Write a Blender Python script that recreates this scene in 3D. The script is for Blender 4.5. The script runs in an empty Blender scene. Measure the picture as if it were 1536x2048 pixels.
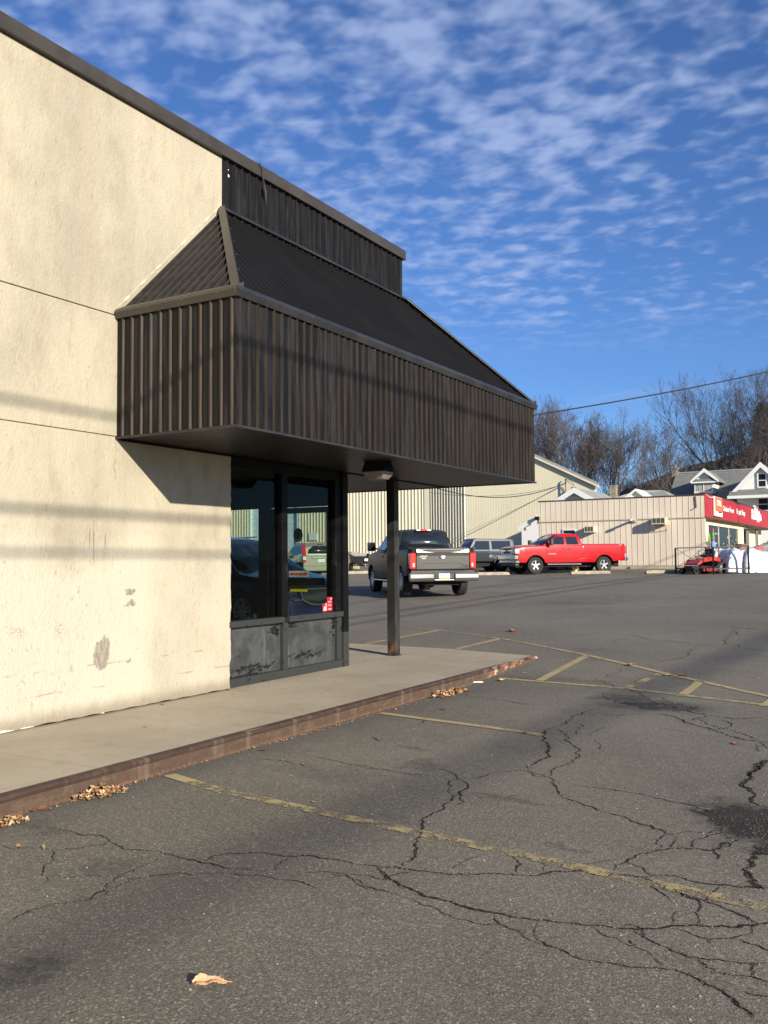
import bpy, bmesh, math, random
from mathutils import Vector, Matrix, noise as mnoise
R = math.radians
scene = bpy.context.scene
COL = scene.collection
random.seed(7)

# ---------------------------------------------------------------- camera model (world: X away from the stucco wall, Y along it, Z up)
FPX, YAW, PITCH, ROLL = 1818.43, R(30.4173), R(3.0322), R(-0.4814)
CAMP = Vector((6.8479, 0.0, 1.6))
FW = Vector((-math.sin(YAW)*math.cos(PITCH), math.cos(YAW)*math.cos(PITCH), math.sin(PITCH)))
_rt = Vector((math.cos(YAW), math.sin(YAW), 0)); _up = _rt.cross(FW)
RT = math.cos(ROLL)*_rt + math.sin(ROLL)*_up
UP = -math.sin(ROLL)*_rt + math.cos(ROLL)*_up
SUN = Vector((0.843, -0.425, 0.329)).normalized()

def ray(u, v): return FW + RT*((u-768)/FPX) - UP*((v-1024)/FPX)
def on_axis(u, v, ax, val):
    d = ray(u, v); return CAMP + d*((val-CAMP[ax])/d[ax])
def at_depth(u, v, D): return CAMP + ray(u, v)*D

GY = [(-1000, 0), (10.6, 0), (11.4, .03), (13.0, .115), (14.0, .16), (18, .30), (23.3, .47), (26.5, .56), (34, .72), (41, .81), (44, .88), (47, .96), (50, 1.02), (56, 1.15), (70, 1.3), (120, 1.6), (300, 2), (3000, 2)]
def g(y):
    for i in range(len(GY)-1):
        a, b = GY[i], GY[i+1]
        if a[0] <= y <= b[0]:
            t = (y-a[0])/(b[0]-a[0]); return a[1]+(b[1]-a[1])*t
    return 2.0
def on_ground(u, v):
    d = ray(u, v); t = 2.0
    while t < 300:
        p = CAMP + d*t
        if p.z <= g(p.y):
            lo, hi = t-.25, t
            for _ in range(20):
                m = (lo+hi)/2; q = CAMP+d*m
                if q.z <= g(q.y): hi = m
                else: lo = m
            return CAMP+d*hi
        t += .25
    return CAMP+d*300

# ---------------------------------------------------------------- tagging and mesh building
def tag(o, label=None, cat=None, group=None, kind=None):
    if label: o['label'] = label
    if cat: o['category'] = cat
    if group: o['group'] = group
    if kind: o['kind'] = kind
    return o
def empty(name, loc=(0,0,0), rz=0, label=None, cat=None, group=None):
    o = bpy.data.objects.new(name, None); COL.objects.link(o)
    o.location = loc; o.rotation_euler = (0, 0, rz); o.empty_display_size = .2
    return tag(o, label, cat, group)
def link(o, parent=None):
    COL.objects.link(o)
    if parent is not None: o.parent = parent
    return o
def copy_tree(o, parent=None):
    c = o.copy(); COL.objects.link(c)
    if parent is not None: c.parent = parent
    for ch in list(o.children): copy_tree(ch, c)
    return c

class MB:
    def __init__(s): s.v = []; s.f = []; s.m = []
    def face(s, pts, mi=0):
        n = len(s.v); s.v += [tuple(p) for p in pts]; s.f.append(tuple(range(n, n+len(pts)))); s.m.append(mi)
    def add(s, vs, fs, mi=0):
        n = len(s.v); s.v += [tuple(p) for p in vs]
        for f in fs: s.f.append(tuple(i+n for i in f)); s.m.append(mi)
        return s
    def box(s, x0, x1, y0, y1, z0, z1, mi=0):
        vs = [(x0,y0,z0),(x1,y0,z0),(x1,y1,z0),(x0,y1,z0),(x0,y0,z1),(x1,y0,z1),(x1,y1,z1),(x0,y1,z1)]
        return s.add(vs, [(0,3,2,1),(4,5,6,7),(0,1,5,4),(1,2,6,5),(2,3,7,6),(3,0,4,7)], mi)
    def prism(s, poly, a, mi=0, axis='y', b=None):
        # poly in the plane normal to axis, extruded from a to b
        def P(p, t):
            return {'y': (p[0], t, p[1]), 'x': (t, p[0], p[1]), 'z': (p[0], p[1], t)}[axis]
        n = len(poly); vs = [P(p, a) for p in poly]+[P(p, b) for p in poly]
        fs = [tuple(range(n))[::-1], tuple(range(n, 2*n))]+[(i, (i+1)%n, (i+1)%n+n, i+n) for i in range(n)]
        return s.add(vs, fs, mi)
    def bar(s, p, q, w, h=None, mi=0, upv=(0,0,1)):
        p = Vector(p); q = Vector(q); h = h or w; d = (q-p).normalized(); u = Vector(upv)
        if abs(d.dot(u)) > .99: u = Vector((1,0,0))
        a = d.cross(u).normalized(); b = a.cross(d)
        vs = []
        for c in (p, q):
            for i, j in ((-1,-1),(1,-1),(1,1),(-1,1)): vs.append(c+a*(i*w/2)+b*(j*h/2))
        return s.add(vs, [(0,3,2,1),(4,5,6,7),(0,1,5,4),(1,2,6,5),(2,3,7,6),(3,0,4,7)], mi)
    def tube(s, pts, r, n=6, mi=0, caps=True):
        pts = [Vector(p) for p in pts]; rs = r if isinstance(r, (list, tuple)) else [r]*len(pts)
        base = len(s.v); prev = None
        for i, p in enumerate(pts):
            d = (pts[min(i+1, len(pts)-1)]-pts[max(i-1, 0)]).normalized()
            if prev is None:
                u = Vector((0,0,1)) if abs(d.z) < .9 else Vector((1,0,0)); a = d.cross(u).normalized()
            else: a = (prev-d*prev.dot(d)).normalized()
            prev = a; b = d.cross(a)
            for k in range(n):
                t = 2*math.pi*k/n; s.v.append(tuple(p+(a*math.cos(t)+b*math.sin(t))*rs[i]))
        for i in range(len(pts)-1):
            for k in range(n):
                o = base+i*n; s.f.append((o+k, o+(k+1)%n, o+n+(k+1)%n, o+n+k)); s.m.append(mi)
        if caps and n > 2:
            s.f.append(tuple(base+k for k in range(n))[::-1]); s.m.append(mi)
            o = base+(len(pts)-1)*n; s.f.append(tuple(o+k for k in range(n))); s.m.append(mi)
        return s
    def lathe(s, prof, n=24, mi=0, axis='y', c=(0,0,0)):
        base = len(s.v)
        for k in range(n):
            t = 2*math.pi*k/n
            for r, h in prof:
                x, z = r*math.cos(t), r*math.sin(t)
                s.v.append({'y': (c[0]+x, c[1]+h, c[2]+z), 'z': (c[0]+x, c[1]+z, c[2]+h), 'x': (c[0]+h, c[1]+x, c[2]+z)}[axis])
        m = len(prof)
        for k in range(n):
            k2 = (k+1) % n
            for i in range(m-1):
                s.f.append((base+k*m+i, base+k*m+i+1, base+k2*m+i+1, base+k2*m+i)); s.m.append(mi)
        return s
    def xf(s, M, start=0):
        for i in range(start, len(s.v)): s.v[i] = tuple(M @ Vector(s.v[i]))
        return s
    def build(s, name, mats, parent=None, bevel=0, smooth=False, segs=2, weld=False, fix=True):
        me = bpy.data.meshes.new(name); me.from_pydata(s.v, [], s.f)
        if not isinstance(mats, (list, tuple)): mats = [mats]
        for m in mats: me.materials.append(m)
        me.polygons.foreach_set('material_index', s.m)
        if fix or weld:
            bm = bmesh.new(); bm.from_mesh(me)
            if weld: bmesh.ops.remove_doubles(bm, verts=bm.verts, dist=1e-4)
            bmesh.ops.recalc_face_normals(bm, faces=bm.faces)
            bm.to_mesh(me); bm.free()
        if smooth:
            me.polygons.foreach_set('use_smooth', [True]*len(me.polygons))
            if smooth != 'full':
                me.set_sharp_from_angle(angle=R(38 if smooth is True else smooth))
        me.update()
        o = bpy.data.objects.new(name, me); link(o, parent)
        if bevel:
            b = o.modifiers.new('bevel', 'BEVEL'); b.width = bevel; b.segments = segs; b.limit_method = 'ANGLE'; b.angle_limit = R(35)
            b.harden_normals = False
        return o

_TX = {}
def mb_text(mb, s, size, M, mi=0, xs=1.0, bold=0.0, align='CENTER'):
    """adds flat lettering to a mesh under construction"""
    cu = bpy.data.curves.new('t', 'FONT'); cu.body = s; cu.size = size; cu.offset = bold; cu.resolution_u = 3
    cu.align_x = align; cu.align_y = 'CENTER'
    t = bpy.data.objects.new('t', cu); COL.objects.link(t)
    dg = bpy.context.evaluated_depsgraph_get(); me = bpy.data.meshes.new_from_object(t.evaluated_get(dg))
    bpy.data.objects.remove(t); bpy.data.curves.remove(cu)
    T = M @ Matrix.Diagonal((xs, 1, 1, 1))
    mb.add([T @ v.co for v in me.vertices], [tuple(p.vertices) for p in me.polygons], mi)
    bpy.data.meshes.remove(me)
def frame(o, xa, ya):
    # matrix with local x along xa, local y along ya
    xa = Vector(xa).normalized(); ya = Vector(ya).normalized(); za = xa.cross(ya)
    M = Matrix((xa, ya, za)).transposed().to_4x4(); M.translation = Vector(o); return M

# ---------------------------------------------------------------- material helper
class NT:
    def __init__(s, mat):
        s.t = mat.node_tree; s.n = s.t.nodes; s.l = s.t.links
    def new(s, typ, **kw):
        n = s.n.new(typ)
        for k, v in kw.items():
            if k == 'ins':
                for a, b in v.items(): s.put(n.inputs[a], b)
            else: setattr(n, k, v)
        return n
    def put(s, sock, val):
        if isinstance(val, bpy.types.NodeSocket): s.l.new(val, sock)
        elif isinstance(val, bpy.types.Node): s.l.new(val.outputs[0], sock)
        else:
            if isinstance(val, (tuple, list)) and len(val) == 3 and sock.type == 'RGBA': val = (*val, 1)
            sock.default_value = val
    def coord(s, which='Object'): return s.new('ShaderNodeTexCoord').outputs[which]
    def mapping(s, vec, scale=(1,1,1), loc=(0,0,0), rot=(0,0,0)):
        return s.new('ShaderNodeMapping', ins={'Vector': vec, 'Scale': scale, 'Location': loc, 'Rotation': rot}).outputs[0]
    def noise(s, vec, scale=5, detail=4, rough=.55, dist=0.0, out='Fac'):
        return s.new('ShaderNodeTexNoise', ins={'Vector': vec, 'Scale': scale, 'Detail': detail, 'Roughness': rough, 'Distortion': dist}).outputs[out]
    def voro(s, vec, scale=5, feature='F1', out='Distance', rnd=1.0):
        return s.new('ShaderNodeTexVoronoi', feature=feature, ins={'Vector': vec, 'Scale': scale, 'Randomness': rnd}).outputs[out]
    def ramp(s, fac, stops, interp='LINEAR'):
        r = s.new('ShaderNodeValToRGB', ins={'Fac': fac}); cr = r.color_ramp; cr.interpolation = interp
        while len(cr.elements) > len(stops): cr.elements.remove(cr.elements[-1])
        while len(cr.elements) < len(stops): cr.elements.new(.5)
        for e, (p, c) in zip(cr.elements, stops):
            e.position = p; e.color = (c, c, c, 1) if isinstance(c, (int, float)) else (*c, 1)
        return r.outputs[0]
    def mix(s, fac, a, b, blend='MIX'):
        n = s.new('ShaderNodeMix', data_type='RGBA', blend_type=blend)
        s.put(n.inputs[0], fac); s.put(n.inputs[6], a); s.put(n.inputs[7], b); return n.outputs[2]
    def math(s, op, a, b=0.0, c=None, clamp=False):
        n = s.new('ShaderNodeMath', operation=op, use_clamp=clamp); s.put(n.inputs[0], a); s.put(n.inputs[1], b)
        if c is not None: s.put(n.inputs[2], c)
        return n.outputs[0]
    def sep(s, vec): return s.new('ShaderNodeSeparateXYZ', ins={0: vec}).outputs
    def comb(s, x, y, z): return s.new('ShaderNodeCombineXYZ', ins={0: x, 1: y, 2: z}).outputs[0]
    def smooth(s, v, a, b):
        n = s.new('ShaderNodeMapRange', interpolation_type='SMOOTHSTEP', ins={0: v, 1: a, 2: b, 3: 0.0, 4: 1.0}); return n.outputs[0]
    def bump(s, h, strength=.3, dist=.01, normal=None):
        n = s.new('ShaderNodeBump', ins={'Height': h, 'Strength': strength, 'Distance': dist})
        if normal: s.put(n.inputs['Normal'], normal)
        return n.outputs[0]
    def blob(s, a, b, ca, cb, ra, rb, edge=.12):
        # elliptical mask in two coordinates (already distorted)
        da = s.math('DIVIDE', s.math('SUBTRACT', a, ca), ra); db = s.math('DIVIDE', s.math('SUBTRACT', b, cb), rb)
        d = s.math('SQRT', s.math('ADD', s.math('MULTIPLY', da, da), s.math('MULTIPLY', db, db)))
        return s.smooth(d, 1+edge, 1-edge)

MATS = {}
def mat(name, col=(.5,.5,.5), rough=.6, metal=0.0, fn=None, spec=.5, coat=0.0):
    m = bpy.data.materials.new(name); m.use_nodes = True; MATS[name] = m
    t = NT(m); b = t.n['Principled BSDF']
    b.inputs['Base Color'].default_value = (*col, 1); b.inputs['Roughness'].default_value = rough
    b.inputs['Metallic'].default_value = metal; b.inputs['Specular IOR Level'].default_value = spec
    if coat: b.inputs['Coat Weight'].default_value = coat; b.inputs['Coat Roughness'].default_value = .04
    if fn: fn(t, b)
    return m
def grime(c0, c1, scale=3, stretch=(1,1,1), bumpk=0, lo=.35, hi=.65, rough=None):
    def fn(t, b):
        v = t.mapping(t.coord(), scale=stretch); n = t.noise(v, scale, 5, .6)
        t.put(b.inputs['Base Color'], t.mix(t.smooth(n, lo, hi), c0, c1))
        if rough: t.put(b.inputs['Roughness'], t.math('MULTIPLY_ADD', n, rough[1]-rough[0], rough[0]))
        if bumpk: t.put(b.inputs['Normal'], t.bump(t.noise(v, scale*8, 4), bumpk, .005))
    return fn

# asphalt -------------------------------------------------------
def f_asphalt(t, b):
    p = t.coord(); x, y, z = t.sep(p)
    big = t.noise(p, .35, 4, .55); mid = t.noise(p, 1.7, 5, .65); fine = t.noise(p, 55, 3, .7)
    vc = t.voro(p, 150, out='Color'); vr = t.sep(vc)[0]
    vc2 = t.voro(t.mapping(p, loc=(3.3,1.7,0)), 105, out='Color'); vr2 = t.sep(vc2)[1]
    base = t.mix(t.smooth(big, .3, .7), (.118,.106,.083), (.158,.142,.111))
    base = t.mix(t.math('MULTIPLY', t.smooth(mid, .48, .75), .45), base, (.088,.080,.064))
    agg = t.math('MULTIPLY_ADD', vr, .8, .58)
    base = t.mix(1.0, base, t.comb(agg, agg, agg), 'MULTIPLY')
    base = t.mix(t.math('MULTIPLY', t.smooth(vr2, .90, .93), .55), base, (.34,.30,.235))
    base = t.mix(t.math('MULTIPLY', t.smooth(fine, .58, .7), .35), base, (.055,.049,.041))
    # stains (oil spots, patched hollows) and soft cast shadows painted in as dark blobs
    d = t.noise(p, 2.6, 5, .7, out='Color'); dx, dy, dz = t.sep(d)
    sx = t.math('ADD', x, t.math('MULTIPLY', t.math('SUBTRACT', dx, .5), .9))
    sy = t.math('ADD', y, t.math('MULTIPLY', t.math('SUBTRACT', dy, .5), .9))
    for (u, v, ra, rb, k) in STAINS_SHADE:
        q = on_ground(u, v)
        base = t.mix(t.math('MULTIPLY', t.math('MULTIPLY', t.blob(sx, sy, q.x, q.y, ra, rb, .35), t.math('MULTIPLY_ADD', t.smooth(t.noise(p, 14, 5, .75), .38, .6), .65, .35)), k), base, (.034,.031,.027))
    for (u, v, ra, rb) in ((1500,1640,.26,.30),(1550,1670,.26,.26),(1310,1411,.42,.24),(1525,1700,.10,.14)):
        q = on_ground(u, v); base = t.mix(t.math('MULTIPLY', t.blob(sx, sy, q.x, q.y, ra, rb, .08), t.math('MULTIPLY_ADD', t.smooth(t.noise(p, 40, 4, .8), .35, .6), .3, .7)), base, (.022,.019,.016))
    # dark damp strip along the kerb
    kx = t.math('MULTIPLY', t.smooth(sx, 2.45, 1.95), t.smooth(sy, 12.5, 10))
    base = t.mix(t.math('MULTIPLY', kx, .38), base, (.07,.068,.062))
    t.put(b.inputs['Base Color'], base)
    b.inputs['Roughness'].default_value = .88; b.inputs['Specular IOR Level'].default_value = .3
    h = t.math('ADD', t.math('MULTIPLY', t.voro(p, 150), .6), t.math('MULTIPLY', t.noise(p, 30, 5, .7), .8))
    t.put(b.inputs['Normal'], t.bump(h, .45, .006))
STAINS_SHADE = [(112,2006,.016,.012,.9),(128,2020,.012,.01,.9),(96,2022,.02,.01,.8),(150,2012,.012,.01,.8),(118,2036,.02,.014,.8),(205,1992,.018,.01,.7),(232,2020,.022,.008,.6),(1500,1640,.34,.42,1.0),(1536,1690,.25,.25,1.0),(1315,1412,.55,.38,.8),(1240,1395,.3,.2,.6),(215,1730,.18,.16,.45),(90,1660,.25,.06,.5),(60,1955,.15,.16,.65),(10,1935,.1,.12,.5),
          (840,1532,.25,.16,.5),(1010,1595,.25,.08,.5),(830,1495,.18,.09,.5),(1130,1700,.12,.06,.5),(1110,1360,.8,.18,.4),(640,1545,.5,.2,.3),(1180,1300,.4,.2,.25),(1160,1207,.9,.5,.35),(820,1640,.2,.1,.3),(1130,1157,1.0,.5,.5),(1180,1160,.7,.4,.5)]

def f_stucco(t, b):
    p = t.coord(); x, y, z = t.sep(p)
    n1 = t.noise(t.mapping(p, scale=(1,1,.55)), 1.1, 5, .62); n2 = t.noise(t.mapping(p, scale=(1,1,.45)), 4.5, 6, .68)
    n3 = t.noise(t.mapping(p, rot=(.6,0,0), scale=(1,1.0,.6)), 26, 5, .75)
    col = t.mix(t.smooth(n1, .35, .68), (.40,.358,.272), (.31,.276,.212))
    col = t.mix(t.math('MULTIPLY', t.smooth(n2, .50, .72), .50), col, (.27,.228,.165))
    # the repainted lower band is paler
    low = t.smooth(t.math('ADD', z, t.math('MULTIPLY', t.math('SUBTRACT', n1, .5), 1.4)), 2.05, 1.45)
    right = t.smooth(t.math('ADD', y, t.math('MULTIPLY', t.math('SUBTRACT', n2, .5), .5)), 7.1, 6.7)
    col = t.mix(t.math('MULTIPLY', t.math('MULTIPLY', low, t.math('MULTIPLY_ADD', right, .6, .4)), .8), col, (.455,.42,.335))
    # short dark trowel scratches
    s = t.smooth(n3, .60, .66); col = t.mix(t.math('MULTIPLY', s, t.math('MULTIPLY_ADD', t.smooth(n2, .38, .6), .8, .22)), col, (.30,.235,.15))
    n4 = t.noise(t.mapping(p, rot=(-.7,0,0), scale=(1,1.6,.6), loc=(5,3,1)), 15, 5, .72, 1.2)
    col = t.mix(t.math('MULTIPLY', t.smooth(n4, .585, .62), t.math('MULTIPLY_ADD', t.smooth(n1, .35, .6), .45, .08)), col, (.23,.195,.14))
    # vertical water streaks below the coping
    st = t.noise(t.mapping(p, scale=(1, 2.6, .12)), 1.5, 4, .6)
    col = t.mix(t.math('MULTIPLY', t.math('MULTIPLY', t.smooth(st, .5, .7), t.smooth(z, 3.0, 6.2)), .42), col, (.36,.30,.22))
    d = t.noise(p, 9, 4, .7, out='Color'); dx, dy, dz = t.sep(d)
    yy = t.math('ADD', y, t.math('MULTIPLY', t.math('SUBTRACT', dy, .5), .17)); zz = t.math('ADD', z, t.math('MULTIPLY', t.math('SUBTRACT', dz, .5), .20))
    grey = t.mix(t.smooth(t.noise(t.mapping(p, scale=(1,1.5,.6)), 16, 4, .6), .4, .6), (.20,.18,.15), (.29,.26,.21))
    for (cy, cz, ra, rb) in ((6.24,.70,.10,.155),(6.27,.80,.06,.09),(6.622,1.30,.065,.04),(6.62,1.185,.05,.03),(6.60,1.165,.09,.012),(6.60,.62,.025,.03)):
        col = t.mix(t.blob(yy, zz, cy, cz, ra, rb, .08), col, grey)
    for (cy, cz, ra, rb) in ((6.09,1.84,.008,.09),(6.14,1.82,.007,.14),(6.14,1.64,.004,.06),(6.28,1.82,.007,.075),):
        yj = t.math('ADD', y, t.math('MULTIPLY', t.math('SUBTRACT', dz, .5), .03)); zj = t.math('ADD', z, t.math('MULTIPLY', t.math('SUBTRACT', dy, .5), .06))
        col = t.mix(t.math('MULTIPLY', t.blob(yj, zj, cy, cz, ra, rb, .5), .75), col, (.20,.13,.085))
    for (cy, cz, ra, rb) in ((5.30,.99,.08,.05),(5.75,.98,.05,.06)):
        col = t.mix(t.math('MULTIPLY', t.math('MULTIPLY', t.blob(yy, zz, cy, cz, ra, rb, .6), t.smooth(t.noise(p, 60, 3, .7), .54, .58)), .8), col, (.16,.13,.09))
    # broken horizontal scuffs and the dirty foot of the wall
    for (cz, w) in ((.62,.008),(.41,.007)):
        zl = t.math('ADD', t.math('ADD', z, t.math('MULTIPLY', t.math('SUBTRACT', dz, .5), .05)), 0)
        m = t.math('MULTIPLY', t.smooth(t.math('ABSOLUTE', t.math('SUBTRACT', zl, cz)), w*1.8, w*.3), t.smooth(t.noise(p, 3.5, 4), .5, .6))
        col = t.mix(t.math('MULTIPLY', m, .7), col, (.25,.2,.14))
    foot = t.smooth(t.math('ADD', z, t.math('MULTIPLY', n2, .16)), .40, .24)
    col = t.mix(t.math('MULTIPLY', foot, .75), col, (.20,.165,.12))
    # damp tide mark beside the canopy
    crack = t.math('MULTIPLY', t.smooth(t.math('ABSOLUTE', t.math('SUBTRACT', t.math('ADD', y, t.math('MULTIPLY', t.math('SUBTRACT', t.noise(p, 7, 3), .5), .16)), 6.40)), .008, .002), t.math('MULTIPLY', t.smooth(z, 2.4, 2.45), t.smooth(z, 2.85, 2.8)))
    col = t.mix(t.math('MULTIPLY', crack, .7), col, (.2,.15,.1))
    t.put(b.inputs['Base Color'], col); b.inputs['Roughness'].default_value = .92; b.inputs['Specular IOR Level'].default_value = .15
    h = t.math('ADD', t.math('MULTIPLY', t.noise(t.mapping(p, rot=(.6,0,0), scale=(1,1,.7)), 34, 5, .75), 1.0), t.math('MULTIPLY', n2, 1.2))
    t.put(b.inputs['Normal'], t.bump(h, .6, .020))

def f_concrete(t, b):
    p = t.coord(); x, y, z = t.sep(p)
    n = t.noise(p, .9, 5, .6); n2 = t.noise(p, 60, 4, .7); n3 = t.noise(p, 6, 5, .65)
    c = t.mix(t.smooth(n, .3, .7), (.30,.258,.190), (.375,.325,.242))
    c = t.mix(t.math('MULTIPLY', t.smooth(n3, .5, .75), .35), c, (.20,.165,.12))
    c = t.mix(t.math('MULTIPLY', t.smooth(n2, .58, .68), .35), c, (.15,.12,.09))
    sp = t.voro(t.mapping(p, scale=(1,.7,1)), 3.2); c = t.mix(t.math('MULTIPLY', t.smooth(sp, .06, .045), .75), c, (.07,.055,.04))
    for jy in (7.05, 9.1, 11.15, 4.6):
        j = t.smooth(t.math('ABSOLUTE', t.math('SUBTRACT', y, jy)), .006, .003); c = t.mix(t.math('MULTIPLY', j, .45), c, (.10,.08,.06))
    j = t.math('MULTIPLY', t.smooth(t.math('ABSOLUTE', t.math('SUBTRACT', x, -.06)), .008, .004), t.smooth(y, 10.6, 10.65)); c = t.mix(t.math('MULTIPLY', j, .5), c, (.12,.1,.08))
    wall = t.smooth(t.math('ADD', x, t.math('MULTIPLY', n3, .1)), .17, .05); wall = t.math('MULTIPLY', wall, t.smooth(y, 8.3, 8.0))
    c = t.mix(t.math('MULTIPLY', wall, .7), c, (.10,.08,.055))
    t.put(b.inputs['Base Color'], c); b.inputs['Roughness'].default_value = .9; b.inputs['Specular IOR Level'].default_value = .2
    t.put(b.inputs['Normal'], t.bump(n2, .25, .003))

def f_rust(t, b):
    p = t.coord(); x, y, z = t.sep(p)
    n = t.noise(t.mapping(p, scale=(1,1,2)), 6, 6, .7); n2 = t.noise(p, 45, 5, .7)
    c = t.mix(t.smooth(n, .35, .65), (.034,.019,.0125), (.072,.041,.025))
    c = t.mix(t.math('MULTIPLY', t.smooth(n2, .5, .65), .4), c, (.05,.022,.015))
    top = t.smooth(z, .095, .13); c = t.mix(t.math('MULTIPLY', top, .6), c, (.035,.018,.014))
    pale = t.math('MULTIPLY', t.smooth(z, .115, .095), t.smooth(n, .55, .4)); c = t.mix(t.math('MULTIPLY', pale, .55), c, (.115,.08,.05))
    low = t.math('MULTIPLY', t.smooth(z, .035, .0), t.smooth(n2, .45, .55)); c = t.mix(low, c, (.15,.07,.035))
    vs_ = t.noise(t.mapping(p, scale=(1,3,.25)), 3.0, 4, .65); c = t.mix(t.math('MULTIPLY', t.smooth(vs_, .52, .7), .35), c, (.16,.115,.075))
    for jy in (5.02, 6.21, 8.9):
        jn = t.smooth(t.math('ABSOLUTE', t.math('SUBTRACT', t.math('ADD', y, t.math('MULTIPLY', n2, .04)), jy)), .035, .015); c = t.mix(t.math('MULTIPLY', jn, .28), c, (.20,.15,.105))
    far = t.smooth(y, 10.9, 11.5)
    chips = t.math('MULTIPLY', far, t.smooth(t.noise(p, 11, 5, .65), .57, .60)); c = t.mix(chips, c, (.38,.32,.24))
    c = t.mix(t.math('MULTIPLY', t.math('MULTIPLY', far, t.smooth(n, .45, .6)), .7), c, (.33,.13,.06))
    t.put(b.inputs['Base Color'], c); b.inputs['Roughness'].default_value = .75
    t.put(b.inputs['Normal'], t.bump(t.math('ADD', n, t.math('MULTIPLY', n2, .4)), .6, .008))

def f_panel(t, b):  # dark bronze sheet metal, chalked
    p = t.coord(); x, y, z = t.sep(p)
    st = t.noise(t.mapping(p, scale=(3, 3, .35)), 3.2, 5, .6); pan = t.noise(t.mapping(p, scale=(1.6, 1.6, .02)), 2.2, 2, .5)
    c = t.mix(t.smooth(st, .45, .68), (.0045,.0043,.0042), (.020,.0215,.025))
    c = t.mix(t.math('MULTIPLY', t.smooth(pan, .45, .65), .6), c, (.008,.0065,.0055))
    t.put(b.inputs['Base Color'], c); t.put(b.inputs['Roughness'], t.math('MULTIPLY_ADD', st, .25, .34)); b.inputs['Specular IOR Level'].default_value = .28
    t.put(b.inputs['Normal'], t.bump(t.noise(p, 3, 3), .12, .02))
def f_rib(t, b):
    p = t.coord(); st = t.noise(t.mapping(p, scale=(6, 6, .5)), 3.0, 4, .6)
    c = t.mix(t.smooth(st, .35, .65), (.010,.0085,.007), (.021,.0185,.0165))
    t.put(b.inputs['Base Color'], c); b.inputs['Roughness'].default_value = .5; b.inputs['Specular IOR Level'].default_value = .25
def f_ribedge(t, b):
    p = t.coord(); st = t.noise(t.mapping(p, scale=(6, 6, .6)), 4.0, 4, .6)
    c = t.mix(t.smooth(st, .35, .65), (.034,.024,.017), (.054,.040,.029))
    t.put(b.inputs['Base Color'], c); b.inputs['Roughness'].default_value = .5; b.inputs['Specular IOR Level'].default_value = .25
def f_kick(t, b):   # grey paint over peeling black
    p = t.coord(); x, y, z = t.sep(p)
    n = t.noise(t.mapping(p, scale=(1,.7,2.0)), 12, 9, .78); e = t.noise(p, 3.2, 6, .65); w = t.noise(t.mapping(p, scale=(1,8,1)), 2.5, 3)
    c = t.mix(t.smooth(e, .35, .65), (.027,.029,.028), (.056,.058,.057))
    c = t.mix(t.math('MULTIPLY', t.smooth(w, .55, .75), .6), c, (.10,.10,.10))
    band = t.math('ADD', t.blob(y, z, 9.75, .38, .38, .055, .6), t.blob(y, z, 8.7, .32, .42, .05, .6))
    band = t.math('ADD', band, t.blob(y, z, 10.45, .72, .12, .16, .6)); band = t.math('ADD', band, t.blob(y, z, 8.55, .24, .5, .02, .6))
    band = t.math('ADD', band, t.blob(y, z, 9.45, .78, .1, .04, .6)); band = t.math('ADD', band, t.blob(y, z, 9.1, .74, .1, .09, .6))
    th = t.math('SUBTRACT', .60, t.math('MULTIPLY', band, .13))
    chip = t.smooth(t.math('SUBTRACT', n, th), 0, .015)
    c = t.mix(chip, c, (.006,.006,.006))
    t.put(b.inputs['Base Color'], c); t.put(b.inputs['Roughness'], t.math('MULTIPLY_ADD', chip, -.2, .5))
def f_dframe(t, b):
    p = t.coord(); n = t.noise(t.mapping(p, scale=(1,1,.4)), 9, 6, .7)
    c = t.mix(t.smooth(n, .58, .66), (.0035,.0033,.003), (.014,.0135,.013)); t.put(b.inputs['Base Color'], c); b.inputs['Roughness'].default_value = .5; b.inputs['Specular IOR Level'].default_value = .2
def f_gframe(t, b):
    p = t.coord(); n = t.noise(t.mapping(p, scale=(1,1,1.2)), 10, 7, .72)
    c = t.mix(t.smooth(n, .60, .62), (.030,.032,.031), (.006,.006,.006)); t.put(b.inputs['Base Color'], c); b.inputs['Roughness'].default_value = .5; b.inputs['Specular IOR Level'].default_value = .3
def f_post(t, b):
    p = t.coord(); x, y, z = t.sep(p); n = t.noise(t.mapping(p, scale=(1,1,.4)), 5, 6, .65)
    c = t.mix(t.smooth(n, .4, .7), (.014,.013,.012), (.036,.034,.031))
    c = t.mix(t.math('MULTIPLY', t.smooth(z, .42, .16), t.smooth(n, .45, .6)), c, (.17,.075,.03))
    t.put(b.inputs['Base Color'], c); b.inputs['Roughness'].default_value = .55

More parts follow.
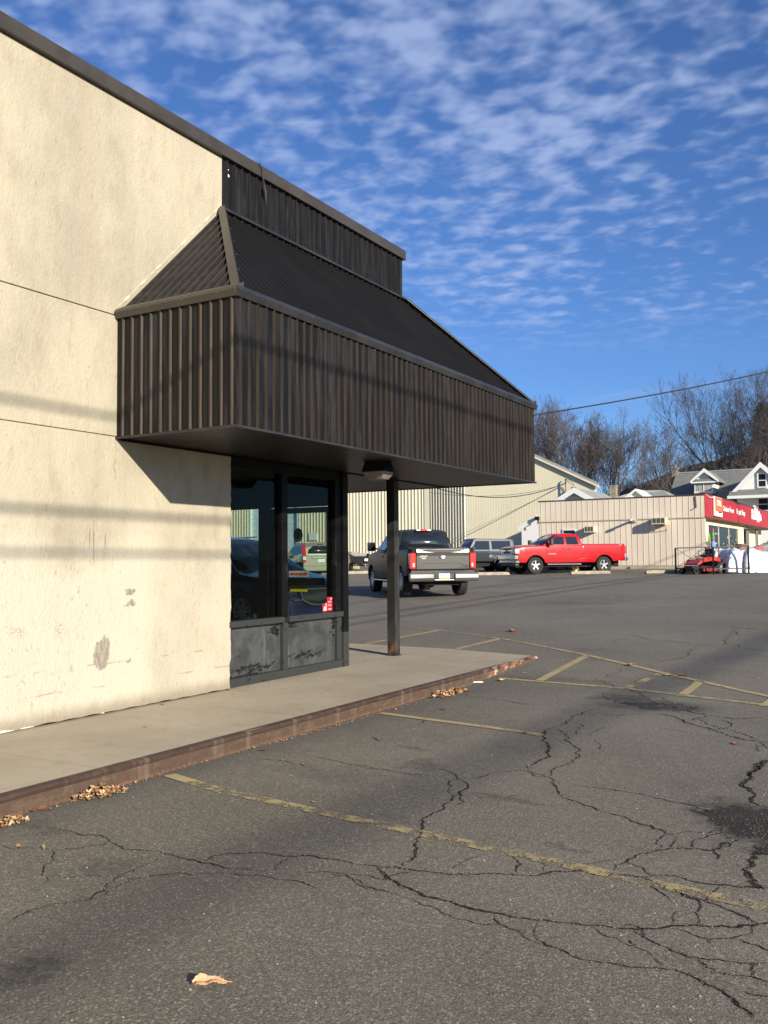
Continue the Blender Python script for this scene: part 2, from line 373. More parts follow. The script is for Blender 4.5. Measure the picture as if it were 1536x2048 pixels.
def worn_paint(col, thr, th2):
    def fn(t, b):
        p = t.coord('Object'); n = t.noise(p, 120, 3, .75); m = t.noise(p, 7, 5, .7)
        t.put(b.inputs['Base Color'], t.mix(t.noise(p, 6, 3), col, tuple(c*.72 for c in col))); b.inputs['Roughness'].default_value = .8
        wear = t.new('ShaderNodeAttribute', attribute_name='wear').outputs['Fac']
        a = t.math('ADD', t.math('MULTIPLY', n, .45), t.math('MULTIPLY', m, .55)); th = t.math('MULTIPLY_ADD', wear, th2, thr)
        t.put(b.inputs['Alpha'], t.smooth(t.math('SUBTRACT', a, th), -.015, .03))
    return fn
def glass(name, tint=(.6,.65,.63), rough=.0, dark=.5):
    m = bpy.data.materials.new(name); m.use_nodes = True; t = NT(m); t.n.clear()
    out = t.new('ShaderNodeOutputMaterial'); tr = t.new('ShaderNodeBsdfTransparent', ins={'Color': (*tint, 1)})
    gl = t.new('ShaderNodeBsdfGlossy', ins={'Color': (1,1,1,1), 'Roughness': rough}); bf = t.new('ShaderNodeNewGeometry').outputs['Backfacing']; fr = t.new('ShaderNodeFresnel', ins={'IOR': t.math('MULTIPLY_ADD', bf, 1/1.5-1.5, 1.5)})
    mx = t.new('ShaderNodeMixShader', ins={0: t.math('MULTIPLY', fr, dark), 1: tr.outputs[0], 2: gl.outputs[0]}); t.l.new(mx.outputs[0], out.inputs[0]); MATS[name] = m; return m
# ================================================================ materials
M = {}
M['asphalt'] = mat('asphalt', fn=f_asphalt); M['stucco'] = mat('stucco', fn=f_stucco); M['concrete'] = mat('concrete', fn=f_concrete)
M['rust'] = mat('rust', fn=f_rust); M['panel'] = mat('panel', fn=f_panel); M['rib'] = mat('rib', fn=f_rib); M['ribedge'] = mat('rib_edge', fn=f_ribedge)
M['roofmetal'] = mat('roof_metal', (.017,.015,.0135), .62, fn=grime((.0055,.005,.0048), (.0075,.007,.0065), 1.2, (1,1,1)), spec=.15)
M['trim'] = mat('trim', (.075,.06,.042), .42, fn=grime((.036,.030,.023), (.047,.040,.031), 2.5, rough=(.35,.5)))
M['trimdark'] = mat('trim_dark', (.05,.05,.05), .4, fn=grime((.016,.0155,.0155), (.028,.028,.028), 2, rough=(.3,.5)))
M['kick'] = mat('kick_panel', fn=f_kick); M['dframe'] = mat('dark_frame', fn=f_dframe); M['gframe'] = mat('grey_frame', fn=f_gframe); M['post'] = mat('post_paint', fn=f_post)
M['glass'] = glass('clear_glass', (.76,.81,.78), 0, .22); M['soffit'] = mat('soffit', (.026,.021,.017), .38, fn=grime((.010,.008,.0065), (.018,.014,.011), 4, (1,6,1)))
M['black'] = mat('black', (.004,.004,.004), .6, spec=.25); M['dark'] = mat('dark_interior', (.02,.018,.016), .8)
M['cable'] = mat('cable', (.012,.012,.012), .6); M['white'] = mat('white_paint', (.62,.62,.60), .5); M['chrome'] = mat('chrome', (.75,.76,.78), .12, 1.0)
M['lens'] = mat('lamp_lens', (.33,.29,.24), .35, fn=grime((.15,.135,.11), (.20,.175,.145), 8))
M['caution'] = mat('caution_yellow', (.75,.55,.03), .5); M['red'] = mat('sign_red', (.55,.02,.03), .5); M['mortar'] = mat('caulk', (.6,.55,.42), .8)
M['crack'] = mat('crack', fn=lambda t, b: t.put(b.inputs['Base Color'], t.mix(t.smooth(t.noise(t.coord(), 70, 3, .7), .5, .62), (.014,.0125,.0105), (.075,.067,.054))), rough=.95, spec=.1)
M['line'] = mat('line_paint', fn=worn_paint((.40,.315,.155), .34, .34)); M['line2'] = mat('line_paint_pale', fn=worn_paint((.38,.31,.18), .40, .34))

# ================================================================ ground
ys = [-60,-20,-5,0,2,4,6,8,9,10,10.6,11,11.4,12.2,13,13.5,14,15,16.5,18,20,23.3,26.5,30,34,38,41,44,45.5,47,50,53,56,63,70,90,120,200,300,600,1200,2500]
xs = [-2500,-600,-150,-60,-30,-14,-6,-2,1.8,4,8,14,25,60,150,600,2500]
mb = MB(); mb.v = [(x, y, g(y)) for y in ys for x in xs]
n = len(xs)
for j in range(len(ys)-1):
    for i in range(n-1): mb.f.append((j*n+i, j*n+i+1, (j+1)*n+i+1, (j+1)*n+i)); mb.m.append(0)
tag(mb.build('ground', M['asphalt'], smooth='full'), 'worn grey asphalt of the parking lot', kind='structure')

# sidewalk slab with a slightly skewed far end
KX, ZS = 1.845, .1456
mb = MB(); mb.prism([(-14,-14),(KX-.012,-14),(KX-.012,13.0),(.17,13.42),(-1.86,13.56),(-14,13.9)], -.3, 0, 'z', ZS)
tag(mb.build('sidewalk', M['concrete'], bevel=.004), 'tan concrete sidewalk along the stucco wall', kind='structure')
# steel kerb: rolled nose above a face, slightly uneven
mb = MB(); prof = [(KX-.06,ZS+.002),(KX-.014,ZS+.003),(KX+.006,ZS-.004),(KX+.014,ZS-.018),(KX+.010,ZS-.036),(KX-.001,ZS-.046),(KX+.004,ZS-.08),(KX+.006,-.05),(KX-.06,-.05)]
stn = [-14+i*.25 for i in range(100)]+[11.0+i*.045 for i in range(46)]
stn = [s for s in stn if s <= 13.02]+[13.02]
stn = sorted(set(round(s,3) for s in stn)); m = len(prof)
for s_ in stn:
    k = .0035 if s_ < 11 else .009
    for i, (px, pz) in enumerate(prof):
        dx = mnoise.noise(Vector((s_*2.3, i*.35, 1)))*k*2; dz = mnoise.noise(Vector((s_*3.1, i*.5, 7)))*k*1.4
        if s_ > 11.3: dx -= max(0, mnoise.noise(Vector((s_*4, 3, 3))))*.05
        if i in (0, m-1, m-2): dx = dz = 0
        mb.v.append((px+dx, s_, pz+dz))
for j in range(len(stn)-1):
    for i in range(m): a = j*m+i; b = j*m+(i+1)%m; mb.f.append((a, b, b+m, a+m)); mb.m.append(0)
mb.f.append(tuple(range(m))); mb.m.append(0); mb.f.append(tuple((len(stn)-1)*m+i for i in range(m))); mb.m.append(0)
tag(mb.build('kerb', M['rust'], smooth=True), 'rusty steel kerb edging the sidewalk', kind='structure')

# ---------------------------------------------------------------- cracks
def C1(pts, ox, oy, sc, w): return ([(ox+x*sc, oy+y*sc) for x, y in pts], w)
A = (700,1500,.5443); Lc = (0,1550,.5208); U = (1180,1240,.2318); B_ = (680,1180,.5573); W_ = (400,1380,.3906)
CR = []
def add(ref, w, *pts): CR.append(C1(pts, *ref, w))
add(Lc,.016,(140,200),(250,215),(330,232),(400,240),(440,265),(490,287),(560,290),(620,293),(700,320),(770,337),(850,355),(950,362),(1040,370))
add(Lc,.020,(770,337),(830,310),(930,303),(1050,308),(1150,312),(1250,322),(1330,335),(1430,350),(1536,362))
add(A,.024,(100,425),(190,437),(300,450),(420,458),(520,455),(620,462),(720,455),(820,447),(900,445),(980,460),(1090,475),(1130,490),(1190,510),(1230,540),(1262,548),(1270,600),(1270,645))
add(A,.030,(100,435),(130,468),(160,482),(200,505),(260,530),(330,550),(400,573),(480,590),(560,605),(640,618),(740,630),(860,645),(960,652),(1060,662),(1100,658),(1180,648),(1260,645),(1330,652),(1420,655),(1480,645),(1536,637),(1600,620))
add(A,.016,(970,445),(1020,410),(1070,382),(1130,370),(1190,362),(1260,365),(1330,372),(1370,350),(1420,335),(1440,325))
add(A,.018,(190,437),(230,400),(240,350),(265,310),(268,280),(300,235),(340,205),(375,180),(410,150),(415,115),(395,100),(350,75),(325,68))
add(A,.010,(355,180),(360,150),(365,120),(400,105))
add(A,.010,(380,208),(420,190),(415,150))
add(B_,.034,(660,650),(710,615),(750,590),(755,570),(735,545),(740,520),(765,495))
add(B_,.018,(765,495),(810,475),(830,455),(870,445),(910,430))
add(B_,.020,(740,675),(770,640),(830,610),(855,580),(820,545),(800,510),(780,498))
add(B_,.014,(840,520),(860,500),(870,480))
add(B_,.012,(740,675),(700,668),(660,650))
add(A,.018,(640,75),(720,100),(750,130),(770,165),(830,190),(900,215),(980,240),(1060,270),(1120,290),(1170,310),(1200,315))
add(A,.010,(760,120),(860,135),(980,150),(1080,165),(1180,190),(1280,215),(1330,230),(1400,260))
add(A,.012,(440,105),(500,95),(590,78),(640,75))
add(A,.024,(1090,475),(1160,462),(1200,465),(1260,485),(1320,495),(1400,500),(1480,505),(1560,512))
add(A,.016,(1190,510),(1310,557),(1360,575),(1420,600),(1490,635))
add(A,.012,(1310,557),(1340,520),(1360,505))
add(A,.020,(1040,660),(1080,690),(1130,715),(1180,740),(1240,765),(1300,770),(1400,778),(1560,782))
add(A,.014,(690,630),(690,700),(720,720),(800,745),(880,775),(960,785),(1060,800),(1150,805),(1240,825),(1310,865),(1370,890),(1420,930),(1480,985),(1500,1007))
add(A,.009,(595,655),(640,690),(700,715))
add(A,.009,(200,540),(260,570),(340,600),(440,630),(560,645),(680,668))
add(A,.007,(0,470),(60,500),(160,530),(200,540))
add(A,.010,(535,605),(540,630),(560,645))
add(A,.015,(1280,765),(1310,800),(1400,830),(1560,862))
add(A,.014,(1470,780),(1490,820),(1490,845))
add(A,.010,(860,645),(940,685),(1010,710),(1060,730),(1130,775),(1150,805))
add(A,.013,(1080,690),(1075,665),(1040,640),(1000,650))
add(A,.012,(1020,410),(1080,435),(1120,465))
add(A,.055,(1560,30),(1536,42),(1500,65),(1468,95),(1462,140),(1470,180),(1500,205))
add(A,.055,(1470,350),(1500,380),(1480,420),(1475,470),(1480,495),(1520,515))
add(A,.030,(1500,380),(1540,385),(1570,380))
add(A,.014,(1340,250),(1370,290),(1350,310),(1270,330),(1262,345),(1270,362))
add(A,.012,(1170,310),(1130,330),(1150,360))
add(A,.010,(1200,315),(1190,340),(1185,362)); add(A,.008,(1200,315),(1250,300),(1310,308),(1370,290))
add(A,.018,(1360,352),(1400,340),(1395,355),(1345,365)); add(A,.012,(1340,370),(1350,405)); add(A,.009,(1440,365),(1500,372))
add(A,.007,(0,50),(100,70),(200,85),(320,95))
add(A,.010,(1180,645),(1190,610),(1250,590)); add(A,.010,(815,440),(860,420),(960,405)); add(A,.010,(620,455),(630,420),(600,390)); add(A,.010,(715,450),(690,410))
add(A,.010,(1090,475),(1130,520),(1180,560)); add(A,.012,(1180,655),(1260,680),(1320,700),(1400,695),(1480,670),(1490,645)); add(A,.012,(1430,695),(1500,720),(1560,745)); add(A,.010,(1320,700),(1325,715))
add(A,.012,(130,468),(180,455),(230,448)); add(A,.012,(1030,700),(1050,725))
add(A,.010,(380,440),(430,405),(480,390)); add(A,.016,(1450,890),(1500,905),(1560,915))
add(Lc,.014,(0,580),(60,550),(130,520),(210,498),(300,485),(345,480),(400,445),(440,410),(490,375),(550,350),(620,310))
add(Lc,.010,(345,485),(430,435),(500,400),(560,393),(650,383),(760,385),(900,380),(1040,395),(1120,405),(1200,430),(1260,450))
add(Lc,.012,(205,290),(205,310),(165,350),(160,385),(170,420)); add(Lc,.010,(205,290),(290,285),(400,270),(420,255)); add(Lc,.007,(0,275),(100,280),(205,290))
add(Lc,.010,(1150,375),(1250,372),(1330,385),(1370,420),(1400,435),(1500,460)); add(Lc,.008,(1250,380),(1400,385),(1530,405))
add(Lc,.010,(1055,370),(1080,340),(1105,322)); add(Lc,.014,(1450,355),(1470,385),(1500,405),(1536,420)); add(Lc,.007,(185,385),(300,390),(430,392))
add(U,.020,(35,505),(120,540),(230,590),(340,600),(400,620),(470,665),(550,710))
add(U,.050,(550,710),(640,725),(720,750),(800,770),(880,795),(960,810),(1010,818)); add(U,.026,(1010,818),(1060,830),(1180,845),(1290,855),(1400,848),(1560,850))
add(U,.014,(-30,812),(90,810),(200,822),(330,822),(470,810)); add(U,.030,(520,815),(640,815),(740,840),(830,885),(950,920),(1070,950),(1150,980),(1240,1010),(1340,1040),(1450,1045),(1600,1065))
add(U,.018,(960,850),(1000,890),(1100,925),(1200,945),(1300,980),(1400,1010),(1450,1040)); add(U,.014,(1090,950),(1120,930),(1190,935)); add(U,.016,(870,865),(930,850),(1010,818))
add(U,.014,(1140,860),(1190,880),(1200,925)); add(U,.014,(1440,1060),(1536,1110)); add(U,.014,(1430,1070),(1445,1140))
add(U,.014,(580,485),(480,500),(400,535),(380,560),(340,590)); add(U,.012,(130,490),(150,470),(250,455),(330,410)); add(U,.012,(310,415),(360,445))
add(U,.018,(290,120),(380,135),(480,160),(560,175),(700,185),(880,205),(1000,215),(1130,218)); add(U,.022,(1130,218),(1180,200),(1200,155),(1170,145),(1240,100),(1280,75)); add(U,.022,(1150,55),(1250,65),(1350,72),(1560,82))
add(U,.014,(180,180),(250,170),(340,175)); add(U,.014,(180,185),(240,205)); add(U,.014,(520,385),(620,355),(720,340),(800,325),(860,305),(890,265),(930,230)); add(U,.014,(1240,200),(1280,235),(1400,255),(1560,268))
add(U,.010,(590,930),(720,950),(850,975),(1000,1000),(1200,1010)); add(U,.014,(115,625),(130,660),(210,690),(215,730)); add(U,.009,(215,710),(300,690),(380,660)); add(U,.014,(590,655),(640,670),(635,690),(780,745))
add(U,.045,(1600,1190),(1536,1210),(1480,1240),(1430,1290),(1380,1330),(1360,1381)); add(U,.010,(0,1030),(70,1060),(95,1090),(90,1120)); add(U,.010,(20,1010),(60,960),(160,920)); add(U,.018,(790,125),(880,130)); add(U,.012,(630,0),(690,30))
add(W_,.008,(520,330),(600,345),(700,365),(800,385),(900,405),(1000,420),(1180,435)); add(W_,.016,(300,355),(400,360),(480,380)); add(W_,.014,(895,240),(930,265)); add(W_,.014,(1115,180),(1140,155))
add(W_,.014,(1320,15),(1370,30),(1470,45),(1600,60),(1800,80))
rnd = random.Random(11)
def jitter(pts, lv):
    for _ in range(lv):
        out = [pts[0]]
        for a, b in zip(pts, pts[1:]):
            d = b-a; L = d.length; nrm = Vector((-d.y, d.x, 0)); out.append((a+b)/2+nrm*rnd.uniform(-.17,.17)+Vector((0,0,0))); out.append(b)
        pts = out
    return pts
mb = MB()
for px, w in CR:
    P = [on_ground(u, v) for u, v in px]; P = [Vector((p.x, p.y, 0)) for p in P]
    P = [p for i, p in enumerate(P) if i == 0 or (p-P[i-1]).length > .01]
    L = sum((b-a).length for a, b in zip(P, P[1:]))/max(1, len(P)-1); lv = 2 if L < .12 else (3 if L < .45 else 4)
    P = jitter(P, lv); nP = len(P); base = len(mb.v)
    for i, p in enumerate(P):
        d = (P[min(i+1, nP-1)]-P[max(0, i-1)]); d = d.normalized() if d.length else Vector((1,0,0)); nr = Vector((-d.y, d.x, 0))
        e = min(1, 6*min(i, nP-1-i)/nP+.15)
        big_ = .55+.9*abs(mnoise.noise(Vector((p.x*3, p.y*3, 5))))*1.6
        for sgn in (1, -1):
            q = p+nr*sgn*w*.36*e*big_*rnd.uniform(.2, 1.6); mb.v.append((q.x, q.y, g(q.y)+.003))
    for i in range(nP-1): mb.f.append((base+2*i, base+2*i+1, base+2*i+3, base+2*i+2)); mb.m.append(0)
GP = []
for px, w in CR:
    if w >= .014: GP.append((px, w))
tag(mb.build('asphalt_cracks', M['crack'], fix=False), 'dark jagged cracks in the asphalt', kind='structure')

# crumbled edges: loose chips along the wider cracks and in the potholes
mb = MB(); rc = random.Random(77)
def chip(x, y, s_, mi):
    a = rc.uniform(0, 6.28); h = s_*rc.uniform(.3,.8); z = g(y)+.003; P_ = [(x+math.cos(a+k*2.09+rc.uniform(-.4,.4))*s_, y+math.sin(a+k*2.09+rc.uniform(-.4,.4))*s_) for k in range(3)]
    n0 = len(mb.v); mb.v += [(px_, py_, z) for px_, py_ in P_]+[(x, y, z+h)]; mb.f += [(n0, n0+1, n0+3), (n0+1, n0+2, n0+3), (n0+2, n0, n0+3)]; mb.m += [mi]*3
for px, w in GP:
    P = [on_ground(u, v) for u, v in px]
    for a, b in zip(P, P[1:]):
        for _ in range(int((b-a).length*(70+2600*w))):
            q = a.lerp(b, rc.random()); sp_ = w*1.1+.006*q.y*.12; chip(q.x+rc.gauss(0, sp_), q.y+rc.gauss(0, sp_), rc.uniform(.0015,.0042)*(1+q.y*.06), rc.choice([0,0,1,1,1,2]))
for u, v, ra in ((1500,1640,.26),(1550,1670,.22),(1310,1411,.35),(1250,1398,.2)):
    q = on_ground(u, v)
    for _ in range(600): chip(q.x+rc.gauss(0, ra*.6), q.y+rc.gauss(0, ra*.6), rc.uniform(.002,.005)*(1+q.y*.03), rc.choice([0,0,0,0,0,0,0,0,1,1,1,2]))
tag(mb.build('crumbled_asphalt', [mat('chip_dark', (.03,.027,.023), .9), mat('chip_mid', (.10,.09,.073), .9), mat('chip_pale', (.24,.215,.17), .9)], fix=False), 'crumbled asphalt chips along the cracks and potholes', 'gravel', kind='stuff')

# ---------------------------------------------------------------- painted lines
def stripe(pts, w, wear, matl, name, segs=14):
    P = [on_ground(*p) for p in pts]; mb = MB(); q = []
    for a, b in zip(P, P[1:]):
        for k in range(segs): q.append(a.lerp(b, k/segs))
    q.append(P[-1]); ws = []
    for i, p in enumerate(q):
        d = (q[min(i+1, len(q)-1)]-q[max(0, i-1)]); d.z = 0; d.normalize(); nr = Vector((-d.y, d.x, 0))
        for s_ in (1, -1):
            c = p+nr*s_*w/2; mb.v.append((c.x, c.y, g(c.y)+.0065)); t = i/(len(q)-1)
            k_ = t*(len(wear)-1); i_ = min(int(k_), len(wear)-2); ws.append(wear[i_]+(wear[i_+1]-wear[i_])*(k_-i_))
    for i in range(len(q)-1): mb.f.append((2*i, 2*i+1, 2*i+3, 2*i+2)); mb.m.append(0)
    o = mb.build(name, matl, fix=False); at = o.data.attributes.new('wear', 'FLOAT', 'POINT'); at.data.foreach_set('value', ws)
    return tag(o, kind='structure')
Y_, P_ = M['line'], M['line2']
stripe([(338,1551),(440,1582),(1536,1818),(1700,1850)], .105, (-.3,.0,.35,.55,.50,.46,.52,.50,.46,.52,.85,.52,.45), Y_, 'parking_line')
stripe([(762,1427),(1050,1465),(1130,1480)], .10, (-.1,.2,.38,.5,.62), Y_, 'parking_line')
stripe([(998,1357),(1255,1378),(1560,1414)], .09, (.25,.33,.36), Y_, 'parking_line')
stripe([(760,1249),(880,1261),(1000,1277),(1175,1311),(1320,1345),(1536,1393),(1620,1412)], .09, (.5,.28,.2), Y_, 'parking_line')
for a, b, wr in (((730,1289),(884,1260),(.4,.2)), ((912,1299),(1004,1277),(.25,.25)), ((1078,1362),(1175,1311),(.25,.22)), ((1250,1377),(1320,1348),(.35,.45)), ((1361,1393),(1402,1362),(.15,.22)), ((1528,1413),(1552,1396),(0,0))):
    stripe([a, b], .115, wr, Y_, 'parking_line')
for a, b in (((880,1172),(1038,1202)), ((1110,1178),(1370,1219)), ((930,1170),(780,1150)), ((1430,1195),(1600,1212)), ((1250,1170),(1380,1189)), ((1240,1160),(1420,1178)), ((560,1150),(760,1165))):
    stripe([a, b], .10, (.30,.36), P_, 'parking_line')

# ================================================================ the near commercial building
bld = empty('commercial_building', (0, 8, ZS), 0, 'cream stucco commercial building with a dark ribbed metal canopy over its glass corner entrance', 'building')
def part(mb, name, mats, parent=None, **k):
    # vertices in world space; the child's origin is brought back to the world origin
    parent = parent or bld; off = Vector((0,0,0)); par = parent
    while par is not None: off += Vector(par.location); par = par.parent
    o = mb.build(name, mats, parent, **k); o.location = -off; return o
CW, YA, YC, ZB, ZT, ZT2, ZP, YAP, YE = 1.523, 6.417, 13.914, 2.847, 4.06, 4.114, 5.69, 7.984, 12.29
ZC2, ZC1 = 6.305, 6.453; XW = -14.0
# stucco wall in three courses with open joints, rough at its free edge
def course(z0, z1, y1, ragged=False):
    mb = MB(); front = [(-14, z0), (y1, z0)]
    if ragged:
        k = 46; r2 = random.Random(4)
        for i in range(1, k): front.append((y1+.012*mnoise.noise(Vector((0, 1, i*.9)))+.006*r2.uniform(-1, 1)-(0.014 if i < 6 else 0), z0+(z1-z0)*i/k))
    front += [(y1, z1), (-14, z1)]
    mb.prism(front, -.30, 0, 'x', 0.0); return mb
mb = course(ZS-.02, 2.845, 8.165, True)
mb2 = course(2.855, 4.062, 8.0); mb.add(mb2.v, mb2.f); mb2 = course(4.074, ZC2, YAP+.02); mb.add(mb2.v, mb2.f)
mb.box(-.29, -.018, -14, 7.99, 2.8, 4.2)
wall = part(mb, 'stucco_wall', M['stucco'], bevel=.006)
def jag(name, y0, y1, w, h, m_, seed):   # one broken bead along the foot of the wall
    mb = MB(); n = int((y1-y0)/.03); vs = []
    for i in range(n+1):
        y = y0+(y1-y0)*i/n; k = .25+abs(mnoise.noise(Vector((y*4, seed, 0))))*2.2; vs += [(-.004, y, ZS+.001), (w*k, y, ZS+.001), (w*k*.7, y, ZS+h*k), (-.004, y, ZS+h*k)]
    mb.v = vs
    for i in range(n):
        for j in range(4): a_ = i*4+j; b_ = i*4+(j+1)%4; mb.f.append((a_, b_, b_+4, a_+4)); mb.m.append(0)
    return part(mb, name, m_)
jag('gap_dirt', 5.45, 8.12, .014, .012, M['black'], 1)
jag('caulk', 4.95, 5.26, .012, .012, M['mortar'], 2); jag('caulk', 5.33, 5.47, .012, .012, M['mortar'], 3); jag('caulk', 6.2, 6.28, .013, .014, M['mortar'], 4)
# core of the building (roof, upper volume, rear and end walls)
mb = MB(); mb.box(XW, -.31, -14, 7.95, ZS, 6.2); mb.box(XW, -.05, 7.96, YE-.06, 2.88, 6.2); mb.box(XW, -2.6, 7.96, 10.55, ZS, 2.87)
part(mb, 'core_wall', M['dark'])
mb = MB(); mb.box(XW, -2.38, 10.56, 10.66, ZS, 2.86); part(mb, 'end_wall', M['stucco'])
# coping
mb = MB(); mb.box(-.30, .055, -14, YE+.03, ZC2, ZC1); mb.box(XW, -.302, YE-.32, YE+.03, ZC2, ZC1)
part(mb, 'coping', M['trim'], bevel=.006)
mb = MB(); mb.tube([(.062,8.62,6.46),(.075,8.66,6.40),(.07,8.72,6.15),(.06,8.76,5.98),(.066,8.74,6.15),(.068,8.66,6.35)], .008, 5); part(mb, 'loose_cable', M['cable'], smooth=True)

# ribbed sheet: origin, along, up, outward; ribs run along "up"
def ribbed(o, along, up, out, L, hfun, pitch, first=.06, w=.034, d=.024, slope=0, mats_i=(0,1,2)):
    """hfun(s) -> (h0,h1) extents of the sheet along up at distance s."""
    o = Vector(o); A = Vector(along).normalized(); Uv = Vector(up).normalized(); N = Vector(out).normalized(); mb = MB()
    s = 0; k = []
    P = lambda s_, h, n_: o+A*s_+Uv*h+N*n_
    x = first
    edges = [0]
    while x+w < L: edges += [x, x+w]; x += pitch
    edges.append(L)
    for i in range(0, len(edges)-1, 2):
        a, b = edges[i], edges[i+1]
        h = hfun(a), hfun(b); mb.face([P(a, h[0][0], 0), P(b, h[1][0], 0), P(b, h[1][1], 0), P(a, h[0][1], 0)], mats_i[0])
    for i in range(1, len(edges)-1, 2):
        a, b = edges[i], edges[i+1]; c, e = a+w*.12, b-w*.30
        ha, hb = hfun(a), hfun(b)
        q = [(a, 0, ha), (c, d, hfun(c)), (e, d, hfun(e)), (b, 0, hb)]
        for j, mi in ((0, mats_i[2]), (1, mats_i[1]), (2, mats_i[2])):
            (s0, n0, h0), (s1, n1, h1) = q[j], q[j+1]
            mb.face([P(s0, h0[0], n0), P(s1, h1[0], n1), P(s1, h1[1], n1), P(s0, h0[1], n0)], mi)
        mb.face([P(t_[0], t_[2][0], t_[1]) for t_ in q], mats_i[0]); mb.face([P(t_[0], t_[2][1], t_[1]) for t_ in q][::-1], mats_i[0])
    return mb
MM = [M['panel'], M['rib'], M['ribedge']]
# parapet
mb = ribbed((0, YAP+.03, ZP-.35), (0,1,0), (0,0,1), (1,0,0), YE-YAP-.03, lambda s: (0, ZC2-ZP+.348), .137, .05, .030, .02, mats_i=(0,1,1))
m2 = ribbed((0, YE, ZP-.35), (-1,0,0), (0,0,1), (0,1,0), 13, lambda s: (0, ZC2-ZP+.348), .137, .05, .030, .02, mats_i=(0,1,1)); mb.add(m2.v, m2.f); mb.m[-len(m2.m):] = m2.m
par = part(mb, 'ribbed_parapet', MM)
mb = MB(); mb.box(-.2, -.03, YE-.2, YE-.004, ZP-.3, ZC2); part(mb, 'corner_trim', M['trimdark'])
mb = MB(); mb.lathe([(0,.0),(.018,.0),(.018,.01),(0,.012)], 10, axis='x', c=(.004, 8.10, 6.12)); part(mb, 'patch_plug', M['white']); mb = MB(); mb.lathe([(0,.0),(.008,.0),(.008,.01),(0,.012)], 8, axis='x', c=(.004, 8.10, 6.19)); part(mb, 'patch_plug', M['white'])
# canopy
def fascia(o, al, out, L, first=.07): return ribbed(o, al, (0,0,1), out, L, lambda s: (0, ZT-ZB-.01), .1265, first, .027, .022)
mb = fascia((CW, YA, ZB), (0,1,0), (1,0,0), YC-YA, .045)
for q in (fascia((0, YA, ZB), (1,0,0), (0,-1,0), CW, .075), fascia((-12, YC, ZB), (1,0,0), (0,1,0), CW+12)):
    n0 = len(mb.m); mb.add(q.v, q.f); mb.m[n0:] = q.m
can = part(mb, 'canopy', MM)
run = CW; rise = ZP-ZT2; SL = math.hypot(run, rise)
mb = ribbed((CW, YA, ZT2-.03), (0,1,0), (-run, 0, rise), (rise, 0, run), YC-YA, lambda s: (0, SL*min(1, s/(YAP-YA), (YC-YA-s)/(YC-YE))), .127, .04, .030, .010, mats_i=(0,0,0))
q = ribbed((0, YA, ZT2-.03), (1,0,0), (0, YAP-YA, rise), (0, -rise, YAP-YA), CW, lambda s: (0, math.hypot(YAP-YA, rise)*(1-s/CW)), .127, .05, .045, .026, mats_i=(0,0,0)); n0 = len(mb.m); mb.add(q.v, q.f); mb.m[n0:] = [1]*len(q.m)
q = ribbed((CW, YC, ZT2-.03), (-1,0,0), (0, YE-YC, rise), (0, rise, YC-YE), 12, lambda s: (0, math.hypot(YC-YE, rise)*min(1, s/CW)), .127, .05, .034, .022, mats_i=(0,0,0)); n0 = len(mb.m); mb.add(q.v, q.f); mb.m[n0:] = q.m
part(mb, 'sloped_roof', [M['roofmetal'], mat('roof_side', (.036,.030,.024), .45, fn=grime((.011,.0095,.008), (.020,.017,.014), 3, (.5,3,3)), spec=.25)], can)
# hip caps and eave gutter trim
mb = MB(); mb.bar((CW+.004, YA-.004, ZT2-.01), (0.01, YAP, ZP+.015), .085, .03, upv=(0,-.6,.8)); hip = part(mb, 'hip_cap', M['trim'], can, bevel=.004)
mb = MB(); mb.bar((CW+.004, YC+.004, ZT2-.01), (0.01, YE, ZP+.015), .085, .03, upv=(0,.6,.8)); part(mb, 'hip_cap', M['trimdark'], can, bevel=.004)
mb = MB(); mb.bar((.02, YAP, ZP+.0), (.02, YE+.02, ZP+.0), .05, .03); mb.bar((0, YE+.03, ZP), (-12, YE+.03, ZP), .05, .03); part(mb, 'ridge_flashing', M['trimdark'], can)
mb = MB(); mb.prism([(YA-.03, ZT-.03), (YA-.052, ZT+.03), (YA-.03, ZT2+.012), (YA+.08, ZT2+.07), (YA+.08, ZT-.03)], .003, 0, 'x', CW+.03); part(mb, 'eave_trim', M['trim'], can, bevel=.003)
mb = MB(); mb.prism([(CW+.03, ZT-.03), (CW+.052, ZT+.03), (CW+.03, ZT2+.012), (CW-.07, ZT2+.07), (CW-.07, ZT-.03)], YA+.081, 0, 'y', YC+.04)
mb.prism([(CW+.03, ZT-.03), (CW+.052, ZT+.03), (CW+.03, ZT2+.012), (CW+.032, ZT-.03)], YA-.03, 0, 'y', YA+.081); part(mb, 'eave_trim', M['trimdark'], can, bevel=.003)
mb = MB(); mb.box(-12, CW+.03, YC+.003, YC+.035, ZT-.03, ZT2+.05); part(mb, 'eave_trim', M['trimdark'], can)
def screw(ax, prof, c): mb = MB(); mb.lathe([(a_*.55, b_*.6) for a_, b_ in prof], 6, axis=ax, c=c); part(mb, 'screw', M['chrome'], can)
for yy in [YA+.25+i*.9 for i in range(9)]: screw('x', [(0,.006),(.007,.004),(.007,0)], (CW+.05, yy, ZT+.028))
for xx in (.45, .9, 1.35): screw('y', [(0,-.006),(.007,-.004),(.007,0)], (xx, YA-.052, ZT+.02))
for k in range(6): screw('z', [(0,.01),(.006,.008),(.006,0)], (CW*(1-k/6)+.04, YA+(YAP-YA)*k/6+.05, ZT2+.03+rise*k/6))
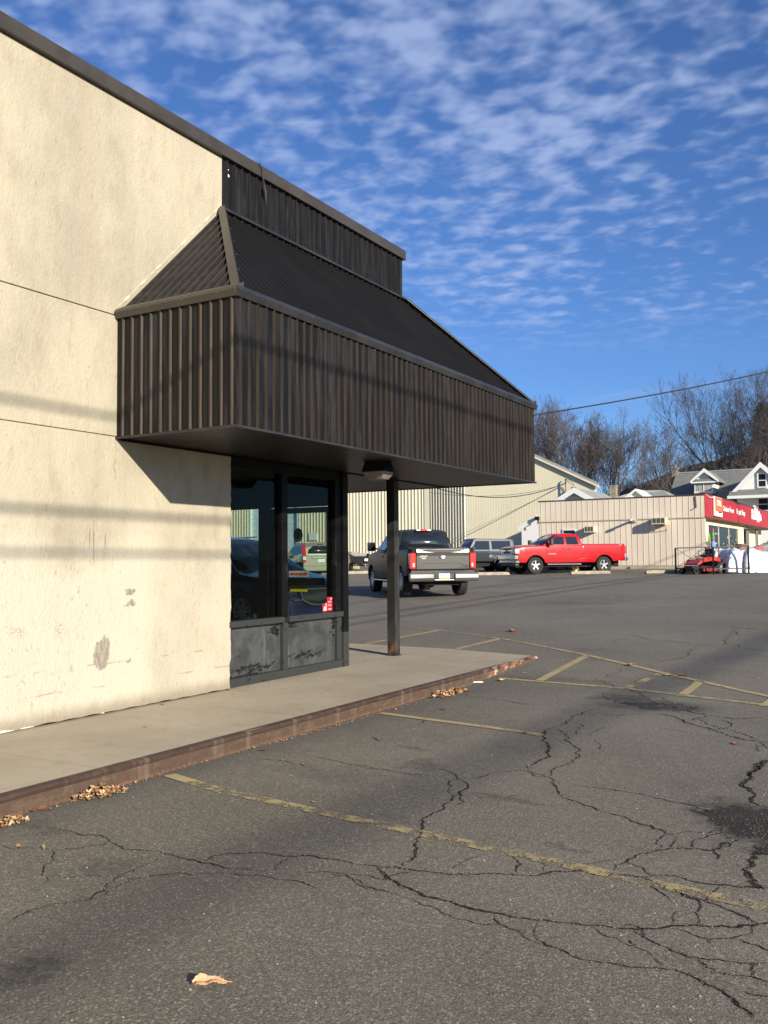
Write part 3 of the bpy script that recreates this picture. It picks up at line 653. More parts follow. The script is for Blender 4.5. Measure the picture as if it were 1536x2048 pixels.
# white weathered caulk where the canopy roof meets the stucco
mb = MB(); 
for k in range(61):
    t = k/60; c_ = Vector((.004, YA+(YAP-YA)*t, ZT2+.045+rise*t)); w_ = .001+.016*max(0, mnoise.noise(Vector((k*.35, 2, 0))))
    mb.v += [tuple(c_+Vector((0, w_, -w_))), tuple(c_+Vector((.006, w_, -w_))), tuple(c_+Vector((.006, -w_, w_))), tuple(c_+Vector((0, -w_, w_)))]
for k in range(60):
    for j in range(4): a_ = k*4+j; b_ = k*4+(j+1)%4; mb.f.append((a_, b_, b_+4, a_+4)); mb.m.append(0)
part(mb, 'caulk', M['mortar'], can)
# drip edge under the fascia and ribbed soffit
mb = MB(); mb.box(CW-.03, CW+.022, YA-.02, YC+.02, ZB-.022, ZB-.002); mb.box(-.0, CW-.031, YA-.02, YA+.02, ZB-.022, ZB-.002); mb.box(-12, CW-.031, YC-.02, YC+.02, ZB-.022, ZB-.002); part(mb, 'drip_edge', M['trimdark'], can)
mb = MB(); y = YA+.021
while y < YC-.14:
    x0 = .0 if y < 8.2 else (-12 if y > 10.67 else -.03); w_ = .125
    mb.box(x0, CW-.032, y, y+w_-.012, ZB-.012, ZB+.01); y += w_
mb.box(-12, CW-.03, YA+.02, YC-.02, ZB+.012, ZB+.03)
part(mb, 'soffit', M['soffit'], can)
mb = MB(); mb.box(-.06, -.03, 10.7, YC-.03, ZB-.03, ZB-.013); part(mb, 'soffit_trim', M['black'], can); mb = MB(); mb.box(0.0, .025, YA+.02, 8.15, ZB-.035, ZB-.013); part(mb, 'soffit_trim', M['black'], can)
# two canopy lamps: dark housing with a tapering lens
for (lx, ly) in ((1.0, 9.82), (-1.55, 12.6)):
    def frust(levels, matl, name, par_=None):
        mb = MB()
        for z, a in levels: mb.v += [(lx+i*a, ly+j*a*.8, ZB-.013+z) for i, j in ((-1,-1),(1,-1),(1,1),(-1,1))]
        for k in range(len(levels)-1):
            for i in range(4): mb.f.append((k*4+i, k*4+(i+1)%4, k*4+4+(i+1)%4, k*4+4+i)); mb.m.append(0)
        mb.f += [(0,1,2,3), tuple(range(len(mb.v)-4, len(mb.v)))]; mb.m += [0,0]
        return part(mb, name, matl, par_, bevel=.008)
    L = frust([(0,.135),(-.02,.14),(-.115,.165),(-.12,.165)], M['black'], 'canopy_lamp')
    frust([(-.122,.155),(-.16,.148),(-.215,.105),(-.222,.09)], M['lens'], 'lamp_lens', L)
# post
mb = MB(); mb.box(-.195, -.053, 12.066, 12.206, ZS, ZB-.012); mb.box(-.215, -.033, 12.046, 12.226, ZS, ZS+.012)
part(mb, 'post', M['post'], bevel=.004)

# ---------------------------------------------------------------- glazed vestibule
XF = -.03
def fr(name, boxes, m_, parent=None, bevel=.003):
    mb = MB()
    for b in boxes: mb.box(*b)
    return part(mb, name, M[m_], parent, bevel=bevel)
w1 = fr('window_pane', [(XF-.066, XF-.060, 8.14, 9.185, .90, 2.71)], 'glass', bevel=0); w2 = fr('window_pane', [(XF-.066, XF-.060, 9.305, 10.40, .90, 2.71)], 'glass', bevel=0)
fr('mullion', [(XF-.12, XF, 9.185, 9.305, .905, ZB-.02)], 'dframe', w1)
fr('mullion', [(XF-.10, XF+.004, 9.20, 9.295, ZS+.10, .83)], 'gframe', w1)
fr('mullion', [(XF-.12, XF+.0, 10.40, 10.54, .905, ZB-.02)], 'dframe', w2)
fr('corner_post', [(XF-.13, XF+.03, 10.545, 10.675, .62, ZB-.02)], 'dframe'); fr('corner_post', [(XF-.13, XF+.031, 10.545, 10.676, ZS, .62)], 'gframe')
fr('mullion', [(XF-.09, XF+.002, 10.43, 10.54, ZS+.10, .83)], 'gframe', w2)
fr('header', [(XF-.12, XF, 8.14, 9.18, 2.70, ZB-.02)], 'dframe', w1); fr('header', [(XF-.12, XF, 9.31, 10.395, 2.70, ZB-.02)], 'dframe', w2)
fr('sill', [(XF-.12, XF+.035, 8.14, 9.19, .835, .905)], 'gframe', w1); fr('sill', [(XF-.12, XF+.035, 9.30, 10.54, .835, .905)], 'gframe', w2)
fr('bottom_rail', [(XF-.10, XF+.02, 8.14, 10.545, ZS+.001, ZS+.10)], 'gframe')
fr('kick_panel', [(XF-.08, XF-.045, 8.14, 9.198, ZS+.09, .84)], 'kick', bevel=0); fr('kick_panel', [(XF-.08, XF-.045, 9.297, 10.428, ZS+.09, .84)], 'kick', bevel=0)
# red and white sticker on the front pane
mb = MB(); mb.box(XF-.060, XF-.057, 10.16, 10.395, .915, 1.02, 0); mb.box(XF-.060, XF-.057, 10.27, 10.395, 1.02, 1.105, 0)
mb.prism([(10.18,.925),(10.255,.925),(10.255,1.03),(10.235,1.03),(10.235,.96),(10.215,.99),(10.195,.98),(10.18,.945)], XF-.0565, 1, 'x', XF-.055)
for z in (.935, .945): mb.box(XF-.0565, XF-.055, 10.29, 10.375, z, z+.006, 1)
for z in (.985, 1.0, 1.03, 1.045): mb.box(XF-.0565, XF-.055, 10.29, 10.37, z, z+.005, 1)
mb.box(XF-.0565, XF-.055, 10.35, 10.378, 1.07, 1.092, 1); part(mb, 'sticker', [mat('sticker_red', (.36,.015,.03), .45), mat('sticker_print', (.42,.42,.40), .5)], w2)
# end glazing and door (faces along Y)
YD = 10.60
w3 = fr('window_pane', [(-2.40, -1.48, YD-.005, YD+.001, .30, 2.37)], 'glass', bevel=0)
fr('header', [(-2.40, XF-.135, YD-.05, YD+.05, 2.37, 2.86)], 'dframe', w3)
fr('mullion', [(-1.475, -1.31, YD-.06, YD+.05, ZS, 2.37)], 'dframe', w3)
fr('sill', [(-2.40, -1.48, YD-.05, YD+.04, ZS, .30)], 'dframe', w3)
door = fr('door', [(-.30, -.165, YD-.03, YD+.03, ZS, 2.36), (-1.305, -1.22, YD-.03, YD+.03, ZS, 2.36), (-1.215, -.305, YD-.03, YD+.03, ZS+.01, .36), (-1.215, -.305, YD-.03, YD+.03, 2.28, 2.36)], 'dframe')
fr('push_bar', [(-1.20, -.32, YD-.085, YD-.04, 1.255, 1.36)], 'black', door)
fr('door_pane', [(-1.215, -.305, YD-.003, YD+.003, .36, 2.28)], 'glass', door, bevel=0)
FY = lambda x, z, y: frame((x, y, z), (1,0,0), (0,0,1))
mb = MB(); mb.box(-.945, -.645, YD-.008, YD-.005, 1.165, 1.262, 0)
mb_text(mb, 'CAUTION', .046, FY(-.795, 1.232, YD-.0095), 1, 1.25); mb_text(mb, 'DO NOT STAND IN DOORWAY', .019, FY(-.795, 1.184, YD-.0095), 1, 1.05)
part(mb, 'sticker', [M['caution'], M['black']], door)
sw = mat('sticker_white', (.55,.5,.46), .5)
mb = MB(); mb.box(-.955, -.625, YD-.008, YD-.005, 1.372, 1.455, 0)
mb.prism([(-.948,1.413),(-.915,1.445),(-.915,1.432),(-.68,1.432),(-.68,1.445),(-.635,1.418),(-.68,1.382),(-.68,1.395),(-.915,1.395),(-.915,1.382)], YD-.0105, 1, 'y', YD-.009)
mb_text(mb, 'AUTOMATIC DOOR', .024, FY(-.795, 1.413, YD-.0115), 0); part(mb, 'sticker', [sw, M['red']], door)
mb = MB(); mb.prism([(-.80+.082*math.cos(k*math.pi/16), 1.968+.10*math.sin(k*math.pi/16)) for k in range(32)], YD-.008, 0, 'y', YD-.005)
mb.prism([(-.80+.068*math.cos(k*math.pi/16), 1.968+.085*math.sin(k*math.pi/16)) for k in range(32)], YD-.0095, 1, 'y', YD-.008)
mb.prism([(-.80,2.03),(-.755,1.965),(-.775,1.965),(-.775,1.91),(-.825,1.91),(-.825,1.965),(-.845,1.965)], YD-.011, 0, 'y', YD-.0095)
part(mb, 'sticker', [M['black'], mat('sticker_grey', (.055,.06,.055), .6)], door)
# interior: tiled floor, ceiling, side wall with an inner door, small ceiling grid
mb = MB(); mb.box(-2.58, XF-.13, 8.17, YD-.07, ZS, ZS+.006); part(mb, 'floor_mat', mat('floor_mat', (.03,.028,.026), .9))
mb = MB(); mb.box(-2.58, XF-.13, 8.0, YD-.06, 2.80, 2.84)
part(mb, 'ceiling', mat('ceiling', (.10,.095,.085), .9))
mb = MB(); mb.box(-2.58, -.32, 8.0, 8.16, ZS+.007, 2.79); mb.box(-2.62, -2.41, 8.17, YD-.06, ZS+.007, 2.79); part(mb, 'inner_wall', mat('inner_wall', (.07,.062,.055), .85))  # wall colour set dark to paint in the dim interior
# ================================================================ background buildings
def brk(t, b):
    p = t.coord(); br = t.new('ShaderNodeTexBrick', ins={'Vector': p, 'Color1': (.30,.14,.08,1), 'Color2': (.22,.10,.06,1), 'Mortar': (.35,.30,.25,1), 'Scale': 5.0}); t.put(b.inputs['Base Color'], br.outputs[0])
M['tan'] = mat('tan_siding', (.50,.41,.30), .55, fn=grime((.62,.545,.44), (.56,.485,.385), 1.2, (1,1,.3)))
M['tanseam'] = mat('tan_seam', (.38,.315,.24), .7); M['beige'] = mat('beige_metal', (.52,.47,.33), .5, fn=grime((.60,.55,.40), (.54,.49,.355), .8, (1,1,.25)))
M['beigedark'] = mat('beige_metal_shade_side', (.40,.35,.24), .5); M['cream'] = mat('cream_wall', (.74,.60,.38), .8)
M['redsign'] = mat('red_fascia', (.4,.022,.035), .45, fn=grime((.36,.010,.014), (.31,.009,.013), 2)); M['brown'] = mat('brown_trim', (.055,.03,.02), .6)
M['siding'] = mat('white_siding', (.64,.64,.63), .6, fn=lambda t, b: t.put(b.inputs['Normal'], t.bump(t.math('PINGPONG', t.math('MULTIPLY', t.sep(t.coord())[2], 8.0), .5), .3, .01)))
M['shingle'] = mat('grey_shingle', (.14,.145,.13), .9, fn=grime((.12,.125,.115), (.18,.185,.165), 2.5, (1,1,3), lo=.3, hi=.7)); M['paleroof'] = mat('pale_roof', (.50,.50,.47), .6, fn=grime((.30,.30,.28), (.24,.24,.225), 1.5))
M['winglass'] = mat('window_glass', (.016,.018,.02), .12, spec=.10); M['curtain'] = mat('curtain', (.30,.30,.29), .8, fn=grime((.12,.12,.12), (.42,.41,.39), 1, (14,14,.3))); M['brick'] = mat('brick', fn=brk)
M['stone'] = mat('stone', (.20,.18,.14), .9, fn=grime((.13,.115,.09), (.28,.25,.19), 6)); M['door_blue'] = mat('overhead_door', (.52,.60,.64), .5, fn=grime((.52,.60,.64), (.46,.54,.58), 1.5, (1,1,4)))

def wallsheet(mb, a, b, z0, z1, pitch, w, d, mi=(0,1), out=None, seam=None):
    """sheet metal wall from a to b (2D points) with raised ribs"""
    a = Vector((*a, 0)); b = Vector((*b, 0)); L = (b-a).length; A = (b-a)/L; N = Vector((A.y, -A.x, 0)) if out is None else Vector((*out, 0))
    P = lambda s, z, n: a+A*s+N*n+Vector((0,0,z))
    zt = (lambda s: z1(s)) if callable(z1) else (lambda s: z1)
    s = 0.0; x = pitch*.4; ed = [0]
    while x+w < L: ed += [x, x+w]; x += pitch
    ed.append(L)
    for i in range(0, len(ed)-1, 2): mb.face([P(ed[i], z0, 0), P(ed[i+1], z0, 0), P(ed[i+1], zt(ed[i+1]), 0), P(ed[i], zt(ed[i]), 0)], mi[0])
    for i in range(1, len(ed)-1, 2):
        u0, u1 = ed[i], ed[i+1]; q = [(u0, 0), (u0+w*.25, d), (u1-w*.25, d), (u1, 0)]
        for j in range(3): mb.face([P(q[j][0], z0, q[j][1]), P(q[j+1][0], z0, q[j+1][1]), P(q[j+1][0], zt(q[j+1][0]), q[j+1][1]), P(q[j][0], zt(q[j][0]), q[j][1])], mi[1] if j != 1 else mi[0])
    return mb

# --- repair shop: tan metal box with red fascia
YT = 49.6; XR = on_axis(1409, 1010, 1, YT).x; XL = on_axis(1078, 1010, 1, YT).x; zt_ = on_axis(1412, 988, 1, YT).z; zb_ = g(YT)-.05; zm = on_axis(1400, 1035, 1, YT).z
shop = empty('repair_shop', ((XL+XR)/2, YT+6, g(YT)), 0, 'low tan metal-sided shop with a bright red sign fascia along its storefront', 'shop')
def sp(mb, name, m_, par=shop, **k): return part(mb, name, m_, par, **k)
mb = MB(); wallsheet(mb, (XL, YT), (XR, YT), zb_+.25, zm-.02, .305, .032, .016); q = wallsheet(MB(), (XL, YT-.04), (XR, YT-.04), zm+.02, zt_-.06, .305, .032, .016); mb.add(q.v, q.f); mb.m[-len(q.m):] = q.m
mb.box(XL, XR, YT+.01, YT+.2, zb_, zt_-.08); sp(mb, 'side_wall', [M['tan'], M['tanseam']])
mb = MB(); mb.box(XL, XR-4, YT+4.4, YT+4.5, zb_, zt_-.1); mb.box(XL, XL+.1, YT+.2, YT+4.4, zb_, zt_-.1); sp(mb, 'rear_wall', M['tan'])
mb = MB(); mb.box(XL-.02, XR, YT-.05, YT-.02, zm-.025, zm+.03); sp(mb, 'wall_trim', M['tanseam'])
mb = MB(); mb.box(XL-.04, XR+.0, YT-.06, YT+.3, zt_-.07, zt_+.0); sp(mb, 'roof_edge', M['brown'])
mb = MB(); mb.box(XL, XR, YT+.3, YT+4.4, zt_-.3, zt_-.1); mb.box(XR-4, XR, YT+4.4, YT+26, zt_-.3, zt_-.1); sp(mb, 'roof', M['paleroof'])
mb = MB(); mb.box(XL, XR-.3, YT-.01, YT+.2, zb_-.02, zb_+.24); sp(mb, 'base', M['concrete'])
# fascia facing +X
XFa = XR+.03; ztf = zt_+.02; zbf = on_axis(1414, 1033.5, 0, XFa).z
YFe = YT+26
mb = MB(); mb.box(XFa-.4, XFa, YT-.03, YFe, zbf, ztf); sp(mb, 'red_fascia', M['redsign'])
mb = MB(); mb.box(XFa-.42, XFa+.02, YT-.05, YFe, ztf+.001, ztf+.05); mb.box(XFa-.9, XFa+.02, YT, YFe, zbf-.09, zbf-.002); sp(mb, 'fascia_trim', M['brown'])
XS = XFa-.30   # storefront wall plane
def ys_(px, py=1060): return on_axis(px, py, 0, XS).y
yw0, yw1, yend = ys_(1417), ys_(1478), ys_(1487)
zw0 = on_axis(1440, 1098, 0, XS).z; zw1 = on_axis(1420, 1048, 0, XS).z
mb = MB(); mb.box(XS-.2, XS, YT+.02, yw0, zb_, zbf-.092); mb.box(XS-.2, XS, yw0, yw1, zw1, zbf-.092); mb.box(XS-.2, XS, yw0, yw1, zb_, zw0); mb.box(XS-.2, XS, yw1, yend, zb_, zbf-.092)
mb.box(XS-2.2, XS-2.0, yend, YFe, zb_, zbf-.092); mb.prism([(XS-2.0, yend+3.0), (XS-.6, yend+6.0), (XS-.6, YFe), (XS-2.0, YFe)], zb_, 0, 'z', zbf-.092)
sp(mb, 'storefront_wall', M['cream'])
mb = MB(); mb.box(XS-2.0, XS-.205, yend-.06, yend+.0, zb_, zbf-.1); sp(mb, 'recess_wall', M['brown'])
mb = MB(); mb.box(XS-.12, XS-.08, yw0, yw1, zw0, zw1); win = sp(mb, 'shop_window', M['winglass'])
mb = MB()
for k in range(4):
    y = yw0+(yw1-yw0)*k/3; mb.box(XS-.079, XS-.055, y-.06, y+.06, zw0, zw1)
mb.box(XS-.11, XS+.015, yw0, yw1, zw1-.06, zw1); sp(mb, 'window_frame', M['tan'], win)
mb = MB(); mb.box(XS-.1, XS+.12, yw0-.3, yw1+.3, zw0-.12, zw0); sp(mb, 'window_sill', M['tan'], win)
for a, b in ((YT+.06, yw0+.6), (yw1-.2, yend-.05)):
    mb = MB(); mb.box(XS+.002, XS+.16, a, b, zb_, on_axis(1412, 1085, 0, XS).z); mb.box(XS+.0, XS+.2, a-.05, b+.05, on_axis(1412, 1085, 0, XS).z+.001, on_axis(1412, 1083, 0, XS).z); sp(mb, 'brick_pier', M['brick'])
mb = MB(); mb.box(XS+.002, XS+.05, yw0+.65, yw1-.25, zb_, zw0-.13); sp(mb, 'brick_base', M['brick'])
for px0, px1, z0, z1 in ((1491,1498,1060,1096), (1511,1516,1058,1096)):
    X_ = XS-.58; y0 = on_axis(px0, 1070, 0, X_).y; y1 = on_axis(px1, 1070, 0, X_).y
    mb = MB(); mb.box(X_-.05, X_+.02, y0, y1, on_axis(px0, z1, 0, X_).z, on_axis(px0, z0, 0, X_).z); o = sp(mb, 'side_window', M['winglass'])
# goods seen behind the glass
r2 = random.Random(5)
for k in range(14):
    mb = MB(); y = r2.uniform(yw0+.4, yw1-.4); z = r2.uniform(zw0+.1, zw1-.5); mb.box(XS-.079, XS-.076, y, y+r2.uniform(.15,.5), z, z+r2.uniform(.04,.12)); sp(mb, 'window_display', MATS.get('window_letter') or mat('window_letter', (.30,.31,.31), .6), win)
# sign writing
def fx(px, py, X=XFa+.012): q = on_axis(px, py, 0, X); return frame(q, (0,1,0), (0,0,1))
mb = MB(); zc_ = (ztf+zbf)/2
q0 = on_axis(1446, 1019, 0, XFa+.01); q1 = on_axis(1468, 1026, 0, XFa+.01)
hgt = (ztf-zbf)
def sign(s, px0, px1, py, size, M_, bold):
    a = on_axis(px0, py, 0, XFa+.012); b = on_axis(px1, py+ (px1-px0)*.13, 0, XFa+.012); mb = MB()
    mb_text(mb, s, size, Matrix.Identity(4), 0, 1, bold); xs_ = [v[0] for v in mb.v]; wd = max(xs_)-min(xs_); k = (b.y-a.y)/wd
    F = frame(((a.x), (a.y+b.y)/2, (a.z+b.z)/2), (0,1,0), (0,0,1)); mb.v = [tuple(F @ Vector((v[0]*k, v[1], 0))) for v in mb.v]; return sp(mb, 'sign_lettering', M_)
lw = mat('sign_white', (.82,.80,.76), .5)
sign('Outdoor Power', 1446, 1468, 1018, .42, lw, .010); sign('Repair Shop', 1473.5, 1490, 1024, .46, lw, .010)
sign('The', 1507, 1516, 1016, .34, lw, .03); sign('Power', 1503, 1520, 1025.5, .46, lw, .035); sign('Shoppe', 1504, 1523, 1033, .56, lw, .035)
mb = MB()
for (u0, u1, v0, v1) in ((1502.5,1520,1021.5,1028), (1502.5,1523,1028,1039)):
    a = on_axis(u0, v1, 0, XFa+.004); b = on_axis(u1, v0+1.5, 0, XFa+.004); mb.box(XFa+.001, XFa+.008, a.y+.2, b.y-.2, a.z+.05, b.z-.02)
sp(mb, 'sign_backing', lw)
# orange illuminated-style box sign
XB = XFa+.13; a = on_axis(1430.5, 1013, 0, XB); b = on_axis(1445, 1013, 0, XB); zt1 = on_axis(1431, 993, 0, XB).z; zb1 = on_axis(1431, 1031, 0, XB).z; zmid = on_axis(1431, 1022.5, 0, XB).z
mb = MB(); mb.box(XFa+.01, XB-.01, a.y, b.y, zb1-.03, zt1+.01); bs = sp(mb, 'box_sign', mat('sign_case', (.60,.56,.54), .5), bevel=.03)
mb = MB(); mb.box(XB-.009, XB, a.y+.08, b.y-.05, zmid+.03, zt1-.02, 0); mb.box(XB-.009, XB, a.y+.08, b.y-.05, zt1-.42, zt1-.02, 1) if False else None; mb_text(mb, 'STIHL', .42, frame((XB+.004, (a.y+b.y)/2+.1, on_axis(1438, 1007, 0, XB).z), (0,1,0), (0,0,1)), 2, 1.25, .012)
sp(mb, 'sign_face', [mat('sign_orange', (.80,.13,.02), .4), M['redsign'], lw], bs)
mb = MB(); mb.box(XB-.009, XB, a.y+.08, b.y-.05, zb1+.02, zmid-.03, 0); mb.box(XB+.001, XB+.004, a.y+.9, b.y-.35, zb1+.18, zb1+.26, 1); sp(mb, 'sign_face', [lw, M['black']], bs)
mb = MB(); mb.tube([on_axis(1413, 989, 0, XFa+.02), on_axis(1418, 994, 0, XFa+.05), on_axis(1424, 995, 0, XFa+.1), on_axis(1429, 993, 0, XFa+.2)], .02, 5); sp(mb, 'sign_cable', M['white'])
# wall details on the tan side
def onT(u, v, y=YT): return on_axis(u, v, 1, y)
def acu(u0, u1, v0, v1, depth, bracket):
    a = onT(u0, v1, YT-depth); b = onT(u1, v0, YT-depth); y0 = YT-depth; mb = MB()
    mb.box(a.x, b.x, y0+.03, YT, a.z, b.z); o = sp(mb, 'air_conditioner', mat('ac_case', (.46,.42,.33), .5) if 'ac_case' not in MATS else MATS['ac_case'], bevel=.01)
    mb = MB(); mb.box(a.x+.03, b.x-.03, y0+.005, y0+.028, a.z+.04, b.z-.04); sp(mb, 'coil', mat('ac_coil', (.05,.045,.035), .8) if 'ac_coil' not in MATS else MATS['ac_coil'], o)
    mb = MB()
    for k in range(4): x = a.x+.03+(b.x-a.x-.06)*k/3; mb.box(x-.012, x+.012, y0-.006, y0+.004, a.z+.03, b.z-.03)
    mb.box(a.x, b.x, y0-.01, y0+.004, a.z, a.z+.05); sp(mb, 'grille_frame', MATS['ac_case'], o)
    if bracket:
        for x in (a.x+.04, b.x-.04): mb = MB(); mb.bar((x, YT, a.z-.34), (x, y0+.05, a.z-.02), .03); mb.bar((x, y0+.02, a.z-.02), (x, YT, a.z-.02), .03); sp(mb, 'bracket', M['tan'], o)
acu(1303, 1330, 1034.5, 1048.5, .62, True); acu(1168, 1187, 1052, 1065, .55, False)
a = onT(1126, 1083); b = onT(1152, 1057.5); mb = MB(); mb.box(a.x, b.x, YT-.07, YT-.03, a.z, b.z); o = sp(mb, 'window_frame', M['white']); a = onT(1129, 1083); b = onT(1150, 1060.5); mb = MB(); mb.box(a.x, b.x, YT-.09, YT-.072, a.z, b.z); sp(mb, 'window_pane', M['winglass'], o)
a = onT(1264, 1045); b = onT(1273, 1038.5); mb = MB(); mb.box(a.x+.03, b.x, YT-.12, YT, a.z, b.z); o = sp(mb, 'wall_lamp', mat('lamp_grey', (.35,.34,.32), .5), bevel=.02); mb = MB(); mb.box(a.x+.02, b.x-.03, YT-.60, YT-.125, a.z+.1, a.z+.16); mb.lathe([(0,0),(.13,.0),(.11,.1),(0,.12)], 12, axis='z', c=(a.x+.1, YT-.68, a.z+.06)); sp(mb, 'lamp_arm', MATS['lamp_grey'], o)
mb = MB(); p0 = onT(1392, 992); p1 = onT(1394, 1014); mb.tube([(p0.x, YT-.09, p0.z), (p1.x, YT-.09, p1.z), (p1.x-.03, YT-.2, p1.z-.06)], .03, 6); sp(mb, 'conduit', mat('conduit', (.18,.14,.11), .6))

# --- beige warehouse
Y1, Y2 = 63.3, 62.0; Xc = on_axis(860, 1050, 1, Y1).x; Xw = on_axis(1192, 1000, 1, Y2).x; zE = on_axis(1192, 968, 1, Y2).z; zA = on_axis(1068, 912, 1, Y2).z; Xa = on_axis(1068, 912, 1, Y2).x
slope = (zA-zE)/(Xw-Xa); Xg = on_axis(932, 1050, 1, Y2).x; XM = Xc-3.0; gz = g(Y1)-.1
wh = empty('warehouse', (Xc, 66, g(60)), 0, 'large beige ribbed metal warehouse with a plain gable end behind the parked cars', 'warehouse')
def wp(mb, name, m_, par=wh, **k): return part(mb, name, m_, par, **k)
bd = MATS['beige_metal']
mb = MB(); XD0 = on_axis(541, 1060, 1, Y1).x-2.2; XD1 = on_axis(594, 1060, 1, Y1).x
rb = [M['beige'], mat('beige_rib_side', (.60,.55,.42), .45)]
wallsheet(mb, (XD1+.12, Y1), (Xc-.45, Y1), gz, 10.5, .305, .09, .055); mb.box(XD1+.12, Xc-.46, Y1+.01, Y1+.1, gz, 10.5)
wp(mb, 'front_wall', rb)
mb = MB(); wallsheet(mb, (-75, Y1), (XD0-.12, Y1), gz, 10.5, .305, .09, .055); mb.box(XD0-.13, XD1+.13, Y1-.02, Y1+.1, on_axis(560, 1000, 1, Y1).z, 10.5); wp(mb, 'front_wall', rb)
mb = MB(); mb.box(XD0, XD1, Y1+.25, Y1+.35, gz, on_axis(560, 1001, 1, Y1).z); o = wp(mb, 'overhead_door', M['door_blue']); mb = MB()
for k in range(1, 9): mb.box(XD0, XD1, Y1+.235, Y1+.249, gz+k*.53, gz+k*.53+.02)
wp(mb, 'door_seam', mat('door_seam', (.34,.40,.43), .6), o)
mb = MB(); mb.box(XD1, XD1+.12, Y1-.03, Y1+.3, gz, 8); wp(mb, 'door_jamb', M['door_blue'], o); mb = MB(); mb.box(XD0-.12, XD0, Y1-.03, Y1+.3, gz, 8); wp(mb, 'door_jamb', M['door_blue'], o)
mb = MB(); mb.box(Xc-.45, Xc+.01, Y1-.07, Y1+.1, gz, 10.5); wp(mb, 'corner_trim', mat('beige_trim', (.56,.52,.40), .5))
mb = MB(); wallsheet(mb, (Xc, Y1), (Xg, Y2), gz, 10.5, .305, .12, .075); wp(mb, 'angled_wall', rb)
mb = MB(); L_ = Xw-Xg; wallsheet(mb, (Xg+.03, Y2), (Xw, Y2), gz, lambda s: zE+slope*(L_-s), .20, .02, .008, mi=(0,0)); wp(mb, 'gable_wall', [mat('gable_metal', (.64,.57,.38), .5, fn=grime((.60,.55,.40), (.57,.52,.375), .6))])
mb = MB(); wallsheet(mb, (Xw, Y2), (Xw-9.5, Y2+26), gz, zE, .305, .06, .03, out=(.94,.34)); wp(mb, 'side_wall', rb)
mb = MB(); z0, z1 = zE, zE+slope*L_
mb.prism([(Xg-6, z1+slope*6+.02), (Xg-6, z1+slope*6+.2), (Xw+.25, zE-slope*.25+.2), (Xw+.25, zE-slope*.25+.02)], Y2-.22, 0, 'y', Y2+26)
mb.v = [(p[0]-(9.5 if p[1] > Y2+20 else 0), p[1], p[2]) for p in mb.v]; wp(mb, 'roof', M['paleroof'])
mb = MB(); mb.prism([(Xg-6, z1+slope*6-.13), (Xg-6, z1+slope*6+.015), (Xw+.25, zE-slope*.25+.015), (Xw+.25, zE-slope*.25-.13)], Y2-.24, 0, 'y', Y2-.02); wp(mb, 'rake_trim', M['tan'])
# service mast on the gable with drip loops
a = on_axis(1131, 958, 1, Y2-.3); mb = MB(); mb.tube([(a.x, Y2-.3, a.z-4.2), (a.x, Y2-.3, a.z), (a.x+.12, Y2-.3, a.z+.06)], .05, 6); mast = wp(mb, 'service_mast', M['stone'])
mb = MB()
for k, r_ in enumerate((.35, .42, .5)):
    mb.tube([(a.x, Y2-.32, a.z)]+[(a.x+.2+r_*math.cos(t_), Y2-.45, a.z-.62+r_*1.1*math.sin(t_)) for t_ in [1.6-.45*i for i in range(9)]]+[(a.x, Y2-.32, a.z-1.0)], .013, 4)
mb.box(a.x+.45, a.x+.75, Y2-.5, Y2-.35, a.z-.78, a.z-.62); wp(mb, 'drip_loops', M['cable'], mast)
# things fixed to the front wall seen through the storefront
a = on_axis(618, 1068, 1, Y1-.1); b = on_axis(634, 1078, 1, Y1-.1); mb = MB(); mb.box(a.x, b.x, Y1-.15, Y1-.08, b.z-.1, a.z+.1); wp(mb, 'notice_board', M['white'])

# --- wires of the background
def wire(name, pts, r, label, cat='cable', n=16, sag=0):
    mb = MB(); q = []
    for (a, b) in zip(pts, pts[1:]):
        for k in range(n): t_ = k/n; p = Vector(a).lerp(Vector(b), t_); p.z -= sag*4*t_*(1-t_); q.append(p)
    q.append(Vector(pts[-1])); mb.tube(q, r, 5); return tag(mb.build(name, M['cable'], smooth='full'), label, cat)
wire('overhead_wire', [on_axis(1030, 836, 1, 14.4), at_depth(1750, 690, 24)], .013, 'single black overhead wire rising from behind the canopy to the upper right', sag=.12)
wire('overhead_wire', [(a.x+0.0, Y2-.3, on_axis(1131, 966, 1, Y2-.3).z), at_depth(1000, 1004, 60), at_depth(878, 978, 58), at_depth(760, 920, 55)] if False else [on_axis(1131, 966, 1, Y2-.35), at_depth(860, 972, 55)], .028, 'sagging service wire running to the mast on the warehouse gable', sag=.85)
wire('overhead_wire', [on_axis(1131, 968, 1, Y2-.35), at_depth(860, 985, 57)], .014, 'thin lower service wire beside the warehouse gable', sag=.5)
wire('overhead_wire', [at_depth(1180, 970, 100), at_depth(1560, 976, 90)], .02, 'thin level wire crossing in front of the grey roofed house', sag=.1)

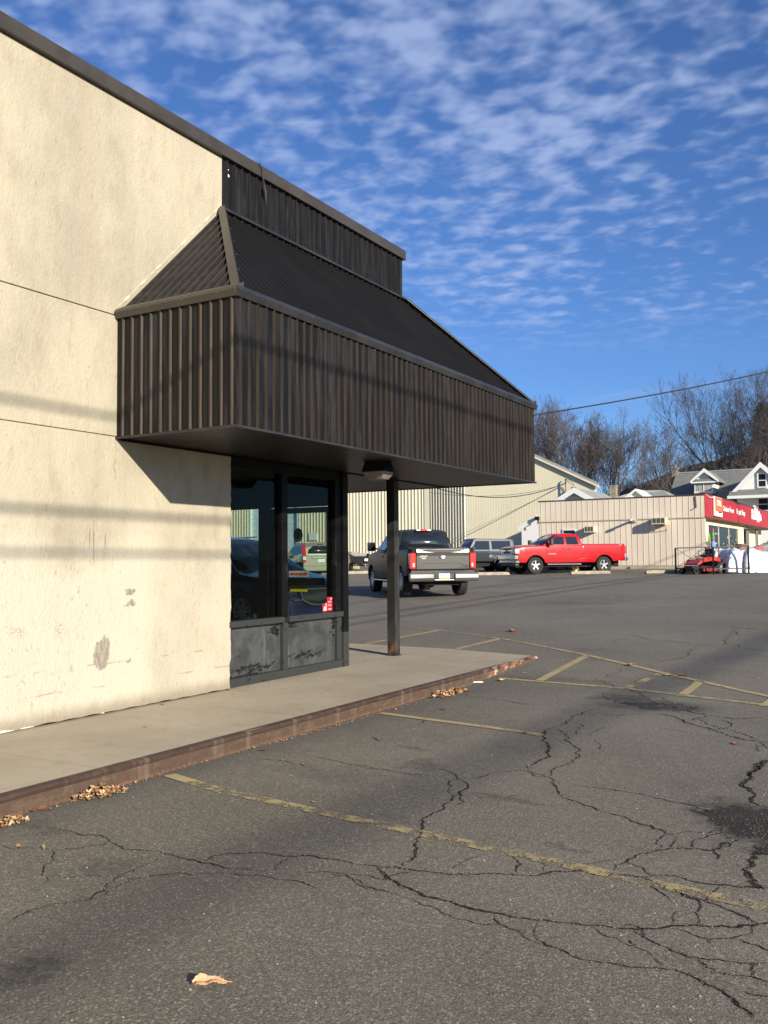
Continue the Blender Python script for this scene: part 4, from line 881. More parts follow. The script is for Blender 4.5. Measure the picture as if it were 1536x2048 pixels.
# --- houses behind
def gable_house(nm, label, x0, x1, y0, y1, ze, zr, zb, roofm, over=.35, cat='house', par=None):
    xm = (x0+x1)/2; o = empty(nm, (xm, (y0+y1)/2, zb), 0, label, cat) if par is None else par
    mb = MB(); mb.prism([(x0, zb), (x1, zb), (x1, ze), (xm, zr-.05), (x0, ze)], y0, 0, 'y', y1); part(mb, 'wall', M['siding'], o)
    s_ = (zr-ze)/(xm-x0); mb = MB()
    for sg in (-1, 1):
        xo = xm+sg*(xm-x0+over); zo = ze-s_*over; mb.prism([(xm, zr), (xm, zr+.12), (xo, zo+.12), (xo, zo)], y0-over, 0, 'y', y1+over)
    rf = part(mb, 'roof', roofm, o); mb = MB()
    for sg in (-1, 1):
        xo = xm+sg*(xm-x0+over+.03); zo = ze-s_*(over+.03); mb.prism([(xm, zr-.22), (xm, zr+.14), (xo, zo+.14), (xo, zo-.22)], y0-over-.06, 0, 'y', y0-over-.002)
    part(mb, 'rake_board', M['white'], rf); return o, rf
# small shed against the shop's left end
Yh = 49.62; ev = on_axis(1038, 1058, 1, Yh-.3); tp = on_axis(1078, 1031, 1, Yh-.3); s_ = (tp.z-ev.z)/(tp.x-ev.x)
shed = empty('shed', (tp.x-.7, Yh+3, g(Yh)), 0, 'narrow white sided shed with a sloping eave at the left end of the tan shop', 'shed')
wx = on_axis(1043.5, 1080, 1, Yh).x; mb = MB(); mb.prism([(wx, g(Yh)-.1), (XL-.005, g(Yh)-.1), (XL-.005, ev.z+s_*(XL-ev.x)-.06), (wx, ev.z+s_*(wx-ev.x)-.06)], Yh, 0, 'y', Yh+5); part(mb, 'wall', M['siding'], shed)
mb = MB(); mb.prism([(ev.x, ev.z-.04), (XL-.005, ev.z+s_*(XL-ev.x)-.04), (XL-.005, ev.z+s_*(XL-ev.x)+.10), (ev.x, ev.z+.10)], Yh-.25, 0, 'y', Yh+5.3); rf = part(mb, 'roof', M['paleroof'], shed)
mb = MB(); mb.prism([(ev.x-.05, ev.z-.16), (XL-.02, ev.z+s_*(XL-ev.x)-.14), (XL-.02, ev.z+s_*(XL-ev.x)+.12), (ev.x-.05, ev.z+.12)], Yh-.32, 0, 'y', Yh-.255); part(mb, 'rake_board', M['white'], rf)
q = on_axis(1075, 1036, 1, Yh-.35); mb = MB(); mb.box(q.x-.08, q.x+.12, Yh-.6, Yh-.33, q.z-.12, q.z+.08); mb.tube([(q.x+.05, Yh-.5, q.z-.1), (q.x+.1, Yh-.5, q.z-.3)], .03, 6); part(mb, 'eave_lamp', M['black'], shed)
# house 1 (behind the shop, left)
Yh = 55.2; pk = on_axis(1148, 979, 1, Yh); ev = on_axis(1100, 1013, 1, Yh)
h1, rf = gable_house('house', 'small white house whose gable peeks over the left half of the tan shop', ev.x+.3, 2*pk.x-ev.x-.3, Yh+.35, Yh+6.2, ev.z+.25, pk.z, g(Yh), M['paleroof'])
# house 2
Yg = 74.0; pk2 = on_axis(1272, 980, 1, Yg); e2 = on_axis(1250, 998, 1, Yg)
h2 = empty('house', (pk2.x, Yg+4, g(60)), 0, 'pale roofed house whose small cross gable just shows above the middle of the tan shop', 'house')
mb = MB(); a = on_axis(1205, 1000, 1, Yg+1); b = on_axis(1345, 1000, 1, Yg+1); zr = on_axis(1275, 981, 1, Yg+4).z
mb.add([(a.x, Yg+1, a.z-.1), (b.x, Yg+1, a.z-.1), (b.x, Yg+9, a.z-.1), (a.x, Yg+9, a.z-.1), (pk2.x-.8, Yg+4, zr), (pk2.x+1.0, Yg+5, zr)], [(0,1,5,4), (1,2,5), (2,3,4,5), (3,0,4), (0,3,2,1)]); rf2 = part(mb, 'roof', M['paleroof'], h2)
mb = MB(); mb.box(a.x+.4, b.x-.4, Yg+1.3, Yg+8.7, g(60), a.z-.12); part(mb, 'wall', M['siding'], h2)
hw = pk2.x-e2.x; mb = MB(); mb.prism([(pk2.x-hw, e2.z), (pk2.x+hw, e2.z), (pk2.x, pk2.z-.08)], Yg, 0, 'y', Yg+1.5); part(mb, 'gable', M['siding'], h2)
mb = MB()
for sg in (-1, 1): mb.prism([(pk2.x, pk2.z-.10), (pk2.x, pk2.z+.10), (pk2.x+sg*(hw+.25), e2.z-.1), (pk2.x+sg*(hw+.25), e2.z-.3)], Yg-.25, 0, 'y', Yg+2.6)
part(mb, 'gable_roof', M['white'], rf2)
a = on_axis(1219, 995, 1, Yg+3); b = on_axis(1231, 973, 1, Yg+3); mb = MB(); mb.box(a.x, b.x, Yg+3, Yg+3.6, a.z-2, b.z); mb.box(a.x-.05, b.x+.05, Yg+2.95, Yg+3.65, b.z, b.z+.12); part(mb, 'chimney', M['stone'], rf2)
# house 3: big grey roof with a dormer and a white cross gable
Yr = 90.0; Yf = 82.0
def P3(u, v, y): return on_axis(u, v, 1, y)
h3 = empty('house', (P3(1440, 1000, 84).x, 84, g(84)), 0, 'large white house with a long grey shingle roof, a dormer and a steep front gable', 'house')
rl, rr = P3(1352, 949, Yr), P3(1560, 934, Yr); fl, fr_ = P3(1333, 1002, Yf), P3(1560, 1008, Yf)
zr = (rl.z+rr.z)/2; zf = fl.z-.3
mb = MB(); mb.add([(fl.x, Yf, zf), (rr.x+3, Yf, zf), (rr.x+3, Yr, zr), (rl.x, Yr, zr), (rl.x, 2*Yr-Yf, zf), (rr.x+3, 2*Yr-Yf, zf)], [(0,1,2,3), (3,2,5,4), (0,3,4), (1,5,2), (0,4,5,1)]); r3 = part(mb, 'roof', M['shingle'], h3)
mb = MB(); mb.bar((rl.x, Yr, zr+.05), (rr.x+3, Yr, zr+.05), .18, .10); part(mb, 'ridge_cap', M['paleroof'], r3)
mb = MB(); mb.box(fl.x+.4, rr.x+2.5, Yf+.4, 2*Yr-Yf-.4, g(60), zf-.02); part(mb, 'wall', M['siding'], h3)
a = P3(1344, 950, Yr-.4); b = P3(1354, 938, Yr-.4); mb = MB(); mb.box(a.x, b.x, Yr-.4, Yr+.1, a.z-1.2, b.z); mb.box(a.x-.06, b.x+.06, Yr-.46, Yr+.16, b.z, b.z+.1); part(mb, 'chimney', M['stone'], r3); mb = MB(); mb.lathe([(0,0),(.13,0),(.12,.4),(0,.4)], 12, axis='z', c=((a.x+b.x)/2, Yr-.15, b.z+.1)); part(mb, 'chimney_pot', M['brick'], r3)
# dormer
Yd = Yf+1.2; pk = P3(1404.5, 939, Yd-.3); el = P3(1382, 963.5, Yd-.3); er = P3(1436, 961.5, Yd-.3); wl = P3(1388.5, 986, Yd); wr = P3(1427, 983, Yd); ez = (el.z+er.z)/2
mb = MB(); mb.prism([(wl.x, wl.z-.1), (wr.x, wl.z-.1), (wr.x, ez), ((wl.x+wr.x)/2, pk.z-.1), (wl.x, ez)], Yd, 0, 'y', Yd+4); d3 = part(mb, 'dormer', M['siding'], h3)
xm = (el.x+er.x)/2; mb = MB()
for x_ in (el.x, er.x): mb.prism([(xm, pk.z-.05), (xm, pk.z+.05), (x_, ez+.05), (x_, ez-.05)], Yd-.28, 0, 'y', Yd+4.4)
part(mb, 'dormer_roof', M['shingle'], d3); mb = MB()
for x_ in (el.x, er.x): mb.prism([(xm, pk.z-.24), (xm, pk.z+.10), (x_+(.04 if x_>xm else -.04), ez+.09), (x_+(.04 if x_>xm else -.04), ez-.12)], Yd-.38, 0, 'y', Yd-.285)
mb.box(el.x, er.x, Yd-.30, Yd-.02, ez-.14, ez-.02); part(mb, 'dormer_trim', M['white'], d3)
mb = MB(); mb.prism([(el.x+.2, ez-.02), (er.x-.2, ez-.02), (er.x-.5, ez+.22), (el.x+.5, ez+.22)], Yd-.26, 0, 'y', Yd-.02); part(mb, 'dormer_apron', M['shingle'], d3)
mb = MB(); mb.box(wl.x+.08, wr.x-.08, Yd-.05, Yd-.01, wl.z+.12, ez-.16); wn = part(mb, 'dormer_window', M['curtain'], d3)
mb = MB()
for x_ in (wl.x+.08, (wl.x+wr.x)/2, wr.x-.08): mb.box(x_-.035, x_+.035, Yd-.08, Yd-.055, wl.z+.1, ez-.14)
mb.box(wl.x, wr.x, Yd-.1, Yd-.052, wl.z-.02, wl.z+.11); part(mb, 'dormer_sash', M['white'], d3)
# cross gable
Yc3 = Yf-1.6; pk = P3(1520.5, 927, Yc3); el = P3(1460, 991, Yc3); sx = pk.x-el.x; ez = el.z
mb = MB(); mb.prism([(el.x+.5, g(80)), (2*pk.x-el.x-.5, g(80)), (2*pk.x-el.x-.5, ez+.5*(pk.z-ez)/sx), (pk.x, pk.z-.1), (el.x+.5, ez+.5*(pk.z-ez)/sx)], Yc3+.3, 0, 'y', Yr); g3 = part(mb, 'front_gable', M['siding'], h3)
mb = MB()
for x_ in (el.x, 2*pk.x-el.x): mb.prism([(pk.x, pk.z-.08), (pk.x, pk.z+.08), (x_, ez+.08), (x_, ez-.08)], Yc3+.05, 0, 'y', Yr-1.2)
part(mb, 'gable_roof', M['shingle'], g3); mb = MB()
for x_ in (el.x, 2*pk.x-el.x): mb.prism([(pk.x, pk.z-.32), (pk.x, pk.z+.14), (x_, ez+.14), (x_, ez-.2)], Yc3-.08, 0, 'y', Yc3+.045)
part(mb, 'gable_trim', M['white'], g3)
a = P3(1460, 993, Yc3-.6); b = P3(1560, 976, Yc3+.3); mb = MB(); mb.prism([(Yc3-1.0, a.z-.1), (Yc3+.29, b.z-.12), (Yc3+.29, b.z-.0), (Yc3-1.0, a.z+.0)], el.x, 0, 'x', b.x+4); part(mb, 'porch_roof', M['shingle'], g3)
mb = MB(); mb.box(el.x-.05, b.x+4, Yc3-1.08, Yc3-1.002, a.z-.22, a.z+.02); part(mb, 'porch_fascia', M['white'], g3)
for (u0, v0, u1, v1) in ((1517.5, 948, 1531, 973.5), (1518, 997, 1536, 1020)):
    a = P3(u0, v1, Yc3+.28); b = P3(u1, v0, Yc3+.28); mb = MB(); mb.box(a.x, b.x, Yc3+.22, Yc3+.26, a.z, b.z); o = part(mb, 'house_window', M['winglass'], g3)
    mb = MB(); mb.box(a.x-.1, a.x, Yc3+.18, Yc3+.29, a.z-.1, b.z+.1); mb.box(b.x, b.x+.1, Yc3+.18, Yc3+.29, a.z-.1, b.z+.1); mb.box(a.x, b.x, Yc3+.18, Yc3+.29, b.z, b.z+.1); mb.box(a.x, b.x, Yc3+.18, Yc3+.29, a.z-.1, a.z); mb.box(a.x, b.x, Yc3+.17, Yc3+.215, (a.z+b.z)/2-.03, (a.z+b.z)/2+.03); part(mb, 'window_casing', M['white'], g3)

# --- hill
HB = [(1100,1060),(1190,1000),(1240,990),(1290,968),(1340,950),(1400,932),(1470,915),(1536,896),(1650,865),(1800,840),(2100,830)]
mb = MB(); nu = 420; nv = 60; D0, D1 = 520, 900
for i in range(nu+1):
    u = 1080+(2150-1080)*i/nu; v = 1060
    for (ua, va), (ub, vb) in zip(HB, HB[1:]):
        if ua <= u <= ub: v = va+(vb-va)*(u-ua)/(ub-ua)
    for j in range(nv+1):
        t_ = j/nv; D = D0+(D1-D0)*t_; p = at_depth(u, 1112, D); top = at_depth(u, v, D1).z; ft = t_*t_*(3-2*t_)
        z = 1.5+max(0, top-1.5)*ft; z += (mnoise.noise(Vector((p.x*.03, p.y*.03, 0)))*2.5+mnoise.noise(Vector((p.x*.35, p.y*.35, 3)))*1.6+random.uniform(-1,1)*1.5)*min(1, ft*3)
        mb.v.append((p.x, p.y, z))
for j in range(nu):
    for i in range(nv): a = j*(nv+1)+i; mb.f.append((a, a+nv+1, a+nv+2, a+1)); mb.m.append(0)
M['hill'] = mat('hill_woods', (.07,.055,.06), .95, fn=grime((.034,.026,.030), (.062,.046,.046), .05, (1,1,2), lo=.35, hi=.65)); tag(mb.build('hill', M['hill'], fix=True), 'dark wooded hill beyond the houses', kind='structure')  # dull purple tint in the base colour paints in a slight haze
# ================================================================ vehicles
M['tyre'] = mat('tyre', (.012,.012,.012), .85); M['alloy'] = mat('alloy', (.50,.50,.50), .28, .9); M['autoglass'] = mat('auto_glass', (.012,.015,.018), .04, spec=1.0); M['plastic'] = mat('black_plastic', (.010,.010,.011), .5)
M['redlamp'] = mat('red_lamp', (.50,.008,.012), .12, spec=.8); M['clearlamp'] = mat('clear_lamp', (.62,.62,.60), .1, spec=.9); M['amber'] = mat('amber_lamp', (.75,.22,.02), .15); M['underside'] = mat('underside', (.006,.006,.006), .9)
M['cabin'] = mat('cabin_lining', (.03,.03,.032), .8); M['plate'] = mat('plate_white', (.62,.66,.70), .5); M['plateyellow'] = mat('plate_yellow', (.75,.50,.12), .5); M['plateblue'] = mat('plate_blue', (.05,.08,.25), .5)
def lerp_tab(tab, x):
    if x <= tab[0][0]: return tab[0][1]
    for (a, va), (b, vb) in zip(tab, tab[1:]):
        if x <= b: t_ = (x-a)/(b-a); t_ = t_; return va+(vb-va)*t_
    return tab[-1][1]
class Car:
    """local frame: x forward, y left, z up, ground at 0"""
    def __init__(s, name, label, cat, loc, heading, paint, S):
        s.S = S; s.paint = paint; s.o = empty(name, loc, heading, label, cat)
    def add(s, mb, name, m_, parent=None, **k): return mb.build(name, m_, parent or s.o, **k)
    # body surface ------------------------------------------------
    def arch(s, x, side=True):
        z = lerp_tab(s.S['zb'], x)
        for wx in s.S['wheels']:
            d = abs(x-wx); r = s.S['arch']
            if d < r: z = max(z, s.S['wr']+math.sqrt(r*r-d*d)*.98)
        return z
    def hw(s, x): return lerp_tab(s.S['plan'], x)
    def yb(s, x, z):
        W = s.hw(x); zt = lerp_tab(s.S['top'], x); lo = s.S.get('lo', .35)
        k = 1.0
        if z < .75: k -= .035*((.75-z)/(.75-lo))**2
        sh = s.S.get('shoulder', .86)*1.0
        if z > sh: k -= s.S.get('tumble', .035)*((z-sh)/max(.05, zt-sh))**2
        return W*k
    def body(s, name='body'):
        S = s.S; x0, x1 = S['plan'][0][0], S['plan'][-1][0]; xs = set(); n = 64
        for i in range(n+1): xs.add(round(x0+(x1-x0)*i/n, 4))
        for wx in S['wheels']:
            for k in range(-12, 13): xs.add(round(wx+S['arch']*math.sin(k/12*math.pi/2), 4))
        for p, _ in S['top']: xs.add(round(p, 4))
        for a in S.get('cuts', []): xs.add(a)
        xs = sorted(x for x in xs if x0 <= x <= x1); rows = []
        fr_ = [0, .12, .3, .5, .68, .82, .92, .97]
        for x in xs:
            zb = s.arch(x); zt = lerp_tab(S['top'], x); W = s.hw(x); pts = []
            zc = zt-.05
            for f in fr_: z = zb+(zc-zb)*f/.97; pts.append((s.yb(x, z), z))
            yt = pts[-1][0]; pts += [(yt-.015, zt-.022), (yt-.05, zt-.004), (yt-.12, zt)]
            cr = S.get('crown', .03) if (S.get('hood0', 9) <= x) else 0.0
            pts += [(yt*.55, zt+cr*.8), (0, zt+cr)]
            rows.append([(x, y, z) for y, z in pts]+[(x, -y, z) for y, z in pts[-2::-1]])
        mb = MB(); m = len(rows[0])
        for r in rows: mb.v += r
        for i in range(len(rows)-1):
            x = (xs[i]+xs[i+1])/2
            for j in range(m-1):
                if S.get('bed') and S['bed'][0] < x < S['bed'][1] and 9 < j < m-1-10: continue
                a = i*m+j; mb.f.append((a, a+1, a+1+m, a+m)); mb.m.append(0)
        mb.f.append(tuple(range(m))); mb.m.append(0); mb.f.append(tuple((len(rows)-1)*m+j for j in range(m))[::-1]); mb.m.append(0)
        s.b = s.add(mb, name, s.paint, smooth=32); return s.b
    def under(s):
        S = s.S; x0, x1 = S['plan'][0][0]+.15, S['plan'][-1][0]-.2; mb = MB()
        mb.box(x0, x1, -.52, .52, .32, S.get('under_top', .85)); w = s.hw(0)-.08
        ws = sorted(S['wheels']); mb.box(ws[0]+S['arch']+.02, ws[1]-S['arch']-.02, -w, w, S['zb'][0][1]*.9, .8)
        s.add(mb, 'underbody', M['underside'])
        
        for wx in ws:
            for sg in (1, -1):
                mb = MB(); n = 14; r = S['arch']+.02; ya, yb = sg*.50, sg*(s.hw(wx)-.03)
                for k in range(n): t0, t1 = math.pi*k/n, math.pi*(k+1)/n; mb.face([(wx+r*math.cos(t0), ya, S['wr']+r*math.sin(t0)), (wx+r*math.cos(t1), ya, S['wr']+r*math.sin(t1)), (wx+r*math.cos(t1), yb, S['wr']+r*math.sin(t1)), (wx+r*math.cos(t0), yb, S['wr']+r*math.sin(t0))])
                s.add(mb, 'wheel_well', M['underside'])
    def wheel(s, spokes=5, rim='alloy', rk=.60, two=False):
        r, w = s.S['wr'], s.S.get('tw', .25)
        for wx in s.S['wheels']:
            for sg in (1, -1):
                yo = sg*(s.hw(wx)-.02-w/2); c = (wx, yo, r); mb = MB()
                mb.lathe([(r*rk, -w*.42), (r*.80, -w*.5), (r*.95, -w*.46), (r, -w*.36), (r*1.0, -w*.12), (r*.985, -w*.1), (r*.985, w*.1), (r*1.0, w*.12), (r, w*.36), (r*.95, w*.46), (r*.80, w*.5), (r*rk, w*.42)], 32, c=c)
                t_ = s.add(mb, 'tyre', M['tyre'], smooth=True); mb = MB(); R_ = r*rk
                q = 1 if sg > 0 else -1
                mb.lathe([(R_*.98, q*w*.10), (R_*1.0, q*w*.43), (R_*.93, q*w*.46), (R_*.90, q*w*.36), (R_*.90, q*w*.1)], 32, c=c)
                for k in range(spokes):
                    a = 2*math.pi*k/spokes+.3; ca, sa = math.cos(a), math.sin(a)
                    for off in ((-.09, .09) if two else (0,)):
                        p = Vector((wx+R_*.16*ca-off*R_*sa, yo+q*w*.36, r+R_*.16*sa+off*R_*ca)); e = Vector((wx+R_*.93*ca-off*1.6*R_*sa, yo+q*w*.38, r+R_*.93*sa+off*1.6*R_*ca)); mb.bar(p, e, (.13 if two else .30)*R_, .035, upv=(0,1,0))
                mb.lathe([(0, q*w*.42), (R_*.17, q*w*.41), (R_*.25, q*w*.34), (R_*.25, q*w*.2)], 16, c=c)
                s.add(mb, 'rim', M[rim], t_, smooth=30); mb = MB(); mb.lathe([(0, q*w*.05), (R_*.9, q*w*.05), (R_*.9, q*w*.08), (0, q*w*.08)], 20, c=c); s.add(mb, 'brake_disc', M['plastic'], t_)
    # greenhouse ---------------------------------------------------
    def yc(s, z):
        c = s.S['cab']; return c['yb']+(c['yt']-c['yb'])*(z-c['zb'])/(c['zt']-c['zb'])
    def cabin(s):
        c = s.S['cab']; xs = []; prof = c['prof']
        for (a, za), (b, zb_) in zip(prof, prof[1:]):
            for k in range(6): xs.append(a+(b-a)*k/6)
        xs.append(prof[-1][0]); mb = MB(); m = 13
        for x in xs:
            z = max(lerp_tab(prof, x), c['zb']+.001); h = z-c['zb']; zc = c['zb']+h*.93 if h > .05 else z; k = min(1, h/.3)
            y0, y1 = c['yb'], s.yc(zc); e = .05*k
            pts = [(y0, c['zb']-.04), (y0, c['zb']), (y1, zc), (y1-e*.35, z-.012*k), (y1-e*1.6, z), (y1*.5, z+.02*k), (0, z+.03*k)]
            mb.v += [(x, y, zz) for y, zz in pts]+[(x, -y, zz) for y, zz in pts[-2::-1]]
        for i in range(len(xs)-1):
            for j in range(m-1): a = i*m+j; mb.f.append((a, a+1, a+1+m, a+m)); mb.m.append(0)
        s.cb = s.add(mb, 'cab', s.paint, smooth=32); return s.cb
    def side_glass(s, poly, off=.006, name='side_window', m_='autoglass'):
        for sg in (1, -1):
            mb = MB(); n = len(poly); f = [(x, sg*(s.yc(z)+off), z) for x, z in poly]; bk = [(x, sg*(s.yc(z)-.02), z) for x, z in poly]
            mb.add(f+bk, [tuple(range(n)), tuple(range(n, 2*n))[::-1]]+[(i, (i+1)%n, n+(i+1)%n, n+i) for i in range(n)]); s.add(mb, name, M[m_])
    def end_glass(s, xb, zb, xt, zt, inset, name, off=.012, m_='autoglass', xs=1):
        yb_, yt_ = s.yc(zb)-inset, s.yc(zt)-inset; d = Vector((xb-xt, 0, zb-zt)); nrm = Vector((-(zb-zt)*1.0, 0, (xb-xt))).normalized()
        if nrm.x*xs < 0: nrm = -nrm
        o_ = nrm*off; rows = []
        for (x, z, y) in ((xb, zb, yb_), (xt, zt, yt_)): rows.append([Vector((x, -y, z))+o_, Vector((x+.03*xs, -y*.5, z))+o_, Vector((x+.04*xs, 0, z))+o_, Vector((x+.03*xs, y*.5, z))+o_, Vector((x, y, z))+o_])
        mb = MB(); mb.v = [tuple(p) for r in rows for p in r]+[tuple(p-o_*2.2) for r in rows for p in r]
        for k in range(4): mb.f += [(k, k+1, k+6, k+5), (k+10, k+15, k+16, k+11)]; mb.m += [0, 0]
        for a, b in ((0,5),(4,9)): mb.f.append((a, b, b+10, a+10)); mb.m.append(0)
        for k in list(range(4))+list(range(5,9)): mb.f.append((k, k+1, k+11, k+10)); mb.m.append(0)
        return s.add(mb, name, M[m_], smooth='full')
    def door(s, x0, x1, z0, z1, hx=None, name='door', hz=None, handle='paint'):
        for sg in (1, -1):
            def patch(a0, a1, b0, b1, off):
                mb = MB(); nx, nz = 8, 6
                for j in range(nz+1):
                    for i in range(nx+1):
                        x = a0+(a1-a0)*i/nx; z = b0+(b1-b0)*j/nz
                        z = max(z, s.arch(x)+.03) if True else z
                        mb.v.append((x, sg*(s.yb(x, z)+off), z))
                for j in range(nz):
                    for i in range(nx): a = j*(nx+1)+i; mb.f.append((a, a+1, a+nx+2, a+nx+1)); mb.m.append(0)
                return mb
            s.add(patch(x0-.008, x1+.008, z0-.008, z1, .002), 'door_gap', M['plastic'], smooth='full', fix=True)
            d_ = s.add(patch(x0, x1, z0, z1-.002, .005), name, s.paint, smooth='full', fix=True)
            if hx is not None:
                hz_ = hz or z1-.14; y = sg*(s.yb(hx, hz_)+.03); mb = MB(); mb.box(hx-.09, hx+.09, min(y, y-sg*.03), max(y, y-sg*.03), hz_-.015, hz_+.018); s.add(mb, 'handle', s.paint if handle == 'paint' else M[handle], d_, bevel=.008)
    def mirror(s, x, z, w, h, stand=.12, yb=None, m_='plastic'):
        for sg in (1, -1):
            y0 = sg*(yb or s.hw(x)-.06); mb = MB(); mb.bar((x, y0, z-.04), (x-.02, y0+sg*stand, z), .05, .05)
            ya, yb2 = y0+sg*stand, y0+sg*(stand+w); mb.box(x-.10, x+.04, min(ya, yb2), max(ya, yb2), z-h*.35, z+h*.65); o = s.add(mb, 'mirror', M[m_], bevel=.02)
            mb = MB(); mb.box(x-.108, x-.101, min(ya, yb2)+.02, max(ya, yb2)-.02, z-h*.30, z+h*.58); s.add(mb, 'mirror_glass', M['autoglass'], o)
    def bx(s, name, b, m_, bevel=.01, parent=None):
        mb = MB(); bs = b if isinstance(b[0], (tuple, list)) else [b]
        for q in bs: mb.box(*q)
        return s.add(mb, name, M[m_] if isinstance(m_, str) else m_, parent, bevel=bevel)
def car_paint(name, col, flake=.3, rough=.22, metal=.0):
    m = mat(name, col, rough, metal, coat=1.0, fn=lambda t, b: t.put(b.inputs['Base Color'], t.mix(t.noise(t.coord(), 1.4, 4, .6), tuple(c*.92 for c in col), tuple(min(1, c*1.1) for c in col)))); return m

def truck_common(T, L, W, belt, roof, cabx, bedz, wsb, bgx, rrx):
    pass
def heading(hx, hy): return math.atan2(hy, hx)

# ---- dark grey pickup (rear three-quarter view)
th = R(30.42+13.5); hd = Vector((-math.sin(th), math.cos(th), 0))
pc = at_depth(885, 1150, 26.2); rear = Vector((pc.x, pc.y, 0)); cen = rear+hd*2.95; loc = (cen.x, cen.y, g(cen.y))
grey = car_paint('dark_metallic_paint', (.016,.016,.017), rough=.3, metal=.0); grey.node_tree.nodes['Principled BSDF'].inputs['Coat Weight'].default_value = .0; grey.node_tree.nodes['Principled BSDF'].inputs['Specular IOR Level'].default_value = .05
S = dict(plan=[(-2.90,.90),(-2.86,.955),(-2.75,.985),(-1.2,.995),(1.2,1.0),(2.3,.985),(2.62,.93),(2.82,.80),(2.92,.62)], zb=[(-2.9,.62),(-2.4,.58),(-1.4,.50),(1.2,.46),(2.2,.50),(2.9,.52)],
 top=[(-2.9,1.36),(-1.08,1.35),(-1.05,1.30),(1.10,1.28),(1.18,1.30),(1.6,1.30),(2.4,1.23),(2.75,1.12),(2.92,.95)], wheels=[-1.86,1.83], arch=.50, wr=.405, tw=.29, hood0=1.2, crown=.035, shoulder=1.0, tumble=.03, bed=(-2.80,-1.12), cuts=[-2.80,-1.12,-1.06,-1.07],
 cab=dict(yb=.93, yt=.70, zb=1.28, zt=1.93, prof=[(-1.06,1.28),(-1.00,1.55),(-.88,1.90),(-.6,1.94),(.2,1.95),(.55,1.92),(1.35,1.30)]))
T = Car('pickup_truck', 'dark grey pickup truck with chrome rear bumper, parked beyond the canopy post', 'pickup truck', loc, math.atan2(hd.y, hd.x), grey, S)
T.o.scale = (1.03,)*3; T.body(); T.under(); T.wheel(6, two=True, rk=.62); T.cabin()
T.side_glass([(-.82,1.35),(-.05,1.35),(-.05,1.80),(-.72,1.80)]); T.side_glass([(.03,1.35),(1.12,1.35),(.95,1.45),(.52,1.80),(.03,1.80)])
T.end_glass(-1.055, 1.36, -.895, 1.86, .10, 'rear_window', xs=-1); T.end_glass(1.27, 1.36, .62, 1.87, .08, 'windshield')
T.door(-.95,-.02,.52,1.27,-.80,hz=1.14); T.door(.02,1.15,.52,1.27,.20,hz=1.14)
# bed, tailgate
T.bx('bed_liner', [(-2.79,-1.13,-.80,.80,.88,.92),(-2.79,-1.13,-.84,-.801,.88,1.33),(-2.79,-1.13,.801,.84,.88,1.33),(-1.13,-1.09,-.84,.84,.88,1.33)], 'plastic')
T.bx('bed_rail', [(-2.78,-1.10,.845,.955,1.352,1.375),(-2.78,-1.10,-.955,-.845,1.352,1.375)], 'plastic')
silver = car_paint('tailgate_paint', (.060,.058,.055), rough=.30, metal=.6)
mb = MB(); mb.prism([(-2.905,.80),(-2.93,.84),(-2.935,1.20),(-2.945,1.30),(-2.93,1.40),(-2.90,1.425),(-2.80,1.43),(-2.80,.80)], -.775, 0, 'y', .775); tg = (setattr(mb, 'v', [(x,y,z-.06) for x,y,z in mb.v]), T.add(mb, 'tailgate', silver, bevel=.012))[1]
mb = MB(); mb.prism([(-.70,1.385),(.70,1.385),(.45,1.315),(.2,1.30),(-.2,1.30),(-.45,1.315)], -2.952, 0, 'x', -2.940); mb.v = [(x,y,z-.06) for x,y,z in mb.v]; T.add(mb, 'tailgate_cap', M['plastic'], tg)
mb = MB()
for a, b in (((-.72,.875),(-.50,.985)), ((-.50,.985),(.50,.985)), ((.50,.985),(.72,.875))): mb.prism([(a[0],a[1]),(b[0],b[1]),(b[0],b[1]+.035),(a[0],a[1]+.035)], -2.944, 0, 'x', -2.928)
mb.v = [(x,y,z-.06) for x,y,z in mb.v]; T.add(mb, 'tailgate_crease', M['plastic'], tg)
mb = MB(); mb.lathe([(0,-.02),(.10,-.02),(.115,-.012),(.12,0)], 24, axis='x', c=(0,0,0)); mb.v = [(p[0]-2.938, p[1]*.95, p[2]*.42+1.105) for p in mb.v]; T.add(mb, 'emblem', M['chrome'], tg, smooth=True)
mb = MB(); mb_text(mb, 'LARIAT', .062, frame((-2.9425,.57,1.125),(0,-1,0),(0,0,1)), 0, 1.1, .002); mb.box(-2.944,-2.938,.50,.62,1.06,1.08); T.add(mb, 'badge', M['chrome'], tg)
T.bx('rear_lower_panel', (-2.915,-2.82,-.93,.93,.58,.735), 'plastic')
for sg in (1,-1):
    y0, y1 = sorted((sg*.785, sg*.965)); o = T.bx('tail_lamp', (-2.945,-2.68,y0,y1,.78,1.225), 'redlamp', .02); T.bx('reverse_lamp', (-2.950,-2.944,sorted((sg*.83, sg*.88))[0],sorted((sg*.83, sg*.88))[1],.84,.94), 'clearlamp', .002, o)
mb = MB()
for sg in (1,-1):
    y0, y1 = sorted((sg*.30, sg*1.0)); mb.prism([(-3.06,.56),(-3.09,.62),(-3.08,.72),(-3.05,.76),(-2.93,.765),(-2.93,.52),(-3.02,.52)], y0, 0, 'y', y1)
mb.prism([(-3.04,.53),(-3.05,.58),(-2.95,.58),(-2.95,.53)], -.299, 0, 'y', .299)
mb.v = [(x,y,z-.09) for x,y,z in mb.v]; bp = T.add(mb, 'rear_bumper', mat('bumper_chrome', (.085,.085,.087), .3, 0.0), bevel=.02)
T.bx('bumper_step', (-3.03,-2.93,-.298,.298,.51,.68), 'plastic', .005)
T.bx('licence_plate', (-3.045,-3.035,-.16,.16,.51,.675), 'plate', .0)
